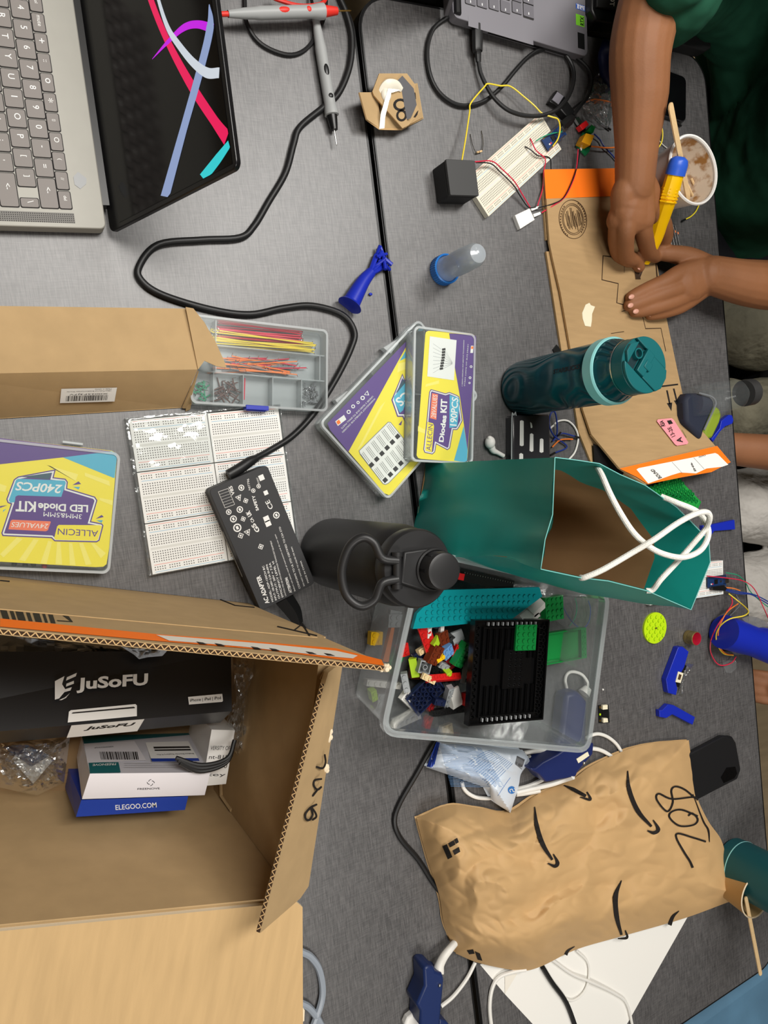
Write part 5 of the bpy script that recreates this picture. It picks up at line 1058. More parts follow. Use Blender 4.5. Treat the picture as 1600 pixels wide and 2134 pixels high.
PL = [((2, 8, 1, 'red'), (890, 965), 40, 24, 'long red studded plate near the black bottle', (6, -6)),
 ((6, 1, 2.5, 'red', 'beam'), (1040, 1375), 38, -3, 'short red beam with round holes', (-30, 0)),
 ((2, 2, 3, 'gray', 'under'), (830, 1225), 34, -12, 'grey brick lying hollow side up', (8, -6)),
 ((1, 3, 3, 'lime', 'under'), (705, 1255), 26, 12, 'bright lime open frame brick by the bin wall', (0, 50)),
 ((2, 3, 3, 'brown'), (930, 1090), 39, -25, 'larger reddish brown brick', (10, 12)), ((2, 2, 2, 'brown'), (1030, 930), 42, 12, 'smaller reddish brown brick under the red plate end', (0, 14)),
 ((2, 2, 2.5, 'blue_l'), (1068, 1065), 38, 28, 'light blue brick', (18, 8)), ((1, 2, 1, 'yellow'), (1012, 1148), 42, 62 + 52, 'small yellow plate below the light blue brick', (0, 0)),
 ((1, 2, 2, 'lime', 'slope'), (972, 955), 44, -40, 'lime green slope near the white clip', (0, 10)), ((1, 1, 3, 'lime'), (1075, 1280), 36, 20, 'tiny lime piece right of the grey brick', (30, 0)),
 ((4, 6, 2, 'navy', 'under'), (845, 1525), 28, -52, 'dark navy plate lying hollow side up', (4, 6)), ((2, 4, 2, 'white'), (680, 1590), 20, 48, 'white studded plate left of the navy plate', (14, 0)),
 ((2, 3, 3, 'white', 'slope'), (1160, 1560), 36, 12, 'white wedge right of the navy plate', (20, 10)), ((1, 3, 1, 'tan'), (890, 1370), 42, 62, 'small tan piece above the navy plate', (12, 0)),
 ((1, 3, 3, 'gray'), (650, 1395), 30, 12, 'pale grey brick by the left bin wall', (0, -30)), ((2, 1, 2, 'dred'), (905, 1655), 26, 45, 'small dark red piece below the navy plate', (10, 10)),
 ((2, 2, 3, 'red'), (1305, 1580), 36, 0, 'red brick tucked against the big black plate', (0, 8)), ((2, 1, 3, 'navy'), (985, 1605), 30, -15, 'small navy blue brick right of the navy plate', (8, 0)),
 ((1, 4, 2.5, 'gray'), (1090, 1540), 34, 6, 'pale grey column piece right of the navy plate', (30, 0)), ((8, 1, 2.5, 'black', 'beam'), (1140, 1705), 30, -1, 'long black beam below the white wedge', (0, 0)),
 ((1, 4, 2, 'dgray'), (1280, 1280), 44, -12, 'dark grey bar beside the big black plate', (0, 30)), ((2, 4, 3, 'green'), (1225, 1090), 42, -28, 'green brick beside the big black plate', (10, 20)),
 ((2, 2, 3, 'green'), (1300, 1330), 30, 0, 'lower green brick under the dark grey bar', (0, 20)), ((2, 2, 3, 'gray', 'slope'), (1195, 910), 36, 20, 'grey wedge between the teal plate and green brick', (20, -10)),
 ((2, 1, 2, 'gray'), (1045, 1215), 34, -30, 'grey fitting right of the grey hollow brick', (20, 10)), ((2, 2, 3, 'yellow'), (300, 925), 10, -4, 'yellow brick seen through the left bin wall', (0, 0)),
 ((2, 2, 2, 'gray'), (385, 1600), 8, -5, 'grey two-stud brick low behind the left bin wall', (0, 0)), ((1, 2, 3, 'lime'), (270, 1520), 8, 20, 'lime piece low behind the left bin wall', (20, 0)),
 ((6, 1, 3, 'white'), (380, 1420), 8, -12, 'white bar low behind the left bin wall', (0, 0)), ((3, 2, 2, 'gray'), (535, 740), 24, -4, 'pale grey plate half hidden by the bin rim under the bottle', (0, 0)),
 ((2, 2, 2, 'red'), (600, 1060), 12, 10, 'pinkish red brick behind the frosted left wall', (0, 0)), ((4, 2, 2, 'green'), (520, 1180), 4, 60, 'dark green plate low behind the left bin wall', (0, 0)),
 ((5, 2, 1, 'white'), (650, 1800), 4, 14, 'white plate low behind the front bin wall', (0, 0)), ((2, 1, 3, 'red'), (865, 1830), 8, 70, 'small red brick low behind the front bin wall', (0, 0)),
 ((2, 2, 2, 'tan'), (1080, 1925), 4, 10, 'cream brick at the front wall foot of the bin', (0, 0)), ((2, 2, 2, 'black'), (960, 1260), 32, 10, 'small black brick between the hollow grey brick and the lime piece', (0, 10)),
 ((2, 2, 2, 'navy'), (790, 1130), 24, 30, 'dark navy brick below the red studded plate', (0, 0)), ((1, 2, 3, 'red'), (1170, 1050), 36, -20, 'narrow red brick left of the green brick', (10, 0)),
 ((2, 2, 2, 'black'), (1080, 920), 34, -35, 'black toothed piece left of the grey wedge', (20, 0)), ((2, 1, 2, 'tan'), (815, 1060), 28, 20, 'small cream piece under the red studded plate', (0, 10)),
 ((2, 2, 2, 'dred'), (1130, 1180), 30, 30, 'dark red brick below the light blue brick', (0, 0)), ((2, 4, 3, 'dgray'), (1100, 1480), 12, 20, 'dark grey brick deep in the pile under the red beam', (0, 0)),
 ((4, 4, 2, 'black'), (1150, 1260), 14, 10, 'black plate deep in the pile left of the dark grey bar', (0, 0)), ((2, 4, 3, 'brown'), (800, 1300), 10, 80, 'brown brick deep in the pile under the grey hollow brick', (0, 0)),
 ((4, 6, 1, 'dgray'), (960, 1120), 8, 30, 'dark grey plate at the bottom of the brick pile', (0, 0)), ((2, 4, 3, 'black'), (900, 1420), 10, 0, 'black brick deep in the pile beside the tan piece', (0, 0))]
for a_, c_, h_, rz, lab, tl in PL: put(brick(*a_), 'toy_brick', c_, h_, rz, lab + ', in the clear bin', tl)
k = MB(); k.prism([(-4, 0), (4, 0), (2, 46), (-2, 46)], 0, 7, 'lego_orange'); k.prism([(-6, 46), (6, 46), (8, 62), (-8, 62)][::-1], 0, 6, 'lego_gray'); put(k, 'toy_spear', (405, 1180), 22, -14, 'copper orange wedge with a grey head behind the left bin wall', cat='toy piece')
k = MB()
for s_ in (-9, 9): k.lathe([(5.5, 0), (5.5, 5), (3, 5), (3, 0)], 'lego_white', Matrix.Translation((s_, 0, 0)), 16); k.box(s_ - 2.5, s_ + 2.5, -18, -4, 0, 5, 'lego_white')
k.box(-8, 8, -3, 3, 0, 5, 'lego_white'); k.ball((-2, 2, 8), 7, 'lego_navy', sc=(1, 1, .8)); k.ball((0, 2, 12), 3, 'blue', sc=(1, 1, .6)); put(k, 'toy_clip', (965, 760), 44, 4, 'white double clip holding a dark ball, at the teal plate edge', (14, 0), cat='toy piece')
# big teal wedge plate
zT = crop(620, 1060, 2.353); HT = 58
tp = MB(); po = [W(*p, HT) for p in zT([(700, 400), (1185, 385), (1200, 430), (1050, 542), (640, 585), (565, 590), (585, 515)])]
tp.prism([(p.x, p.y) for p in po], TZ + HT - 6, TZ + HT, 'lego_teal')
e1 = (W(*zT([(1150, 410)])[0], HT) - W(*zT([(800, 418)])[0], HT)).normalized() * 8; e2 = Vector((-e1.y, e1.x, 0)); s0 = W(*zT([(1160, 400)])[0], HT)
def inside(p, poly):
    c = False; n = len(poly)
    for i in range(n):
        a, b = poly[i], poly[i - 1]
        if (a.y > p.y) != (b.y > p.y) and p.x < (b.x - a.x) * (p.y - a.y) / (b.y - a.y) + a.x: c = not c
    return c
ip = [Vector((*q, 0)) for q in inset([(p.x, p.y) for p in po], 4)]
for i in range(-34, 4):
    for j in range(-16, 3):
        p = s0 + e1 * i + e2 * j
        if inside(p, ip): tp.lathe([(2.5, 0), (2.4, 1.8), (0, 1.8)], 'lego_teal', Matrix.Translation((p.x, p.y, TZ + HT)), 10)
tp.build('toy_plate', label='large teal studded wedge plate leaning across the clear bin', cat='toy plate')
zF = crop(940, 1180, 4.706)
# large black plate seen from its ribbed side
Q = [W(*p, 80) for p in [(994, 1512), (1151, 1498), (1126, 1292), (972, 1292)]]
GM = frame(Q[0], Q[1]); GM.translation.z = TZ + 70; gI = GM.inverted(); gl = [gI @ q for q in Q]; gw = (gl[1].x + (gl[2].x - gl[3].x)) / 2; gh = (gl[2].y + gl[3].y) / 2
gx = (gl[0].x + gl[3].x) / 2
gp = thing('toy_plate', 'large square black ribbed building plate resting on top of the clear bin contents', 'toy plate', GM)
k = MB(); M('gloss_black', (12, 12, 13), .22); X0, X1 = gx, gx + gw
k.box(X0, X1, 0, gh, 0, 4, 'gloss_black'); k.ring([(X0, 0), (X1, 0), (X1, gh), (X0, gh)], [(X0 + 2, 2), (X1 - 2, 2), (X1 - 2, gh - 2), (X0 + 2, gh - 2)], 4, 10, 'gloss_black')
k.ring([(X0 + 14, 9), (X1 - 14, 9), (X1 - 14, gh - 9), (X0 + 14, gh - 9)], [(X0 + 15.5, 10.5), (X1 - 15.5, 10.5), (X1 - 15.5, gh - 10.5), (X0 + 15.5, gh - 10.5)], 4, 9, 'gloss_black')
for j in range(9):
    x = X0 + 22 + j * 9
    if x < X1 - 18:
        for a_, b_2 in ((12, gh * .36), (gh * .62, gh - 12)): k.box(x, x + .8, a_, b_2, 4, 8, 'gloss_black'); k.box(x + 2, x + 2.7, a_, b_2, 4, 8, 'gloss_black')
for i in range(14):
    for s_ in (6, gw - 7): k.lathe([(3.1, 4), (3.1, 8.5), (2.3, 8.5), (2.3, 4)], 'gloss_black', Matrix.Translation((X0 + s_, 10 + i * (gh - 20) / 13, 0)), 12)
k.build('plate', gp)
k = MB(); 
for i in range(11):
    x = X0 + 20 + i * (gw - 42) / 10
    for y in (3.5, gh - 7): k.box(x, x + 1.6, y, y + 4.2, 6, 9.4, 'grayplastic')  # pale pegs put in for the glints on the glossy rim
k.build('edge_glints', gp, label='row of pale pegs standing in for glints along both edges')
p = gI @ W(*zF([(618, 1010)])[0], 80); k = MB(); k.box(p.x - 16, p.x + 16, p.y - 24, p.y + 24, 4, 9, 'gloss_black')
for a in range(3):
    for b in range(6): k.lathe([(2.4, 9), (2.4, 10.8), (0, 10.8)], 'gloss_black', Matrix.Translation((p.x - 4 + a * 8, p.y - 20 + b * 8, 0)), 10)
k.build('centre_block', gp)
p = W(1093, 1328, 80); o_ = put(brick(4, 4, 1, 'green'), 'toy_brick', (1093, 1328), 78.5, math.degrees(math.atan2(GM[1][0], GM[0][0])), 'bright green four-by-four plate on the large black ribbed plate', cr=lambda l: l)
o_ = put(brick(4, 4, 3, 'green'), 'toy_brick', (1145, 1266), 40, 3, 'dark green square brick right of the teal wedge plate, in the clear bin', (0, 4), cr=lambda l: l)
put(brick(2, 3, 2, 'green'), 'toy_brick', (1128, 1302), 34, 3, 'small green piece under the dark green square brick', cr=lambda l: l)
k = MB(); k.box(-50, 18, -21, 21, 0, 3, 'lego_green'); k.ring([(-50, -21), (26, -21), (26, 21), (-50, 21)], [(-50, -19.5), (17, -19.5), (17, 19.5), (-50, 19.5)], 0, 9, 'lego_green')
for i in range(5): k.lathe([(2.8, 9), (2.8, 9.8), (1.8, 9.8), (1.8, 8.9)], 'lego_green', Matrix.Translation((21.5, -16 + i * 8, 0)), 12)
put(k, 'toy_tray', (1182, 1342), 36, 2, 'dark green tray-shaped piece sticking out from under the black ribbed plate', cr=lambda l: l, cat='toy piece')
for c_, s_, lab in (((1112, 1263), 15, 'white wedge piece between the teal wedge plate and green brick, upper'), ((1098, 1282), 12, 'white wedge piece between the teal wedge plate and green brick, lower')):
    put(brick(3, 2, 3, 'white', 'slope'), 'toy_brick', c_, 40, s_ + 18, lab, cr=lambda l: l)
k = MB(); k.box(-42, 42, -7, 7, 0, 5, 'pcb_black')
for i in range(20): k.box(-38 + i * 3.9, -37 + i * 3.9, 3, 4.4, 5, 9, 'steel')
k.box(-46, -38, -6, 2, 5, 10, 'red'); put(k, 'header_board', (1010, 1209), 50, -13, 'black circuit board with a row of pins behind the teal wedge plate', cr=lambda l: l, cat='circuit board')
wire([(1150, 405, 50), (1215, 500, 46), (1270, 590, 44), (1240, 600, 44)], lambda l: [(940 + p[0] / 4.706 , 1180 + p[1] / 4.706) for p in l], 'wire_blue', 'blue wire loop at the right end of the clear bin', r=.7) if False else None
wire([(1080, 360, 30), (1140, 480, 20), (1210, 570, 14), (1290, 610, 10), (1350, 540, 8), (1365, 420, 10), (1345, 340, 14)], zF, 'wire_blue', 'thin blue wire looping inside the right end of the clear bin', r=.6)
wire([(1215, 310, 14), (1232, 400, 8), (1215, 500, 6), (1160, 590, 6)], zF, 'wire_green', 'thin green wire inside the right end of the clear bin', r=.6)
# ---------------------------------------------------------------- teal gift bag with rope handles
M('bag_teal', (24, 146, 136), .42, var=.08, vscale=14, bump=.35, bscale=7, bdist=.008, ridged=1); M('bag_brown', (146, 112, 74), .8, var=.08, vscale=20, bump=.5, bscale=8, bdist=.008, ridged=1); M('rope', (240, 238, 230), .8, bump=.6, bscale=700, bdist=.001)
M('bag_edge', (120, 196, 190), .6)
zG = crop(840, 920, 2.105); HB2 = 250.0
rp = [(665, 70), (760, 82), (860, 97), (950, 145), (1060, 192), (1200, 290), (1340, 432), (1346, 530), (1262, 738), (1150, 690), (1070, 655), (900, 612), (780, 598), (603, 560), (622, 430), (655, 320)]
rimp = [W(*p, HB2) for p in zG(rp)]
b0, b1 = W(886, 966, 0), W(858, 1140, 0); br = Vector((rimp[8].x - 55, rimp[8].y + 12, TZ)); tr_ = Vector((rimp[5].x - 20, rimp[5].y - 6, TZ))
def L3(a, b, t): return a.lerp(b, t)
bp_ = [b0, L3(b0, tr_, .2), L3(b0, tr_, .45), L3(b0, tr_, .62), L3(b0, tr_, .8), tr_, L3(tr_, br, .4), L3(tr_, br, .6), br, L3(br, b1, .22), L3(br, b1, .38), L3(br, b1, .6), L3(br, b1, .8), b1, L3(b1, b0, .35), L3(b1, b0, .6)]
gb = thing('paper_bag', 'open teal paper gift bag with white rope handles, brown inside', 'bag', at((b0 + b1 + br + tr_) / 4, base=0))
cen = (b0 + b1 + br + tr_) / 4
def densify(P, k_=4): return [P[i].lerp(P[(i + 1) % len(P)], j / k_) for i in range(len(P)) for j in range(k_)]
RP, BP = densify(rimp), densify(bp_); NP = len(RP)
def bagpt(i, t, off):
    a, b2 = BP[i % NP], RP[i % NP]; p = a.lerp(b2, t); n = (RP[(i + 1) % NP] - RP[i - 1]); n = Vector((n.y, -n.x, 0)).normalized() * -1
    seg = (i % NP) / 4; bul = math.sin(math.pi * min(1, t * 1.15)) if t < .87 else max(0, math.sin(math.pi * min(1, t * 1.15)))
    w = 0
    if 8 < seg < 13: w = 13 * math.sin(math.pi * t ** 2.2) * math.sin(math.pi * (seg - 8) / 5) ** .6
    if seg >= 13: w = 5 * math.sin(6.28 * t) + 5 * noise.noise(Vector((seg * 1.2, t * 4, 0)))
    w += 3 * noise.noise(Vector((seg * .8, t * 5, 7))) * math.sin(math.pi * t)
    return p + n * (w + off)
lev = [0, .1, .22, .34, .45, .55, .65, .76, .82, .9, 1.0]
ar_ = sum(RP[i].x * RP[(i + 1) % NP].y - RP[(i + 1) % NP].x * RP[i].y for i in range(NP))
k = MB(); vo = [bagpt(i, t, 0) for t in lev for i in range(NP)]; vi = [bagpt(i, t, -1.0) for t in lev for i in range(NP)]
fo_ = [(a * NP + i, a * NP + (i + 1) % NP, (a + 1) * NP + (i + 1) % NP, (a + 1) * NP + i) for a in range(len(lev) - 1) for i in range(NP)]
k.add(vo, fo_, 'bag_teal'); k.add([p.copy() for p in bp_], [tuple(range(16))], 'bag_teal'); k.build('bag_body', gb, world=True, ang=50)
k = MB(); k.add(vi, [f for f in fo_ if f[0] // NP < 7], 'bag_brown'); k.add([p + Vector((0, 0, 1.5)) for p in bp_], [tuple(range(16))], 'bag_brown'); k.build('lining', gb, world=True, ang=50, label='plain brown inside')
k = MB(); k.add(vi, [f for f in fo_ if f[0] // NP >= 7], 'bag_teal'); k.build('folded_hem', gb, world=True, ang=50)
k = MB(); k.tube([p for p in RP] + [RP[0]], .55, 'bag_edge', sm=0, seg=5, cap=False); k.build('cut_edge', gb, world=True)
for pts, lab in (([(850, 112, 240), (872, 150, 252), (905, 225, 262), (950, 310, 268), (1010, 400, 272), (1080, 462, 275), (1150, 496, 277), (1230, 508, 278), (1300, 480, 278), (1335, 425, 276), (1333, 370, 272), (1290, 308, 266), (1200, 268, 258), (1130, 240, 246)], 'rope handle on the far side'),
                 ([(778, 598, 246), (800, 595, 252), (880, 560, 262), (1000, 490, 272), (1100, 430, 284), (1200, 360, 288), (1280, 318, 288), (1330, 310, 286), (1344, 335, 283), (1325, 385, 272), (1262, 460, 266), (1200, 530, 262), (1130, 605, 258), (1095, 650, 250), (1065, 655, 246)], 'rope handle on the near side')):
    k = MB(); k.tube([W(*zG([(x, y)])[0], h) for x, y, h in pts], 3.0, 'rope', seg=10); k.build('handle', gb, world=True)
# ---------------------------------------------------------------- loose parts at the right of the table
zH = crop(1380, 960, 3.555); zI = crop(1180, 1160, 3.81)
M('print_green', (30, 150, 60), .4, bump=1.0, bscale=160, bdist=.003)
k = MB(); k.pslab([(1340, 1022), (1410, 993), (1461, 1046), (1452, 1064), (1400, 1040)], 0, 5, 'print_green')
e = [W(*p, 5) for p in [(1345, 1020), (1410, 996), (1458, 1046), (1450, 1060), (1400, 1036)]]
for i in range(10):
    for j in range(8):
        p = e[1].lerp(e[0], j / 7).lerp(e[2].lerp(e[4], j / 7), i / 9)
        if inside(p, e): k.ring([(p.x + 3.6 * math.cos(a * .785), p.y + 3 * math.sin(a * .785)) for a in range(8)], [(p.x + 2.4 * math.cos(a * .785), p.y + 1.9 * math.sin(a * .785)) for a in range(8)], TZ + 5, TZ + 6.4, 'lego_green')
k.build('printed_plate', label='green patterned plate between the teal bag and the address label', cat='plate')
def bent(pts, h0, h1, label, cr, extra=None):
    k = MB(); k.pslab(cr(pts), h0, h1, 'blue'); return k.build('printed_bracket', label=label, cat='bracket', group=None, bevel=.8)
bent([(300, 480), (345, 478), (535, 438), (540, 510), (385, 522), (352, 568), (330, 600), (310, 560)], 0, 7, 'blue bent bracket sticking out from behind the teal bag', zH)
bent([(118, 1382), (152, 1378), (196, 1415), (163, 1530), (100, 1640), (112, 1690), (102, 1738), (45, 1722), (38, 1690), (28, 1622)], 0, 10, 'blue bent bracket holding a white connector, below the bottle cap', zH)
k = MB(); k.pslab(zH([(60, 1635), (94, 1645), (100, 1690), (66, 1680)]), 10, 10.6, 'navy'); k.build('bracket_shadow_gap', label='dark slot piece', cat='piece') if False else None
bent([(-22, 1850), (0, 1848), (42, 1806), (85, 1812), (243, 1900), (225, 1958), (75, 1880), (30, 1908), (-20, 1900)], 0, 8, 'blue bent bracket lying alone above the black phone', zH)
k = MB(); k.pslab(zH([(148, 1500), (180, 1520), (120, 1680), (100, 1665)]), 0, 5, 'black'); k.build('cable_connector', label='black strip behind the white connector on the blue bracket', cat='connector')
k = MB(); k.pslab(zH([(118, 1562), (157, 1575), (135, 1647), (98, 1640)]), 2, 11, 'masking'); k.pslab(zH([(125, 1580), (143, 1588), (132, 1625), (114, 1620)]), 11, 11.4, 'print'); k.build('white_connector', label='small cream connector lying in the blue bracket', cat='connector')
Mfilm('film_gray', (150, 150, 152), fac=.35, rough=.15, bump=.7, bscale=90, glossmix=.1)
def film(pts, h, label, cr, hh=6, name='film_scrap'):
    P_ = cr(pts); n = len(P_); cx, cy = sum(p[0] for p in P_) / n, sum(p[1] for p in P_) / n; k = MB()
    def fn(u, v):
        t = u * n; i = int(t) % n; f = t - int(t); a, b2 = P_[i], P_[(i + 1) % n]; x = a[0] + (b2[0] - a[0]) * f; y = a[1] + (b2[1] - a[1]) * f
        x += (cx - x) * v; y += (cy - y) * v; return W(x, y, h + hh * min(1, v * 3) * (.5 + abs(noise.noise(Vector((x * .15, y * .15, 2))))))
    k.grid(40, 8, fn, 'film_gray'); return k.build(name, label=label, cat='film')
film([(160, 1500), (232, 1508), (200, 1560), (160, 1620), (150, 1750), (110, 1740), (130, 1660)], .5, 'scrap of grey clear film beside the blue bracket with the connector', zH)
# blue tube with tape and wires
k = MB(); a_, b_2 = W(*zH([(455, 1268)])[0], 28), W(1600, 1345, 30); d_ = (b_2 - a_)
tb2 = thing('blue_tube', 'blue 3D-printed tube patched with grey tape, hanging over the table edge', 'tube', at(Vector((a_.x, a_.y, TZ))))
k.tube([a_, a_ + d_ * .33, a_ + d_ * .66, a_ + d_, a_ + d_ * 1.7], [27, 26.5, 25, 28, 34], 'blue', seg=36, sm=3); k.build('tube', tb2, world=True)
for pts, h_ in (([(590, 1170), (640, 1150), (700, 1160), (780, 1200), (790, 1225), (700, 1240), (640, 1225)], 40), ([(500, 1360), (560, 1345), (640, 1375), (665, 1420), (600, 1440), (540, 1440), (505, 1410)], 14), ([(440, 1480), (545, 1480), (555, 1580), (470, 1570)], .3)):
    P_ = zH(pts); k = MB(); k.sheet([W(*p, h_ + 6 * noise.noise(Vector((p[0] * .1, p[1] * .1, 0)))) for p in P_][::-1], .5, 'film_gray'); k.build('tape_patch', tb2, world=True)
# second breadboard under the bag with a controller board
m_ = fpx((1343, 1263), (1507, 1238), 9, base=.5); lb2 = thing('breadboard', 'white breadboard sticking out from under the teal bag near the table edge', 'breadboard', m_)
_e = (W(1507, 1238, 9) - W(1343, 1263, 9)).length; M2 = Matrix.Translation((_e - 165, 0, 0)); k = breadboard(165, 54.6, 8.5, 63); k.v = [M2 @ v for v in k.v]; k.build('board', lb2)
p = m_.inverted() @ W(*zH([(475, 885)])[0], 13); k = MB(); k.v = [Vector((v[0] + p.x - 44, v[1] + p.y - 9, v[2])) for v in nv]; k.f, k.mi, k.ms = list(nano.f), list(nano.mi), list(nano.ms)
cb2 = thing('controller_board', 'blue controller board on the breadboard beside the teal bag', 'circuit board', m_); k.build('board', cb2)
k = MB(); k.pslab(zH([(372, 935), (455, 925), (480, 945), (465, 965), (375, 960)]), 9, 16, 'black'); k.build('jumper_header', label='black jumper header plugged in below the blue controller board', cat='connector')
for pts, m_, lab, r_ in (([(330, 855, 18), (480, 870, 20), (600, 892, 22), (680, 950, 22), (745, 1080, 20), (790, 1180, 40), (830, 1260, 45)], 'wire_red', 'red wire from the controller board by the bag to the right edge', .8), ([(470, 830, 14), (560, 850, 16), (620, 910, 16), (660, 980, 14), (790, 1090, 10), (900, 1150, 0)], 'wire_green', 'green wire from the controller board by the bag to the right edge', .8),
   ([(460, 940, 14), (520, 945, 18), (575, 962, 16)], 'wire_orange', 'short orange wire beside the jumper header', .8), ([(460, 950, 12), (560, 972, 14), (650, 985, 14), (720, 1010, 12), (830, 1070, 6), (900, 1100, 0)], 'wire_blue', 'upper navy wire running off the right edge', 1.0), ([(460, 958, 12), (560, 985, 14), (650, 990, 14), (720, 1025, 12), (830, 1090, 6), (900, 1130, 0)], 'wire_blue', 'lower navy wire running off the right edge', 1.0),
   ([(490, 985, 12), (560, 1040, 20), (618, 1090, 34), (637, 1122, 44), (600, 1150, 54), (500, 1172, 48), (430, 1222, 36), (398, 1290, 22), (410, 1370, 12), (455, 1430, 8), (525, 1442, 10)], 'wire_yellow', 'yellow wire looping round the blue tube end', 1.0), ([(560, 1060, 12), (480, 1120, 20), (425, 1220, 30), (412, 1300, 18), (425, 1380, 12), (470, 1430, 10), (525, 1438, 10)], 'wire_orange', 'orange wire looping round the blue tube end', 1.0),
   ([(508, 1000, 12), (516, 1060, 16), (470, 1130, 20), (400, 1235, 18), (360, 1330, 8), (358, 1420, 5), (400, 1498, 5), (450, 1517, 6), (515, 1495, 8), (545, 1452, 10)], 'wire_red', 'red wire hanging in a wide loop round the blue tube end', .9), ([(545, 990, 10), (575, 1060, 10), (540, 1110, 8), (500, 1150, 10)], 'wire_gray', 'thin grey wire between the jumper header and blue tube', .6)):
    wire(pts, zH, m_, lab, r=r_)
M('goldcap', (150, 132, 84), .35, metal=.6); M('capred', (190, 30, 60), .4); q0 = W(1432, 1327, 0); bcT = Matrix.Translation((q0.x, q0.y, TZ))
k = MB(); k.lathe([(0, 0), (10, 0), (10.8, 1), (10.8, 6), (10.3, 7), (10.8, 8), (10.8, 17), (10, 18)], 'goldcap', bcT, 30); k.lathe([(10, 18), (9.4, 17), (9.2, 3), (0, 2.8)], 'capred', bcT, 30)
k.build('bottle_cap', label='small upright gold bottle cap, red inside, below the teal bag', cat='cap')
k = MB(); p = W(1362, 1308, 0); R_ = Matrix.Translation((p.x, p.y, TZ)) @ Matrix.Rotation(.7, 4, 'Z'); M('lego_neon', (186, 222, 24), .35)
k.lathe([(24, 0), (24, 3.2), (0, 3.2)], 'lego_neon', R_, 48)
for i in range(6):
    for j in range(6):
        x, y = (i - 2.5) * 8, (j - 2.5) * 8
        if x * x + y * y < 22 ** 2: k.lathe([(2.4, 3.2), (2.4, 4.9), (0, 4.9)], 'lego_neon', R_ @ Matrix.Translation((x, y, 0)), 12)
k.lathe([(1.6, 4.9), (0, 5.0)], 'print', R_, 8); k.build('round_plate', label='round lime green studded plate right of the clear bin', cat='toy plate')
sp = thing('sensor_board', 'tiny black sensor board right of the clear bin', 'circuit board', at(W(1258, 1488, 0)))
MB().pslab([(1247, 1470), (1268, 1469), (1270, 1506), (1248, 1507)], 0, 1.6, 'pcb_black').build('board', sp, world=True)
for q_ in ([(1256, 1470), (1266, 1469), (1266, 1478), (1256, 1479)], [(1257, 1497), (1266, 1497), (1267, 1505), (1257, 1506)]): k = MB(); k.pslab(q_, 1.6, 5, 'masking'); k.build('socket', sp, world=True)
k = MB(); k.pslab([(1255, 1484), (1264, 1484), (1264, 1493), (1255, 1493)], 1.6, 2.6, 'black'); k.pslab([(1249, 1487), (1252, 1487), (1252, 1491), (1249, 1491)], 1.6, 2.4, 'lego_neon')
for x, y in ((1250, 1474), (1250, 1502)): k.ring([W(x + 2 * math.cos(a), y + 2.4 * math.sin(a), 1.7).to_tuple()[:2] for a in range(6)], [W(x + math.cos(a), y + 1.2 * math.sin(a), 1.7).to_tuple()[:2] for a in range(6)], TZ + 1.6, TZ + 1.8, 'gold')
k.build('chips', sp, world=True)
k = MB(); k.ball(W(1256, 1437, 1), 1.6, 'white', seg=8, rings=6); k.build('crumb', label='white crumb above the tiny sensor board', cat='crumb')
# ---------------------------------------------------------------- open shipping box at the left
G0 = fpx((0, 1200), (500, 1255), 0); GX = G0.copy(); GX.translation = W(500, 1255, 0); GX.translation.z = TZ; GXI = GX.inverted()
sb = thing('shipping_box', 'large open cardboard shipping box with orange taped flap, filling the lower left', 'box', GX)
XL = -470.0; RH = 213.0
def corr(k, a, b, n, th, m='flute', step=5.0):   # cut edge of corrugated board from a to b: two liners with a zigzag between
    a, b, n = Vector(a), Vector(b), Vector(n).normalized(); L_ = (b - a).length; d = (b - a) / L_; c = int(L_ / step); w = d.cross(n).normalized() * .5
    k.add([a + n * .6 - d * 0, b + n * .6, b + n * (th - .6), a + n * (th - .6)], [(0, 1, 2, 3)], 'flute_hole')
    for i in range(c):
        p = a + d * (i * step); q = a + d * ((i + .5) * step); r = a + d * ((i + 1) * step)
        for s_, e_ in ((p + n * .5, q + n * (th - .5)), (q + n * (th - .5), r + n * .5)):
            t = (e_ - s_).normalized(); z = t.cross(w).normalized() * .35; k.add([s_ - z + w, e_ - z + w, e_ + z + w, s_ + z + w], [(0, 1, 2, 3)], m)
def GP(x, y, z): return Vector((x, y, z))
k = MB(); T4 = 4.0
k.box(XL, 10, -T4, 0, 0, RH, 'kraft'); k.box(XL, 10, -212, 0, .2, 3, 'kraft_shaded')
k.add([GP(8, 0, 0), GP(8, -210, 0), GP(26, -228, RH), GP(14, 0, RH), GP(4, -2, 0), GP(4, -208, 0), GP(22, -225, RH), GP(10, -2, RH)], [(0, 1, 2, 3), (7, 6, 5, 4), (3, 2, 6, 7), (0, 3, 7, 4), (1, 5, 6, 2)], 'kraft')
k.add([GP(XL, -212, 0), GP(8, -212, 0), GP(26, -230, RH), GP(XL, -236, RH), GP(XL, -208, 0), GP(6, -208, 0), GP(24, -226, RH), GP(XL, -232, RH)], [(3, 2, 1, 0), (4, 5, 6, 7), (7, 6, 2, 3)], 'kraft')
k.box(XL, XL + 4, -212, 0, 0, RH, 'kraft'); k.build('box_walls', sb, ang=20)
k = MB(); k.box(-190, 4, -200, -190, 3, 4.5, 'kraft_shaded'); k.tube([(2, -150, 3), (6, -206, 30), (9, -210, 60)], 2.2, 'kraft', sm=0, seg=5); k.build('bottom_flap_seam', sb)
def opl(p, P0, n):      # photo ray to a plane given in box space
    o = GXI @ Vector((0, 0, CAMH + TZ)); r = GXI.to_3x3() @ (ROT @ Vector(((p[0] - 800) / FPX, -(p[1] - 1067) / FPX, -1.0))); t = (Vector(P0) - o).dot(n) / r.dot(n); return o + r * t
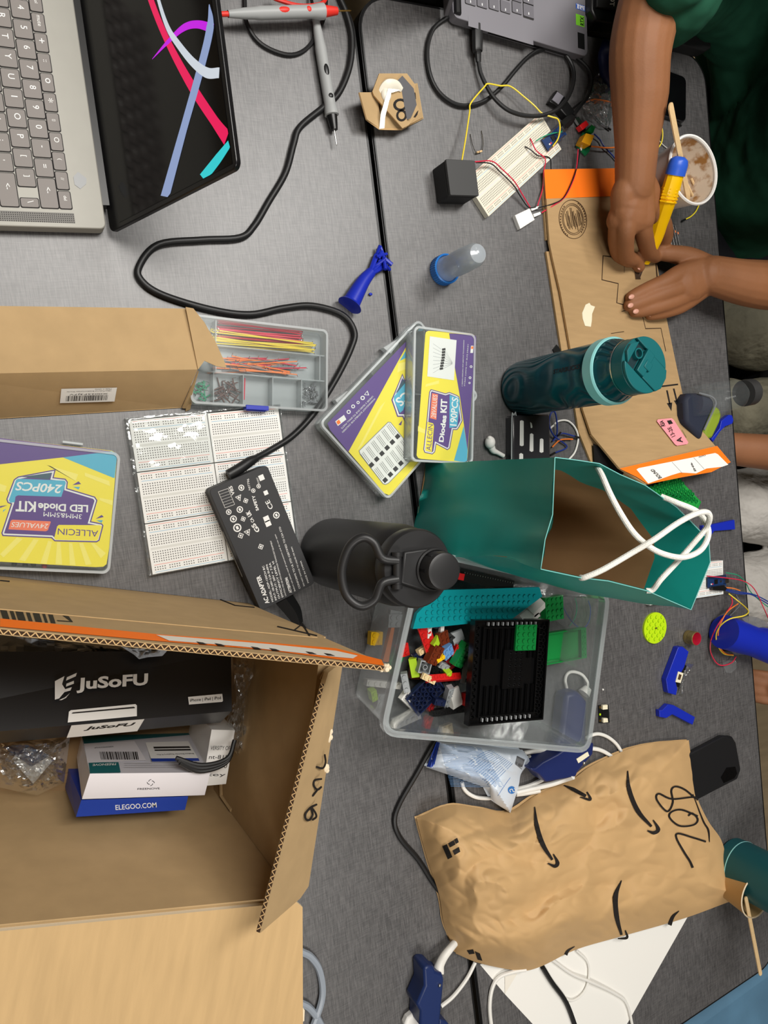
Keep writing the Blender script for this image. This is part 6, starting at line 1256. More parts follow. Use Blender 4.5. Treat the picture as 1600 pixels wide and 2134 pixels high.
# standing far flap
k = MB(); FT = opl((813, 1388), (0, 0, 0), Vector((0, 1, 0))); TLp = opl((0, 1309), (0, 0, 0), Vector((0, 1, 0)))
sl_ = (FT.z - TLp.z) / (FT.x - TLp.x); zl = TLp.z + (XL - TLp.x) * sl_
k.sheet([GP(XL, 0, RH), GP(XL, 0, zl), FT, GP(FT.x - 6, 0, RH)][::-1] if False else [GP(FT.x - 4, 0, RH), FT, GP(XL, 0, zl), GP(XL, 0, RH)][::-1], 4, 'kraft')
corr(k, GP(XL, -4, zl + .3), FT + GP(0, -4, .3), (0, 1, 0), 4); k.build('far_flap', sb, ang=20)
N1 = Vector((0, 1, 0)); zK = crop(0, 1180, 1.951)
def fp(k, pts, m, off=.3):
    q = [opl(p, (0, 0, 0), N1) + Vector((0, off, 0)) for p in pts]; k.poly(q, m)
M('white_paper2', (232, 226, 214), .7); M('torn', (222, 206, 178), .9)
k = MB(); fp(k, [(0, 1290), (0, 1307), (330, 1337), (560, 1356), (800, 1388), (795, 1376), (700, 1352), (500, 1335), (330, 1323)], 'orange', .4)
fp(k, [(325, 1325), (352, 1337), (500, 1349), (700, 1371), (735, 1374), (745, 1368), (700, 1358), (560, 1344)], 'white_paper2', .7)
for i in range(9): x = 370 + i * 38; fp(k, [(x, 1336 + i * 3.4), (x + 14, 1338 + i * 3.4), (x + 24, 1342 + i * 3.4), (x + 8, 1341 + i * 3.4)], 'ink', .9) if i % 3 else None
k.build('orange_tape', sb, label='orange tape with torn white label')
k = MB(); u_ = 0
for x, w in ((0, 14), (20, 8), (32, 16), (54, 8), (68, 14), (88, 6), (100, 10)): fp(k, [(x, 1272 + x * .09), (x + w, 1272 + (x + w) * .09), (x + w + 6, 1290 + (x + w) * .09), (x + 6, 1290 + x * .09)], 'ink')
fp(k, [(130, 1283), (143, 1285), (152, 1297), (120, 1295), (118, 1293), (146, 1295)], 'ink')
for a_, b_2 in (((455, 1248), (490, 1262)), ((490, 1262), (530, 1266)), ((578, 1306), (660, 1325)), ((612, 1314), (630, 1300)), ((630, 1300), (645, 1325)), ((0, 1210), (20, 1212))):
    k.tube([opl(a_, (0, .4, 0), N1), opl(b_2, (0, .4, 0), N1)], .8, 'ink', sm=0, seg=4)
k.tube([opl((0, 1270), (0, .2, 0), N1), opl((661, 1329), (0, .2, 0), N1)], .5, 'kraft_lit', sm=0, seg=4)
k.build('printed_marks', sb)
k = MB(); rn = random.Random(2)
for i in range(9): p = FT + GP(rn.uniform(-6, 1), rn.uniform(-4, 0), rn.uniform(-5, 2)); k.ball(p, rn.uniform(1.2, 2.6), 'torn', seg=6, rings=4)
k.build('frayed_corner', sb)
# right flap folded inwards and up
F_ = [GP(18, -14, RH), GP(27, -226, RH), None, None]
pA = GXI @ W(677, 1426, 262); pB = GXI @ W(543, 1944, 262); hA = GXI @ W(715, 1377, 216); hB = GXI @ W(643, 1847, 216); hC = GXI @ W(626, 1872, 220)
k = MB(); k.sheet([hA, hB, hC, pB, pA, GXI @ W(684, 1402, 252)][::-1], 4, 'kraft'); k.sheet([GP(12, -6, RH - 2), GP(24, -226, RH - 2), hB, hA], 2, 'kraft')
nrm_ = (pB - pA).cross(hA - pA).normalized(); nrm_ = nrm_ if nrm_.z > 0 else -nrm_
dn = (pA - hA); dn.normalize(); corr(k, pA - nrm_ * 4 + dn * .3, pB - nrm_ * 4 + dn * .3, nrm_, 4)
k.sheet([GXI @ W(*q) for q in ((706, 1372, 220), (676, 1398, 246), (668, 1415, 246), (690, 1428, 240), (700, 1400, 225))], 1.2, 'kraft'); k.build('right_flap', sb, ang=20)
PR, NR = hA, nrm_
def rp(k, q, m, s=None, off=.5, bold=0.):
    Q = [opl(p, PR, NR) + NR * off for p in q]
    if s is None: k.poly(Q, m); return
    v, f, _a = textmesh(s, bold); k.add([qp(Q, a, b2) for a, b2 in v], f, m)
k = MB()
def onflap2(p):
    h0, h1, f0, f1 = Vector((715, 1377)), Vector((643, 1847)), Vector((677, 1426)), Vector((543, 1944)); a, t = .5, .5; g = lambda a, t: h0.lerp(h1, a).lerp(f0.lerp(f1, a), t)
    for _ in range(8):
        q = g(a, t); da = (g(a + .01, t) - q) / .01; dt = (g(a, t + .01) - q) / .01; r = Vector(p) - q; D = da.x * dt.y - da.y * dt.x; a += (r.x * dt.y - r.y * dt.x) / D; t += (da.x * r.y - da.y * r.x) / D
    return hA.lerp(hB, a).lerp(pA.lerp(pB, a), t) + nrm_ * 3.6
def stroke(pts, w=1.5): k.tube([onflap2(p) for p in pts], w, 'ink', seg=6, sm=4)
for p_ in ([(1326, 770), (1330, 800), (1318, 824), (1292, 820)], [(1312, 868), (1285, 874), (1280, 896), (1296, 912), (1312, 900)], [(1296, 912), (1276, 938)], [(1292, 972), (1268, 985), (1248, 1008), (1246, 1030), (1262, 1036), (1276, 1012), (1268, 985), (1284, 1000), (1292, 1020), (1276, 1034)]): stroke(zK([(q_[0] - 26, q_[1]) for q_ in p_]), .9)
k.build('handwritten_number', sb, label='number handwritten in black marker')
k = MB(); rn = random.Random(9)
for x, y in ((703, 1525), (700, 1530), (704, 1537), (694, 1600), (697, 1606), (690, 1596), (698, 1540)): k.ball(GXI @ W(x - 15, y, 216), rn.uniform(2, 3.6), 'torn', sc=(1, 1.2, .6), seg=7, rings=5)
k.build('torn_edge', sb)
k = MB(); e0 = GXI @ W(627, 1885, RH); e1_ = GXI @ W(628, 2134, RH - 12)
k.sheet([GP(XL, -234, RH), GP(25, -229, RH), Vector((e0.x, e0.y, RH)), e1_, e1_ + GP(20, -120, -5), GP(XL, -470, RH - 16)], 4, 'kraft_lit', me='torn')
k.sheet([GXI @ W(*q) for q in ((628, 2095, RH - 10), (634, 2104, RH - 10), (633, 2126, RH - 10), (622, 2134, RH - 10), (612, 2120, RH - 10))], 1, 'torn'); k.build('near_flap', sb, ang=20, label='near flap folded out, lit tan tone in its colour')
# things inside the box
def hexa(k, b, t, m, faces=None):
    ms = faces or [m] * 6; v = [Vector(p) for p in b + t]
    for f, mm in zip(((3, 2, 1, 0), (4, 5, 6, 7), (0, 1, 5, 4), (1, 2, 6, 5), (2, 3, 7, 6), (3, 0, 4, 7)), ms): k.add([v[i] for i in f], [(0, 1, 2, 3)], mm)
def boxthing(name, label, b, t, m, faces=None, cat='box'):
    c = sum((Vector(p) for p in b), Vector()) / 4; mm = GX @ Matrix.Translation(c); mm.translation.z = TZ + c.z
    th_ = thing(name, label, cat, mm); k = MB(); hexa(k, b, t, m, faces); k.v = [FR[sb.name] @ v for v in k.v]; k.build('carton', th_, world=True, flat=True); return th_
def local_build(k, nm, th_, **kw): k.v = [GX @ v for v in k.v]; return k.build(nm, th_, world=True, **kw)
M('fre_white', (226, 222, 226), .45); M('fre_gray', (196, 194, 200), .5); M('fre_teal', (22, 100, 104), .45); M('ele_blue', (30, 62, 160), .4)
bF = [(-144, -174, 3.2), (-33, -168, 3.2), (-31, -147, 3.2), (-143, -153, 3.2)]; tF = [(-147, -181, 100), (-35, -179, 100), (-33, -157, 100), (-144, -158, 100)]
fr_ = boxthing('kit_carton', 'white and teal electronics kit box standing on edge inside the shipping box', bF, tF, 'fre_white', ['fre_gray', 'fre_white', 'fre_white', 'fre_gray', 'fre_gray', 'fre_white'])
PF = Vector(bF[3]); NF = (Vector(tF[3]) - Vector(bF[3])).cross(Vector(bF[2]) - Vector(bF[3])).normalized(); NF = NF if NF.y > 0 else -NF
zL = crop(0, 1300, 2.857)
def pf(k, pts, m, P0, N0, off=.3, s=None, bold=0., shear=0.):
    Q = [opl(p, P0, N0) + N0 * off for p in zL(pts)]
    if s is None: k.poly(Q, m)
    else: v, f, _a = textmesh(s, bold, shear); k.add([qp(Q, a, b2) for a, b2 in v], f, m)
k = MB(); pf(k, [(487, 668), (1135, 632), (1155, 660), (500, 715)], 'fre_teal', PF, NF); pf(k, [(528, 828), (705, 825), (718, 886), (535, 893)], 'fre_teal', PF, NF)
pf(k, [(500, 716), (800, 700), (870, 815), (520, 830)], 'fre_white', PF, NF, .35); pf(k, [(865, 708), (1120, 700), (1190, 822), (905, 824)], 'white', PF, NF, .35); pf(k, [(898, 805), (1180, 803), (1188, 820), (905, 824)], 'ele_blue', PF, NF, .6)
for q_ in ([(912, 735), (1125, 732), (1132, 742), (916, 746)], [(918, 752), (1132, 748), (1138, 757), (922, 760)]): pf(k, q_, 'ink', PF, NF, .6)
x = 592; rn = random.Random(4)
while x < 820: w = rn.choice((3, 5, 8)); pf(k, [(x, 765), (x + w, 765), (x + w + 10, 812), (x + 10, 812)], 'ink', PF, NF, .6); x += w + rn.choice((3, 5))
pf(k, [(690, 832), (552, 838), (550, 850), (690, 845)][::1], 'white', PF, NF, .6, 'FREENOVE', .01)
pf(k, [(675, 730), (560, 738), (563, 745), (678, 738)], 'ink', PF, NF, .6, 'X002M5VXGF'); pf(k, [(1150, 770), (930, 778), (934, 786), (1156, 780)], 'ink', PF, NF, .6, 'Breakout Board for Raspberry Pi Pico')
for y in (832, 843, 855): pf(k, [(740, y), (1190, y - 6), (1192, y - 4), (740, y + 2)], 'fre_gray', PF, NF, .5)
local_build(k, 'front_print', fr_, flat=True)
k = MB(); PT = Vector(tF[3]); NT_ = Vector((0, 0, 1)); pf(k, [(818, 988), (952, 984), (950, 974), (818, 978)], 'ink', PT, NT_, .4, 'FREENOVE', .01)
for a in range(4):
    aa = a * 1.571 + .5; c_ = (897, 945); pts = [(c_[0] + 14 * math.cos(aa + t) * (1 + t * .5), c_[1] + 12 * math.sin(aa + t) * (1 + t * .5)) for t in (0, .4, .8, 1.2)]
    k.tube([opl(p, PT, NT_) + Vector((0, 0, .3)) for p in zL(pts)], .25, 'ink', sm=0, seg=4)
local_build(k, 'top_print', fr_)
bE = [(-150, -205, 3.2), (-46, -201, 3.2), (-44, -184, 3.2), (-150, -186, 3.2)]; tE = [(-149, -198, 97), (-51, -194, 97), (-50, -181, 97), (-147, -183, 97)]
el_ = boxthing('kit_carton', 'blue electronics kit box on edge behind the white and teal one, inside the shipping box', bE, tE, 'ele_blue')
k = MB(); PE = Vector(tE[0]); pf(k, [(688, 1108), (932, 1092), (930, 1062), (686, 1078)], 'white', PE, NT_, .4, 'ELEGOO.COM', .01); local_build(k, 'lettering', el_)
# large black carton leaning across
JA, JB, JC, JD = [GXI @ W(*p) for p in ((0, 1358, 92), (481, 1357, 92), (483, 1482, 126), (0, 1524, 126))]
JA2 = JA + (JA - JB) * .9; JD2 = JD + (JD - JC) * .9; NJ = (JB - JA).cross(JC - JA).normalized(); NJ = NJ if NJ.z > 0 else -NJ
M('carton_black', (22, 22, 24), .38)
mm = GX @ Matrix.Translation((JA + JC) / 2); jb = thing('black_carton', 'large black carton with white lettering leaning inside the shipping box', 'box', mm)
k = MB(); k.sheet([JD2, JC, JB, JA2], 42, 'carton_black'); local_build(k, 'carton', jb, flat=True)
zM = crop(0, 1180, 1.951)
def pj(k, pts, m, off=.3, s=None, bold=0., shear=0., c=zM, P0=None, N0=None):
    Q = [opl(p, P0 or JA, N0 or NJ) + (N0 or NJ) * off for p in c(pts)]
    if s is None: k.poly(Q, m)
    else: v, f, _a = textmesh(s, bold, shear); k.add([qp(Q, a, b2) for a, b2 in v], f, m)
k = MB(); pj(k, [(310, 517), (600, 498), (602, 435), (314, 455)], 'white', .3, 'JuSoFU', .035)
pj(k, [(223, 468), (262, 447), (252, 480), (268, 505), (240, 538), (223, 543)], 'white')
for q_ in ([(272, 452), (312, 434), (308, 448), (268, 466)], [(270, 478), (300, 466), (300, 478), (268, 490)], [(266, 500), (292, 492), (286, 506), (262, 512)], [(240, 545), (275, 528), (284, 516), (268, 536), (250, 545)]): pj(k, q_, 'white')
pj(k, [(764, 532), (903, 519), (906, 548), (902, 552), (768, 563)], 'white'); pj(k, [(772, 556), (898, 545), (897, 530), (771, 541)], 'ink', .6, 'iPhone | iPad | iPod', .01)
SJ = (JC - JD).normalized(); DJ = NJ.cross(SJ).normalized()
pj(k, [(280, 592), (288, 586), (550, 561), (556, 566), (556, 610), (275, 636)], 'white'); pj(k, [(290, 600), (296, 595), (544, 572), (548, 575), (548, 578), (298, 600)], 'ink', .5)
NS = -(NJ.cross(SJ)).normalized(); NS = NS if NS.y < 0 else -NS
def pstrip(x, d): return JD + (JC - JD) * x - NJ * d + NS * .3
xa, xb = 135 / 483, 285 / 483; k.poly([pstrip(xa, 0), pstrip(xb, 0), pstrip(xb, 34), pstrip(xa, 34)], 'white')
v, f, _a = textmesh('JuSoFU', .03, .2); k.add([pstrip(xa + (xb - xa) * (.2 + .7 * a), 18 - 11 * b2) + NS * .3 for a, b2 in v], f, 'ink')
local_build(k, 'printed_logo', jb, flat=True)
sg = boxthing('small_carton', 'small white carton wedged between the kit boxes and the right wall inside the shipping box', [(-34, -176, 3.2), (-8, -174, 3.2), (-8, -120, 3.2), (-34, -120, 3.2)], [(-34, -176, 84), (-10, -174, 84), (-10, -120, 84), (-34, -120, 84)], 'white')
k = MB()
for i, s_ in enumerate(('VERSITY OF', 'nt-818', 'No. 50', 'key')): v, f, _a = textmesh(s_); k.add([Vector((-32 + a * 20, -140 - i * 9 + b2 * 4, 84.3)) for a, b2 in v], f, 'ink')
local_build(k, 'lettering', sg)
k = MB()
for i in range(3): k.tube([GX @ Vector((-70 + i * 2, -142 - i * 2, 104 + i)), GX @ Vector((-45, -148 - i * 3, 106)), GX @ Vector((-20, -142 - i * 2, 104)), GX @ Vector((-14, -125, 100))], 2.2, 'black_rubber', seg=8)
k.build('coiled_cable', label='coiled black braided cable between the black carton and kit box', cat='cable')
def filmL(pts, h, hh, name, label, mat, cr, cat='plastic bag', nz=.09):
    P_ = cr(pts); n = len(P_); cx, cy = sum(p[0] for p in P_) / n, sum(p[1] for p in P_) / n; k = MB()
    def fn(u, v):
        t = u * n; i = int(t) % n; f = t - int(t); a, b2 = P_[i], P_[(i + 1) % n]; x = a[0] + (b2[0] - a[0]) * f; y = a[1] + (b2[1] - a[1]) * f
        x += (cx - x) * v; y += (cy - y) * v; q = noise.noise(Vector((x * nz, y * nz, h))); return W(x, y, h + hh * min(1, v * 2) * (.4 + abs(q) * 1.6))
    k.grid(64, 14, fn, mat); return k.build(name, label=label, cat=cat)
filmL([(0, 715), (180, 700), (285, 690), (272, 790), (260, 880), (150, 932), (0, 900), (-60, 800)], 30, 34, 'plastic_bag', 'clear bag holding a small white module, at the left inside the shipping box', 'clear_bag', zM)
k = MB(); k.pslab(zM([(60, 800), (130, 740), (215, 790), (135, 885)]), 20, 24, 'white'); k.pslab(zM([(10, 735), (110, 725), (200, 770), (130, 815)]), 26, 28, 'pcb_blue'); k.build('sensor_module', label='blue and white module inside the clear bag in the shipping box', cat='circuit board')
filmL([(940, 350), (1040, 355), (1050, 400), (1010, 520), (1020, 640), (990, 800), (930, 720), (905, 690), (940, 560)], 60, 34, 'plastic_bag', 'clear crumpled bag between the black carton and the right wall of the shipping box', 'clear_bag', zM, nz=.06)
M('graybag', (168, 172, 178), .35, bump=.5, bscale=60, bdist=.003)
filmL([(-60, 262), (60, 268), (250, 295), (430, 318), (600, 345), (900, 360), (900, 420), (-60, 420)], 60, 22, 'gray_mailer', 'grey plastic mailer tucked behind the black carton in the shipping box', 'graybag', zM, nz=.05)
filmL([(490, 325), (560, 318), (690, 332), (660, 365), (600, 370), (565, 378), (545, 360)], 104, 10, 'plastic_scrap', 'pale blue-grey plastic scrap draped over the top of the black carton', 'graybag', zM)
# ---------------------------------------------------------------- soft packs as patches over four traced sides
class Soft:
    def __init__(s, A, B, C, D, nu, nv, H):      # side polylines: A left(bottom->top)... u along, v across; each list of pixels
        s.A, s.B, s.C, s.D, s.nu, s.nv, s.H = [s.par(x) for x in (A, B, C, D)] + [nu, nv, H]
    def par(s, P):
        P = smooth([Vector((p[0], p[1], 0)) for p in P], 5); L = [0]
        for i in range(1, len(P)): L.append(L[-1] + (P[i] - P[i - 1]).length)
        def f(t):
            t *= L[-1]
            for i in range(1, len(P)):
                if t <= L[i] + 1e-9: return P[i - 1].lerp(P[i], (t - L[i - 1]) / max(1e-9, L[i] - L[i - 1]))
            return P[-1]
        return f
    def px(s, u, v):   # A: v=0 edge, B: v=1 edge, C: u=0 edge, D: u=1 edge
        a, b = s.A(u), s.B(u); c, d = s.C(v), s.D(v); return a * (1 - v) + b * v + c * (1 - u) + d * u - (s.A(0) * (1 - u) * (1 - v) + s.A(1) * u * (1 - v) + s.B(0) * (1 - u) * v + s.B(1) * u * v)
    def mesh(s, k, m):
        k.grid(s.nu, s.nv, lambda u, v: W(s.px(u, v).x, s.px(u, v).y, s.H(u, v)), m)
        k.grid(s.nu, s.nv, lambda u, v: (lambda q: Vector((q.x, q.y, TZ + min(q.z - TZ, .8 + .12 * (q.z - TZ)))))(W(s.px(u, v).x, s.px(u, v).y, s.H(u, v))), m)
        s.T = [(s.px(i / 60, j / 40), i / 60, j / 40) for i in range(61) for j in range(41)]
    def at(s, x, y, off=.6):
        b = min(s.T, key=lambda q: (q[0].x - x) ** 2 + (q[0].y - y) ** 2); u, v = b[1], b[2]
        for _ in range(3):
            e = 1e-3; p = s.px(u, v); du = (s.px(u + e, v) - p) / e; dv = (s.px(u, v + e) - p) / e; det = du.x * dv.y - du.y * dv.x
            if abs(det) < 1e-6: break
            rx, ry = x - p.x, y - p.y; u += (rx * dv.y - ry * dv.x) / det; v += (du.x * ry - du.y * rx) / det; u = min(max(u, 0), .999); v = min(max(v, 0), .999)
        return W(x, y, s.H(u, v) + off)
    def ribbon(s, k, pts, ws, m, c, off=.7):
        P = smooth([Vector((*p, 0)) for p in c(pts)], 6); n = len(P); v = []
        for i, p in enumerate(P):
            d = (P[min(i + 1, n - 1)] - P[max(i - 1, 0)]).normalized(); t = i / (n - 1) * (len(ws) - 1); a = min(int(t), len(ws) - 2); w = ws[a] + (ws[a + 1] - ws[a]) * (t - a)
            v += [s.at(p.x - d.y * w / 2, p.y + d.x * w / 2, off), s.at(p.x + d.y * w / 2, p.y - d.x * w / 2, off)]
        k.add(v, [(2 * i, 2 * i + 1, 2 * i + 3, 2 * i + 2) for i in range(n - 1)], m)
    def quad(s, k, q, m, c, n=6, off=.7):
        q = [Vector((*p, 0)) for p in c(q)]; v = []
        for j in range(n + 1):
            for i in range(n + 1): p = q[0] * (1 - i / n) * (1 - j / n) + q[1] * i / n * (1 - j / n) + q[2] * i / n * j / n + q[3] * (1 - i / n) * j / n; v.append(s.at(p.x, p.y, off))
        k.add(v, [(j * (n + 1) + i, j * (n + 1) + i + 1, (j + 1) * (n + 1) + i + 1, (j + 1) * (n + 1) + i) for j in range(n) for i in range(n)], m)
def ridge(x, y, s, z): return (1 - abs(noise.noise(Vector((x * s, y * s, z)))) * 2.2)
zN = crop(800, 1500, 2.0)
def HM(u, v):
    e = min(u, 1 - u, v * .7, (1 - v) * .7); pil = min(1, max(0, e) / .17); pil = pil * (2 - pil)
    base = 7 + pil * (34 + 26 * math.exp(-((u - .28) ** 2 / .08 + (v - .5) ** 2 / .2)) + 6 * math.sin(u * 5 + 1))
    n1, n2, n3 = (abs(noise.noise(Vector((u * a_ + b_, v * a_ * .7, c_)))) for a_, b_, c_ in ((4.5, 0, 1.2), (8, .7, 4.4), (17, 0, 8.1)))
    cr = 17 * n1 - 12 * n2 + 5 * n3 + 6 * noise.noise(Vector((u * 3.4, v * 3, 5.5)))
    return base + cr * (.25 + .75 * pil)
mail = Soft(zN([(135, 410), (270, 355), (400, 368), (520, 382), (640, 310), (780, 250), (850, 200), (950, 150), (1080, 105), (1270, 85)]), zN([(300, 975), (400, 1015), (560, 1045), (650, 1030), (800, 958), (1000, 900), (1250, 828), (1430, 762), (1490, 745), (1508, 700)]),
            zN([(135, 410), (155, 490), (190, 610), (230, 730), (250, 850), (300, 975)]), zN([(1270, 85), (1285, 200), (1300, 310), (1350, 420), (1405, 500), (1430, 590), (1455, 650), (1508, 700)]), 210, 130, HM)
M('mailer', (200, 163, 114), .6, var=.03, vscale=20, bump=.55, bscale=9, spec=.35, bdist=.007, ridged=1)
ml = thing('padded_mailer', 'crumpled brown paper mailer with black arrow prints and a handwritten number', 'mailer', at(W(1180, 1790, 0)))
k = MB(); mail.mesh(k, 'mailer'); k.build('paper_envelope', ml, world=True, ang=40)
k = MB(); RB = lambda p, w: mail.ribbon(k, p, [x * 1.25 for x in w], 'ink', zN, 1.6)
for p_, w_2 in (([(628, 362), (637, 440), (662, 520), (702, 584)], (1.5, 7, 8, 4)), ([(683, 598), (712, 610), (724, 596), (706, 560)], (2, 6, 6, 2)), ([(1016, 212), (1022, 290), (1058, 380), (1115, 445)], (1.5, 7, 8, 4)), ([(1098, 462), (1125, 471), (1144, 456), (1122, 418)], (2, 6, 6, 2)),
                ([(750, 272), (790, 290), (842, 318)], (1, 6, 5)), ([(818, 322), (860, 332), (846, 300)], (2, 5, 2)), ([(990, 670), (966, 735), (970, 820), (990, 897)], (1.5, 8, 8, 4)), ([(974, 912), (1012, 908), (1006, 878)], (2, 5, 2)),
                ([(1230, 797), (1205, 820), (1190, 856)], (1, 5, 7)), ([(795, 945), (768, 962), (757, 980)], (1, 4, 6)),
                ([(1308, 335), (1290, 322), (1200, 330), (1145, 308), (1138, 335), (1180, 382), (1204, 345), (1198, 295), (1216, 278), (1255, 292), (1300, 330)], (3, 3)), ([(1308, 402), (1240, 375), (1197, 385), (1192, 410), (1232, 442), (1290, 438), (1308, 415), (1285, 390), (1268, 400)], (3, 3)), ([(1342, 508), (1285, 490), (1226, 474), (1220, 495), (1250, 550), (1275, 590), (1287, 617)], (3, 3, 4)),
                ([(1288, 310), (1330, 420), (1352, 460), (1357, 510)], (1, 2.5, 3, 1))): RB(p_, w_2)  # closing stroke is the shade of a crease, drawn as a dark line
k.build('printed_arrows', ml, world=True, flat=True)
k = MB()
for q_ in ([(243, 528), (262, 518), (285, 572), (266, 582)], [(268, 515), (290, 502), (298, 520), (276, 532)], [(292, 500), (305, 492), (312, 510), (300, 518)], [(286, 545), (312, 530), (318, 550), (294, 564)], [(345, 962), (372, 958), (378, 975), (355, 978)], [(378, 965), (400, 975), (410, 1005), (390, 1000)]): mail.quad(k, q_, 'ink', zN, 6, 1.5)
k.build('recycling_print', ml, world=True, flat=True)
# wipes pack
zO = crop(860, 1480, 3.636)
def HW(u, v):
    e = min(u, 1 - u, v, 1 - v); p = min(1, e / .2); p = p * (2 - p); return 10 + p * 20 + (3 * noise.noise(Vector((u * 5, v * 4, 1))) + 2.5 * max(0, ridge(u * 5, v * 5, 1, 9)) ** 3) * (.3 + .7 * p)
wp = Soft(zO([(185, 232), (400, 250), (640, 280), (830, 300)]), zO([(100, 432), (160, 452), (400, 535), (560, 600), (610, 690), (740, 778)]), zO([(185, 232), (165, 300), (100, 432)]), zO([(830, 300), (885, 385), (820, 480), (800, 580), (740, 778)]), 60, 40, HW)
M('pack_white', (214, 224, 236), .3, bump=.5, bscale=16, bdist=.004, ridged=1); M('pack_blue', (96, 140, 190), .4); M('pack_sky', (30, 120, 200), .4)
wk = thing('wipes_pack', 'white soft pack with fine blue print, lying between the clear bin and the mailer', 'packet', at(W(1010, 1600, 0)))
k = MB(); wp.mesh(k, 'pack_white'); k.build('pouch', wk, world=True)
k = MB()
for i in range(30):
    t = i / 29; x0, y0 = 205 + t * 420 - 20, 245 + t * 60
    L_ = 150 + 190 * min(1, t * 1.6) if t < .6 else 330 - (t - .6) * 250
    a, b2 = (x0 + 20, y0), (x0 + 20 - L_ * .33, y0 + L_ * .62)
    mail_p = [(x0 + 40 * 0, y0), b2]
    wp.ribbon(k, [(200 + i * 3, 250 + i * 11 + 6), (330 + i * 5, 262 + i * 11), (min(760, 520 + i * 6), 290 + i * 10)], (.7, .7, .7), 'pack_blue', zO, .5) if 250 + i * 11 < 440 + i * 5 else None
for i in range(14): wp.ribbon(k, [(420 + i * 12, 400 + i * 14), (520 + i * 12, 330 + i * 12), (600 + i * 12, 300 + i * 8)], (.7, .7), 'pack_blue', zO, .5)
wp.quad(k, [(790, 345), (850, 375), (825, 450), (775, 410)], 'wire_gray', zO, 3)
for i in range(7): wp.ribbon(k, [(794 + i * 8, 350 + i * 4), (778 + i * 7, 405 + i * 5)], (1, 1), 'ink', zO, .9)
wp.ribbon(k, [(645, 650), (690, 580), (740, 510)], (.6, .6), 'pack_sky', zO); wp.quad(k, [(180, 240), (205, 245), (158, 440), (105, 425)], 'ele_blue', zO, 4)
c_ = zO([(750, 605)])[0]; cc = wp.at(c_[0], c_[1], 1); k.add([wp.at(c_[0] + 8 * math.cos(a * .524), c_[1] + 8 * math.sin(a * .524), 1) for a in range(12)], [tuple(range(12))], 'pack_sky'); 
k.build('printed_text', wk, world=True, flat=True); k = MB(); wp.ribbon(k, [(768, 590), (778, 608), (762, 618), (752, 598), (735, 606), (742, 622)], (1.5, 1.5), 'white', zO, 1.4); k.build('circled_number', wk, world=True, flat=True)
# glue guns and cords
ga_ = thing('glue_gun', 'dark blue glue gun lying partly under the right side of the clear bin', 'glue gun', at(W(1160, 1600, 0)))
MB().pslab(zO([(890, 440), (905, 460), (960, 490), (1010, 548), (1235, 505), (1250, 470), (1365, 335), (1372, 250), (1290, 240), (1150, 300), (1100, 335), (985, 395), (930, 440)]), 0, 30, 'navy2' if 'navy2' in MATS else 'navy').build('body', ga_, world=True, bevel=4)
MB().pslab([(1180, 1446), (1206, 1440), (1226, 1462), (1222, 1556), (1172, 1560), (1168, 1545)], 0, 26, 'navy').build('handle', ga_, world=True, bevel=6)
k = MB(); k.pslab(zO([(1240, 370), (1325, 315), (1337, 345), (1255, 402)]), 30, 30.6, 'masking'); k.build('rating_label', ga_, world=True, label='small cream rating label')
k = MB(); k.ball(W(*zO([(1295, 400)])[0], 30), 2.6, 'steel', seg=10, rings=6); k.build('screw', ga_, world=True)
MB().tube([W(*zF([(1340, 1195)])[0], 14), W(*zF([(1300, 1250)])[0], 14)], [6, 9], 'wire_white', sm=0, seg=12).build('cord_boot', ga_, world=True)
def cord(pts, c, r, mat, label, h=3):
    k = MB(); k.tube([W(*c([(p[0], p[1])])[0], p[2] if len(p) > 2 else h) for p in pts], r, mat, seg=8); return k.build('cord', label=label, cat='cord')
cord([(1095, 1700, 3), (1118, 1500, 3), (1150, 1370, 3), (1138, 1230, 4), (1118, 1120, 4), (1140, 1055, 4), (1195, 1035, 4), (1280, 1062, 5), (1335, 1135, 10), (1338, 1190, 13)], zF, 2.2, 'wire_white', 'white cord looping up behind the right wall of the clear bin')
cord([(1105, 180, 3), (1108, 60, 3), (1140, -40, 3), (1135, -130, 3)], zO, 2.2, 'wire_white', 'second white cord strand beside the glue gun handle')
cord([(1310, 215), (1350, 190), (1410, 180), (1480, 205), (1545, 260), (1585, 330), (1600, 380)], zO, 2.6, 'wire_white', 'white cord arching from the bin corner to the mailer, upper loop')
cord([(1290, 300), (1340, 290), (1420, 302), (1500, 348), (1560, 420)], zO, 3.0, 'wire_white', 'white cord from the bin corner to the mailer, lower loop')
cord([(840, 325, 5), (920, 312, 5), (1000, 308, 6), (1048, 335, 8), (1066, 420, 10), (1030, 492, 8), (930, 552, 5), (860, 580, 4), (780, 600, 4)], zO, 3.0, 'wire_white', 'white cord curling over the glue gun beside the soft pack')
cord([(880, 350, 3), (905, 385, 3), (960, 397, 4), (1050, 390, 6), (1105, 355, 10), (1130, 305, 12)], zO, 3.0, 'wire_white', 'white cord passing between the soft pack and the glue gun')
cord([(372, 545), (385, 590), (420, 630), (480, 660), (560, 668), (640, 660)], zO, 2.6, 'wire_white', 'white cord emerging below the soft pack over the table seam')
cord([(780, 625, 8), (900, 596, 8), (1050, 560, 10), (1140, 530, 16), (1215, 505, 30)], zO, 3.6, 'wire_white', 'thick white cord resting on the edge of the mailer')
cord([(780, 640, 5), (850, 632, 5), (960, 612, 6)], zO, 3.0, 'wire_white', 'white cord end under the thick cord by the soft pack')
cord([(935, 1520, 3), (905, 1548, 3), (868, 1612, 3), (832, 1675, 3), (822, 1712, 3), (835, 1748, 3), (872, 1792, 3), (910, 1850, 3), (960, 1900, 2)], lambda l: l, 3.4, 'black_rubber', 'black mains cord bending beside the mailer over the table seam')
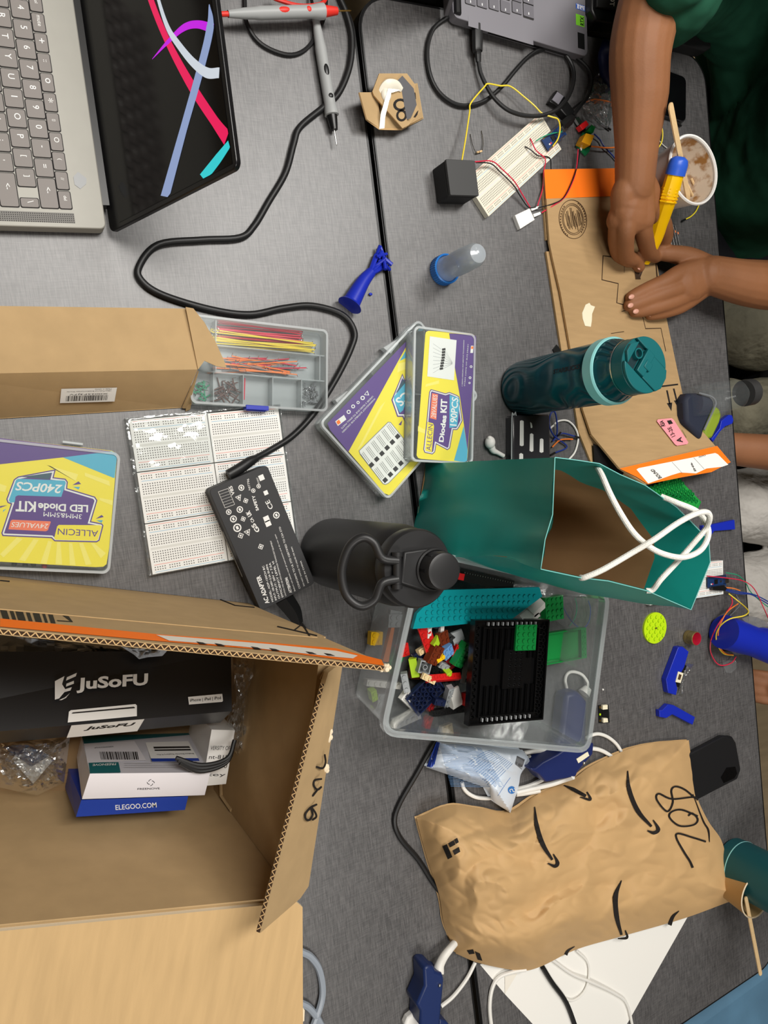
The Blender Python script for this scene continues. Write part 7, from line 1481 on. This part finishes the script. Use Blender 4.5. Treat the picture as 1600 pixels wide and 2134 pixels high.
k = MB(); M('sheet_white', (236, 234, 228), .85, spec=.2); k.ppx([(1000, 2010), (1052, 2072), (1120, 2145), (1300, 2145), (1450, 1880), (1300, 1900)], .5, 'sheet_white'); k.ppx([(1052, 2072), (1052, 2034), (1082, 2022)], 1.4, 'white_paper2')
k.build('paper_sheet', label='white paper sheet under the mailer at the bottom', cat='paper')
cord([(660, 1030, 4), (700, 1095, 3.5), (760, 1180, 3.5), (805, 1300, 3.5)], zN, 3.6, 'black_rubber', 'black cord coming out from under the mailer over the paper sheet')
cord([(800, 960, 3), (848, 1010, 3), (852, 1080, 3), (830, 1138, 3), (785, 1170, 3), (740, 1155, 3)], zN, 1.6, 'wire_white', 'thin white cord curling on the paper sheet')
cord([(700, 1000, 3), (780, 1058, 3), (860, 1092, 5), (960, 1140, 3), (1012, 1185, 3), (1040, 1300, 3)], zN, 2.2, 'wire_white', 'white cord crossing the paper sheet to the bottom edge')
cord([(590, 1042, 8), (540, 1050, 6), (480, 1072, 4), (450, 1120, 3), (440, 1200, 3), (450, 1300, 3)], zN, 2.8, 'wire_white', 'white cord running down left of the paper sheet')
cord([(380, 1010, 5), (345, 1078, 4), (290, 1150, 4), (238, 1194, 4)], zN, 2.6, 'wire_white', 'white cord from the mailer corner to the navy glue gun')
zP = crop(600, 1840, 3.2)
gg = thing('glue_gun', 'navy glue gun at the bottom edge near the table seam', 'glue gun', at(W(900, 2080, 0))); M('navy3', (26, 44, 92), .4)
MB().pslab(zP([(905, 575), (930, 552), (975, 556), (985, 590), (1030, 605), (1042, 640), (1035, 720), (1012, 960), (880, 960), (885, 860), (858, 815), (912, 690)]), 0, 30, 'navy3').build('body', gg, world=True, bevel=5)
MB().pslab(zP([(1012, 910), (1060, 925), (1085, 960), (1005, 970)]), 2, 20, 'navy3').build('trigger', gg, world=True, bevel=2)
k = MB(); k.ball(W(*zP([(1010, 683)])[0], 31), 2.2, 'steel', seg=10, rings=6); k.build('screw', gg, world=True)
MB().tube([W(*zP([(1000, 595)])[0], 20), W(*zP([(1012, 545)])[0], 18), W(*zP([(1040, 490)])[0], 14), W(*zP([(1085, 432)])[0], 12), W(*zP([(1130, 380)])[0], 12)], [8, 6, 5.5, 5, 4.5], 'wire_white', seg=12).build('cord_boot', gg, world=True)
k = MB(); k.pslab(zP([(775, 960), (800, 905), (840, 872), (880, 862), (888, 960)]), 0, 12, 'white'); k.build('dish', label='white rounded dish edge beside the navy glue gun', cat='dish', bevel=3)
for i, (p_, l_) in enumerate((([(60, 445), (95, 462), (150, 492), (205, 570), (230, 690), (220, 800), (165, 960)], 'upper'), ([(60, 795), (95, 806), (140, 832), (195, 900), (235, 975)], 'lower'))):
    cord(p_, zP, 4.2, M('tube_gray', (150, 158, 168), .3, alpha=1), f'pale grey plastic tube curving out from under the box flap, {l_} one', 4.5)
k = MB(); q2 = [W(*p, 9) for p in [(1400, 1590), (1506, 1534), (1526, 1535), (1534, 1548), (1544, 1604), (1537, 1624), (1456, 1666), (1360, 1700), (1320, 1620)]]
ph2 = thing('phone', 'black phone lying face down, half under the top corner of the mailer', 'phone', at(W(1490, 1600, 0))); M('phone_back', (24, 24, 26), .45)
MB().prism([(p.x, p.y) for p in q2], TZ + .3, TZ + 9, 'phone_back').build('body', ph2, world=True, bevel=2.5)
MB().pslab([(1502, 1620), (1514, 1600), (1532, 1598), (1536, 1612), (1530, 1622), (1508, 1632)], 9, 9.6, 'phone').build('camera_patch', ph2, world=True)
M('tumbler', (20, 84, 90), .5, metal=.1); tu = W(1478, 1790, 0)
tt = thing('water_bottle', 'dark teal bottle standing at the right edge beyond the mailer', 'bottle', at((tu.x + 52, tu.y - 18, TZ)))
MB().lathe([(0, 0), (38, 0), (42, 4), (43, 18), (43, 150), (41, 165), (30, 185), (28, 200), (0, 202)], 'tumbler', seg=48).build('body', tt); MB().lathe([(43.2, 20), (43.6, 21), (43.2, 22)], 'mint', seg=48).build('base_seam', tt)
M('kraft_cup', (196, 160, 108), .7); kc_ = thing('paper_cup', 'kraft paper cup at the right edge behind the mailer corner', 'cup', at(W(1540, 1862, 0)))
ci = W(1574, 1868, 62) ; MC = Matrix.Translation((ci.x - W(1540, 1862, 0).x, ci.y - W(1540, 1862, 0).y, 0))
k = MB(); k.lathe([(0, 1), (24, 1), (33, 60), (34.5, 62), (33, 63), (32, 61), (23, 3), (0, 3)], 'kraft_cup', MC, 40); k.build('cup', kc_); MB().lathe([(33, 61), (34.6, 62), (33.4, 63.4), (32.4, 62)], 'torn', MC, 40).build('rolled_rim', kc_)
k = MB(); a_, b_2 = W(1553, 1872, 58), W(1583, 2028, 66); d_ = (b_2 - a_).normalized(); s_ = Vector((-d_.y, d_.x, 0)) * 3.4
def stick(k, a, b, w=3.4, th=1.6):
    d = (b - a).normalized(); s_ = Vector((-d.y, d.x, 0)).normalized() * w; P = []
    for i in range(9): t = math.pi * i / 8; P.append(b + s_ * math.cos(t) + d * w * math.sin(t))
    for i in range(9): t = math.pi * i / 8; P.append(a - s_ * math.cos(t) - d * w * math.sin(t))
    k.sheet(P, th, 'wood_stick')
stick(k, a_, b_2); k.build('stir_stick', label='wooden stir stick leaning out of the kraft paper cup', cat='stirrer')
# ---------------------------------------------------------------- people
def skinmat(name, c, knuckle=None):
    m = M(name, c, .58, var=.10, vscale=16, bump=.25, bscale=420, sss=.06, spec=.35, bdist=.0006); return m
skinmat('skin', (140, 93, 61)); skinmat('skin_pale', (138, 92, 62)); M('nail', (214, 160, 140), .3); M('hair', (18, 14, 12), .6, bump=1, bscale=200, bdist=.004)
def limb(k, pts, r, seg=18, flat=None, m='skin'):
    P = [Vector(p) for p in pts]; k.tube(P, r, m, seg=seg, sm=5, flat=flat)
    k.ball(P[0], r[0] * .98 if isinstance(r, (list, tuple)) else r, m, seg=seg, rings=8, sc=(1, 1, flat or 1)); k.ball(P[-1], (r[-1] if isinstance(r, (list, tuple)) else r) * .98, m, seg=seg, rings=8, sc=(1, 1, flat or 1))
def remesh(o, vox, it=6, fac=.5):
    a = o.modifiers.new('remesh', 'REMESH'); a.mode = 'VOXEL'; a.voxel_size = vox / 1000; a.use_smooth_shade = True
    b = o.modifiers.new('smooth', 'SMOOTH'); b.factor = fac; b.iterations = it
def pxs(c, L): return [W(*c([(p[0], p[1])])[0], p[2]) for p in L]
pz = thing('person', 'person in a dark green T-shirt leaning over the table, cutting cardboard with a yellow knife', 'person', at((1300, 560, 0)))
b = MB(); RS, RE = (975, 770, 1045), (748, 655, 868)
z4h = crop(1230, 360, 4.324)
# right arm, wrist and back of the hand
wr = W(1322, 388, 74)
limb(b, [RS, RE], [52, 44]); limb(b, [RE, W(1336, 90, 112), W(1333, 200, 100), W(1327, 300, 86), wr], [43, 41, 38, 30, 27], flat=.88)
limb(b, pxs(z4h, [(405, 120, 74), (400, 230, 68), (380, 330, 64)]), [27, 32, 34], flat=.62)
# palm block from wrist to knuckles
for q in ([(400, 170, 70), (318, 400, 64)], [(410, 170, 70), (390, 400, 66)], [(430, 170, 70), (470, 420, 66)], [(400, 170, 66), (255, 430, 54)]): limb(b, pxs(z4h, q), [21, 17])
for q, r in (([(350, 40, 76), (300, 180, 70), (300, 340, 62)], [13, 17, 17]), ([(480, 40, 76), (515, 170, 68), (510, 320, 62)], [13, 17, 15])): limb(b, pxs(z4h, q), r)
# index and middle curl over the handle, ring and little tuck beneath
for q, r in (([(470, 420, 66), (478, 520, 60), (500, 630, 46), (530, 720, 30), (590, 760, 16)], [14.1, 12.6, 12.1, 11.1, 9.1]), ([(322, 410, 64), (318, 520, 62), (310, 640, 48), (325, 760, 30), (400, 790, 20), (440, 850, 14)], [14.6, 13.1, 12.6, 12.1, 10.1, 8.6]),
             ([(262, 430, 54), (245, 540, 48), (240, 650, 34), (262, 740, 22), (350, 800, 14)], [13.6, 12.1, 11.6, 10.6, 9.1]), ([(245, 440, 44), (225, 550, 34), (225, 640, 22), (260, 710, 16)], [12.1, 10.6, 10.1, 9.1]),
             ([(520, 250, 62), (600, 380, 56), (655, 480, 46), (668, 580, 32), (640, 660, 20)], [16.6, 14.6, 13.1, 12.1, 10.1])): limb(b, pxs(z4h, q), r, 14)
# left arm and the flat holding hand
LS, LE = (1130, 415, 1060), (1195, 350, 842)
lw = W(1478, 572, 50)
limb(b, [LS, LE], [51.6, 44.6]); limb(b, [LE, W(1640, 592, 66), W(1560, 590, 60), lw], [43, 40, 35, 28], flat=.85)
limb(b, pxs(z4h, [(1120, 930, 48), (980, 930, 44), (880, 990, 40)]), [27, 29, 30], flat=.6)
for q, r in (([(1030, 850, 44), (815, 905, 40), (680, 980, 36), (540, 1040, 26), (425, 1095, 20), (365, 1122, 17)], [18.6, 13.6, 12.1, 11.2, 10.4, 8.8]), ([(1030, 930, 44), (860, 1010, 40), (700, 1070, 36), (540, 1130, 26), (410, 1180, 19), (350, 1198, 16)], [18.6, 14.1, 12.6, 11.6, 10.6, 9.0]),
             ([(1010, 1000, 40), (850, 1110, 36), (710, 1170, 32), (560, 1215, 24), (455, 1240, 18), (400, 1252, 16)], [17.6, 13.1, 12.1, 11.2, 10.2, 8.8]), ([(1000, 1040, 36), (840, 1180, 30), (730, 1230, 26), (620, 1262, 20), (540, 1280, 16)], [16.6, 12.1, 11.1, 10.0, 8.4]),
             ([(1040, 850, 42), (900, 770, 36), (760, 735, 30), (680, 728, 26), (625, 720, 22)], [18.6, 15.6, 13.1, 11.6, 10.1])): limb(b, pxs(z4h, q), r, 14)
# shoulders, neck and head (above the frame to the right)
limb(b, [RS, (1065, 590, 1095), LS], [54, 70, 54]); limb(b, [(1075, 590, 1100), (1010, 570, 1180), (985, 565, 1215)], [62, 54, 56])
hc = Vector((955, 560, 1275)); b.ball(hc, 88, 'skin', sc=(1, .84, 1.15), seg=28, rings=18); limb(b, [hc + Vector((-40, 0, -60)), hc + Vector((-62, 0, -78))], [46, 34])
limb(b, [hc + Vector((-84, 0, 8)), hc + Vector((-104, 0, -22))], [9, 14]); b.ball(hc + Vector((-90, 0, -52)), 15, 'skin', sc=(.8, 1.7, .5))
for s in (-1, 1): b.ball(hc + Vector((8, s * 76, -8)), 20, 'skin', sc=(.7, .4, 1.1)); b.ball(hc + Vector((-74, s * 28, 18)), 15, 'skin')
o = b.build('body', pz, world=True); remesh(o, 1.9, 5)
k = MB()
for s in (-1, 1): k.ball(hc + Vector((-80, s * 28, 17)), 11, 'white', seg=14); k.ball(hc + Vector((-88.5, s * 28, 15)), 5, 'hair', seg=12)
k.build('eyes', pz, world=True)
k = MB(); k.ball(hc + Vector((14, 0, 26)), 96, 'hair', sc=(.98, .88, 1.02), seg=28, rings=16); k.build('hair', pz, world=True)
# nails
def nail(p, q, h, w=5.6, L=8.5):
    a, c_ = W(*z4h([p])[0], h), W(*z4h([q])[0], h - 1.5); d = (c_ - a).normalized(); k = MB(); s_ = Vector((-d.y, d.x, 0)).normalized(); u = s_.cross(d); u = u if u.z > 0 else -u
    T = Matrix((d, s_, u)).transposed().to_4x4(); T.translation = (a + c_) / 2; k.ball((0, 0, 0), 1, 'nail', T, sc=(L * .62, w * .62, 1.6), seg=16, rings=8); k.build('fingernail', pz, world=True)
nail((395, 1108), (345, 1128), 25.5); nail((388, 1186), (335, 1204), 25.0); nail((435, 1243), (385, 1255), 24.5); nail((562, 1272), (525, 1282), 22.0, 5, 7); nail((425, 842), (450, 868), 20.5, 5, 7)
# shirt
M('shirt', (32, 80, 60), .85, var=.08, vscale=30, bump=.4, bscale=14, bdist=.008, spec=.2)
k = MB(); limb(k, [RS, (880, 725, 960), (800, 680, 895), (772, 625, 866)], [66, 66, 62, 56], m='shirt'); limb(k, [LS, (1165, 385, 960), (1180, 370, 900)], [64, 62, 58], m='shirt')
limb(k, [RS, (1070, 590, 1085), LS], [66, 86, 64], m='shirt'); limb(k, [(1080, 600, 1060), (1160, 590, 900), (1230, 590, 740), (1290, 590, 560)], [128, 140, 140, 150], m='shirt')
limb(k, [(980, 760, 1000), (1070, 720, 880), (1150, 700, 780)], [66, 72, 80], m='shirt'); limb(k, [(900, 750, 930), (985, 770, 880), (1060, 765, 845)], [46, 50, 52], m='shirt')
limb(k, [W(1400, -60, 160), W(1450, -40, 100), W(1520, 0, 40), W(1580, 60, 0)], [48, 50, 62, 80], m='shirt'); limb(k, [W(1540, 90, -20), W(1590, 260, -60)], [56, 80], m='shirt'); limb(k, [W(1505, 70, -60), W(1530, 160, -110)], [44, 60], m='shirt'); o = k.build('t_shirt', pz, world=True, label='dark green T-shirt'); remesh(o, 5, 3)
tx = bpy.data.textures.new('cloth_folds', 'CLOUDS'); tx.noise_scale = .09
dm = o.modifiers.new('folds', 'DISPLACE'); dm.texture = tx; dm.strength = .022; dm.mid_level = .5
M('trouser', (28, 30, 36), .9, bump=.5, bscale=80, bdist=.004)
k = MB(); 
for s in (-1, 1): limb(k, [(1320, 590 + s * 90, 520), (1100, 580 + s * 120, 540), (1060, 580 + s * 120, 500), (1090, 580 + s * 120, 100)], [92, 76, 66, 48], m='trouser')
limb(k, [(1320, 500, 520), (1320, 680, 520)], [110, 110], m='trouser'); o = k.build('trousers', pz, world=True); remesh(o, 6, 3)
k = MB()
for s in (-1, 1): limb(k, [(1110, 580 + s * 120, 45), (1010, 580 + s * 125, 38)], [42, 36], m='black'); 
o = k.build('shoes', pz, world=True); remesh(o, 4, 2)
# utility knife
kn = [W(1409, 355, 98), W(1394, 406, 84), W(1379, 452, 62), (W(1364, 500, 38)), W(1343, 547, 15)]
kt = thing('utility_knife', 'yellow utility knife with a blue end cap, held in the right hand', 'knife', at(Vector((kn[4].x, kn[4].y, TZ + 10))))
M('knife_yellow', (250, 196, 6), .35); M('cap_blue', (50, 98, 214), .35)
k = MB(); k.tube(kn, [12.5, 13.2, 12.4, 11, 8], 'knife_yellow', seg=10, sm=6, flat=.85)
for i in range(5): p = kn[0].lerp(kn[1], .75 + i * .13); d = (kn[1] - kn[0]).normalized(); k.tube([p - d * .9, p + d * .9], 14, 'knife_yellow', sm=0, seg=8, flat=.85)
k.build('handle', kt, world=True)
d = (kn[0] - kn[1]).normalized(); k = MB(); k.tube([kn[0] - d * 6, kn[0] + d * 6, kn[0] + d * 13, kn[0] + d * 17], [14, 14, 12, 6], 'cap_blue', seg=16, sm=3, flat=.9); k.build('end_cap', kt, world=True, label='blue end cap')
k = MB(); k.sheet([W(1348, 544, 16), W(1340, 546, 15), W(1330, 576, 9.4), W(1334, 578, 9.4)], .8, 'steel'); k.build('blade', kt, world=True)
# ---------------------------------------------------------------- paper cup with froth and stirrer
cc = W(1449, 352, 96); c0_ = Vector((cc.x - 2, cc.y - 1, TZ)); cu = thing('cup', 'translucent white drink cup with coffee froth left inside, right of the knife hand', 'cup', at(c0_))
M('cup_wall', (226, 222, 218), .4, alpha=.82); M('cup_rim', (244, 242, 238), .35)
def froth():
    m = bpy.data.materials.new('froth'); m.use_nodes = True; nt = m.node_tree; b_ = nt.nodes['Principled BSDF']; tc = nt.nodes.new('ShaderNodeTexCoord'); n = nt.nodes.new('ShaderNodeTexNoise'); n.inputs['Scale'].default_value = 55; n.inputs['Detail'].default_value = 6
    r = nt.nodes.new('ShaderNodeValToRGB'); r.color_ramp.elements[0].position = .36; r.color_ramp.elements[0].color = lin((168, 120, 66)); r.color_ramp.elements[1].position = .5; r.color_ramp.elements[1].color = lin((232, 216, 196))
    nt.links.new(tc.outputs['Object'], n.inputs[0]); nt.links.new(n.outputs[0], r.inputs[0]); nt.links.new(r.outputs[0], b_.inputs[0]); b_.inputs['Roughness'].default_value = .35; MATS['froth'] = m
froth()
MB().lathe([(0, 0), (31, 0), (32, 2), (45, 92), (44.2, 92), (31, 3), (0, 3)], 'cup_wall', seg=56).build('wall', cu); MB().lathe([(44, 91), (46.6, 92), (47.6, 94), (46.6, 96), (44.6, 96), (43.4, 94), (44, 91)], 'cup_rim', seg=56).build('rim', cu, label='white rolled rim')
MB().lathe([(43.6, 91), (34, 24), (0, 22)], 'froth', seg=56).build('froth', cu, label='tan coffee froth stains')
k = MB(); stick(k, W(1428, 425, 84), W(1399, 226, 150), 4.2, 1.8) if False else stick(k, W(1432, 410, 70), W(1396, 224, 128), 5.8, 1.8); k.build('stir_stick', label='wooden stir stick standing in the froth cup', cat='stirrer')
for i, (a_, c_) in enumerate((((1462, 418), (1440, 372)), ((1450, 424), (1432, 384)), ((1470, 400), (1448, 362)))):
    k = MB(); k.tube([W(*a_, 66), W(*c_, 60)], 1.7, 'wood_stick', sm=0, seg=6); k.build('stir_stick', label=['middle', 'nearest', 'farthest'][i] + ' of three thin brown sticks lying inside the froth cup', cat='stirrer')
# ---------------------------------------------------------------- pencil case, clear bottle, blue tool at the far edge
pcs = thing('pencil_case', 'navy and olive green zip case behind the carton flap', 'case', at(W(1462, 870, 0))); M('case_navy', (30, 36, 54), .7); M('case_olive', (128, 148, 32), .7)
zQ = crop(1380, 600, 5.336)
MB().pslab(zQ([(255, 1230), (300, 1170), (400, 1165), (540, 1205), (590, 1260), (580, 1330), (470, 1580), (440, 1700), (270, 1500)]), 0, 26, 'case_navy').build('top_cover', pcs, world=True, bevel=6)
MB().pslab(zQ([(600, 1310), (645, 1350), (662, 1420), (640, 1500), (560, 1670), (470, 1690), (470, 1590), (580, 1340)]), 0, 20, 'case_olive').build('side_pocket', pcs, world=True, bevel=4, label='olive green side')
k = MB(); k.tube([W(*p, 27) for p in zQ([(400, 1168), (540, 1208), (588, 1262), (578, 1330), (462, 1580)])], 1.6, 'wire_gray', seg=6); k.build('zip', pcs, world=True)
bent([(566, 1712), (545, 1680), (640, 1560), (655, 1480), (740, 1410), (775, 1415), (792, 1470), (780, 1510), (700, 1540), (640, 1600)], 0, 8, 'blue bent bracket sticking out behind the navy and olive case', zQ)
cb3 = thing('clear_bottle', 'empty clear plastic bottle with a dark cap, lying over the table edge', 'bottle', at(W(1490, 840, 0)))
a_, c_ = W(1440, 838, 24), W(1535, 822, 26); d = (c_ - a_).normalized(); k = MB(); k.tube([a_, a_ + d * 20, c_ - d * 10, c_, c_ + d * 14], [22, 24, 24, 22, 13], 'clear_lid', seg=28, sm=4); k.build('bottle', cb3, world=True)
k = MB(); k.tube([c_ + d * 16, c_ + d * 34], 21, 'cube_top', sm=0, seg=26); k.tube([c_ + d * 34, c_ + d * 37], 12, 'black', sm=0, seg=20); k.build('cap', cb3, world=True, label='dark grey cap')
# ---------------------------------------------------------------- people and chairs beyond the far edge
M('olive_cloth', (98, 94, 78), .9, var=.2, vscale=18, bump=1, bscale=26, bdist=.012); M('gray_cloth', (178, 174, 168), .9, var=.08, vscale=14, bump=1, bscale=24, bdist=.012); M('dark_cloth', (16, 16, 18), .9)
def seated(label, x, y, cloth, top, skin_m, arm=None, spread=75, zt=560, parts=True):
    t = thing('person', label, 'person', at((x + 150, y, 0)))
    b = MB(); limb(b, [(x + 200, y - 190, 990), (x + 200, y, 1040), (x + 200, y + 190, 990)], [48, 64, 48], m=skin_m); limb(b, [(x + 200, y, 1040), (x + 180, y, 1150)], [54, 50], m=skin_m); h = Vector((x + 160, y, 1225)); b.ball(h, 84, skin_m, sc=(1, .84, 1.18), seg=22, rings=14); b.ball(h + Vector((-84, 0, -6)), 14, skin_m)
    for s in (-1, 1): b.ball(h + Vector((4, s * 72, -4)), 18, skin_m, sc=(.7, .4, 1.1))
    hands = arm or [[(x + 200, y - 190, 990), (x + 170, y - 215, 760), (x - 10, y - 110, 650)], [(x + 200, y + 190, 990), (x + 170, y + 215, 760), (x - 10, y + 110, 650)]]
    for A in hands:
        limb(b, A, [46, 42, 28], m=skin_m); e = Vector(A[-1]); d = (e - Vector(A[-2])).normalized(); s_ = Vector((-d.y, d.x, 0)).normalized(); limb(b, [e, e + d * 55], [26, 24], flat=.6, m=skin_m)
        for j, L_ in enumerate((62, 72, 68, 52)): limb(b, [e + d * 50 + s_ * (j - 1.5) * 15, e + d * (50 + L_ * .6) + s_ * (j - 1.5) * 17, e + d * (50 + L_) + s_ * (j - 1.5) * 16 + Vector((0, 0, -14))], [9.5, 8.5, 7], 10, m=skin_m)
        limb(b, [e + d * 10 + s_ * 22, e + d * 48 + s_ * 44], [12, 8.5], 10, m=skin_m)
    o = b.build('body', t, world=True); remesh(o, 4, 3)
    k = MB(); k.ball(h + Vector((16, 0, 22)), 92, 'hair', sc=(.98, .86, 1.02), seg=20, rings=12); k.build('hair', t, world=True)
    k = MB(); limb(k, [(x + 200, y - 190, 985), (x + 200, y, 1030), (x + 200, y + 190, 985)], [60, 76, 60], m=top); limb(k, [(x + 205, y, 980), (x + 215, y, 780), (x + 225, y, 560)], [140, 132, 146], m=top)
    for A in hands: limb(k, [A[0], Vector(A[0]).lerp(Vector(A[1]), .7)], [58, 54], m=top)
    o = k.build('shirt', t, world=True); remesh(o, 6, 3)
    k = MB(); limb(k, [(x + 230, y - 90, 530), (x + 230, y + 90, 530)], [112, 112], m=cloth)
    for s in (-1, 1): limb(k, [(x + 230, y + s * spread, zt - 20), (x, y + s * (spread + 6), zt), (x - 60, y + s * (spread + 6), zt - 60), (x - 50, y + s * (spread + 8), 90)], [90, 74, 62, 50], m=cloth)
    o = k.build('trousers', t, world=True); remesh(o, 6, 2); dm = o.modifiers.new('folds', 'DISPLACE'); dm.texture = tx; dm.strength = .02; dm.mid_level = .5
    k = MB()
    for s in (-1, 1): limb(k, [(x - 45, y + s * (spread + 8), 45), (x - 150, y + s * (spread + 10), 38)], [42, 36], m='black')
    o = k.build('shoes', t, world=True); remesh(o, 5, 2); return t
seated('seated person in olive trousers beyond the far table edge behind the clear bottle', 1310, 235, 'olive_cloth', 'dark_cloth', 'skin_pale', spread=82,
       arm=[[(1510, 45, 990), (1440, 50, 770), (1130, 75, 655)], [(1510, 425, 990), (1500, 440, 760), (1400, 330, 640)]])
seated('seated person in pale grey trousers beyond the far table edge by the blue tube', 1330, -120, 'gray_cloth', 'dark_cloth', 'skin_pale', spread=80,
       arm=[[(1530, -310, 990), (1540, -420, 770), (1400, -400, 660)], [(1530, 70, 990), (1560, 60, 770), (1440, -20, 650)]])
M('chair_navy', (34, 36, 46), .6); M('chair_blue', (96, 138, 168), .75, var=.12, vscale=10, bump=.3, bscale=300, bdist=.001)
def chair(label, m_, cloth, seat_z=440, w=470, dpt=450):
    t = thing('chair', label, 'chair', m_)
    MB().prism(rr(dpt, w, 110, 0, 0, 8), seat_z - 40, seat_z, cloth).build('seat', t, bevel=14)
    k = MB(); k.grid(14, 10, lambda u, v: (dpt / 2 - 20 + 60 * v - 40 * math.sin(math.pi * u), (u - .5) * w * .92, seat_z + 90 + 330 * v), cloth); o_ = k.build('backrest', t); s_ = o_.modifiers.new('solid', 'SOLIDIFY'); s_.thickness = .02
    for sx in (-1, 1):
        for sy in (-1, 1): MB().tube([(sx * (dpt / 2 - 70), sy * (w / 2 - 60), seat_z - 38), (sx * (dpt / 2 - 30), sy * (w / 2 - 25), 0)], 11, 'steel', sm=0, seg=10).build('leg', t)
    MB().tube([(dpt / 2 - 40, w * .3, seat_z - 30), (dpt / 2 + 10, w * .3, seat_z + 120)], 10, 'steel', sm=0).tube([(dpt / 2 - 40, -w * .3, seat_z - 30), (dpt / 2 + 10, -w * .3, seat_z + 120)], 10, 'steel', sm=0).build('back_support', t)
    return t
chair('navy chair under the person in the green T-shirt', at((1390, 640, 0), .1), 'chair_navy', 425)
chair('dark chair under the person in olive trousers', at((1560, 235, 0), 0), 'chair_navy', 425)
chair('dark chair under the person in pale grey trousers', at((1575, -120, 0), -.02), 'chair_navy', 425)
bl0, bl1 = W(1445, 2134, -285), W(1600, 2022, -285); an = math.atan2((bl1 - bl0).y, (bl1 - bl0).x); mid = (bl0 + bl1) / 2
m_ = Matrix.Rotation(an, 4, 'Z'); m_.translation = Vector((mid.x, mid.y, 0)); m_ = m_ @ Matrix.Translation((40, -236, 0)) @ Matrix.Rotation(math.radians(-90), 4, 'Z')
chair('blue upholstered chair beyond the corner of the table, bottom right', m_, 'chair_blue', 455, 560, 470)

# ---------------------------------------------------------------- smaller pieces hang under the part that carries them
def under(root, carrier, names):
    ch = [c for c in SC.objects if c.parent == root]; car = [c for c in ch if c.name.split('.')[0] == carrier]
    if car:
        for c in ch:
            if c.name.split('.')[0] in names and c != car[0]: c.parent = car[0]
for o in [o for o in SC.objects if o.type == 'EMPTY']:
    for car, names in (('lid', ('screen',)), ('base', ('key', 'speaker_grille', 'power_button', 'sticker', 'side_ports', 'vent')), ('cord', ('plug_boot',)), ('handle', ('grip_inlay', 'strain_relief')) if o.name.startswith('test') else ('-', ()),
                       ('frame', ('screen',)), ('lid_base', ('flip_cap', 'spout', 'lid_shoulder', 'lid_front', 'lid_bridge', 'spout_cap', 'hinge_pin')), ('far_flap', ('orange_tape', 'printed_marks', 'frayed_corner')), ('right_flap', ('handwritten_number', 'torn_edge')),
                       ('paper_envelope', ('printed_arrows', 'recycling_print')), ('pouch', ('printed_text', 'circled_number')), ('carton', ('front_print', 'top_print', 'lettering', 'printed_logo')), ('folded_flap', ('pink_sticker', 'printed_band', 'address_label')),
                       ('main_panel', ('knife_cuts', 'printed_arrows', 'cut_slot')), ('end_panel', ('orange_tape', 'printed_stamp')), ('box_body', ('barcode_sticker',)), ('board', ('relay', 'terminal', 'socket', 'chips', 'red_block', 'usb_shell')), ('body', ('printed_marks', 'side_slot', 'fingernail', 'eyes', 'screw', 'rating_label', 'slot_marks', 'lettering'))):
        under(o, car, names)
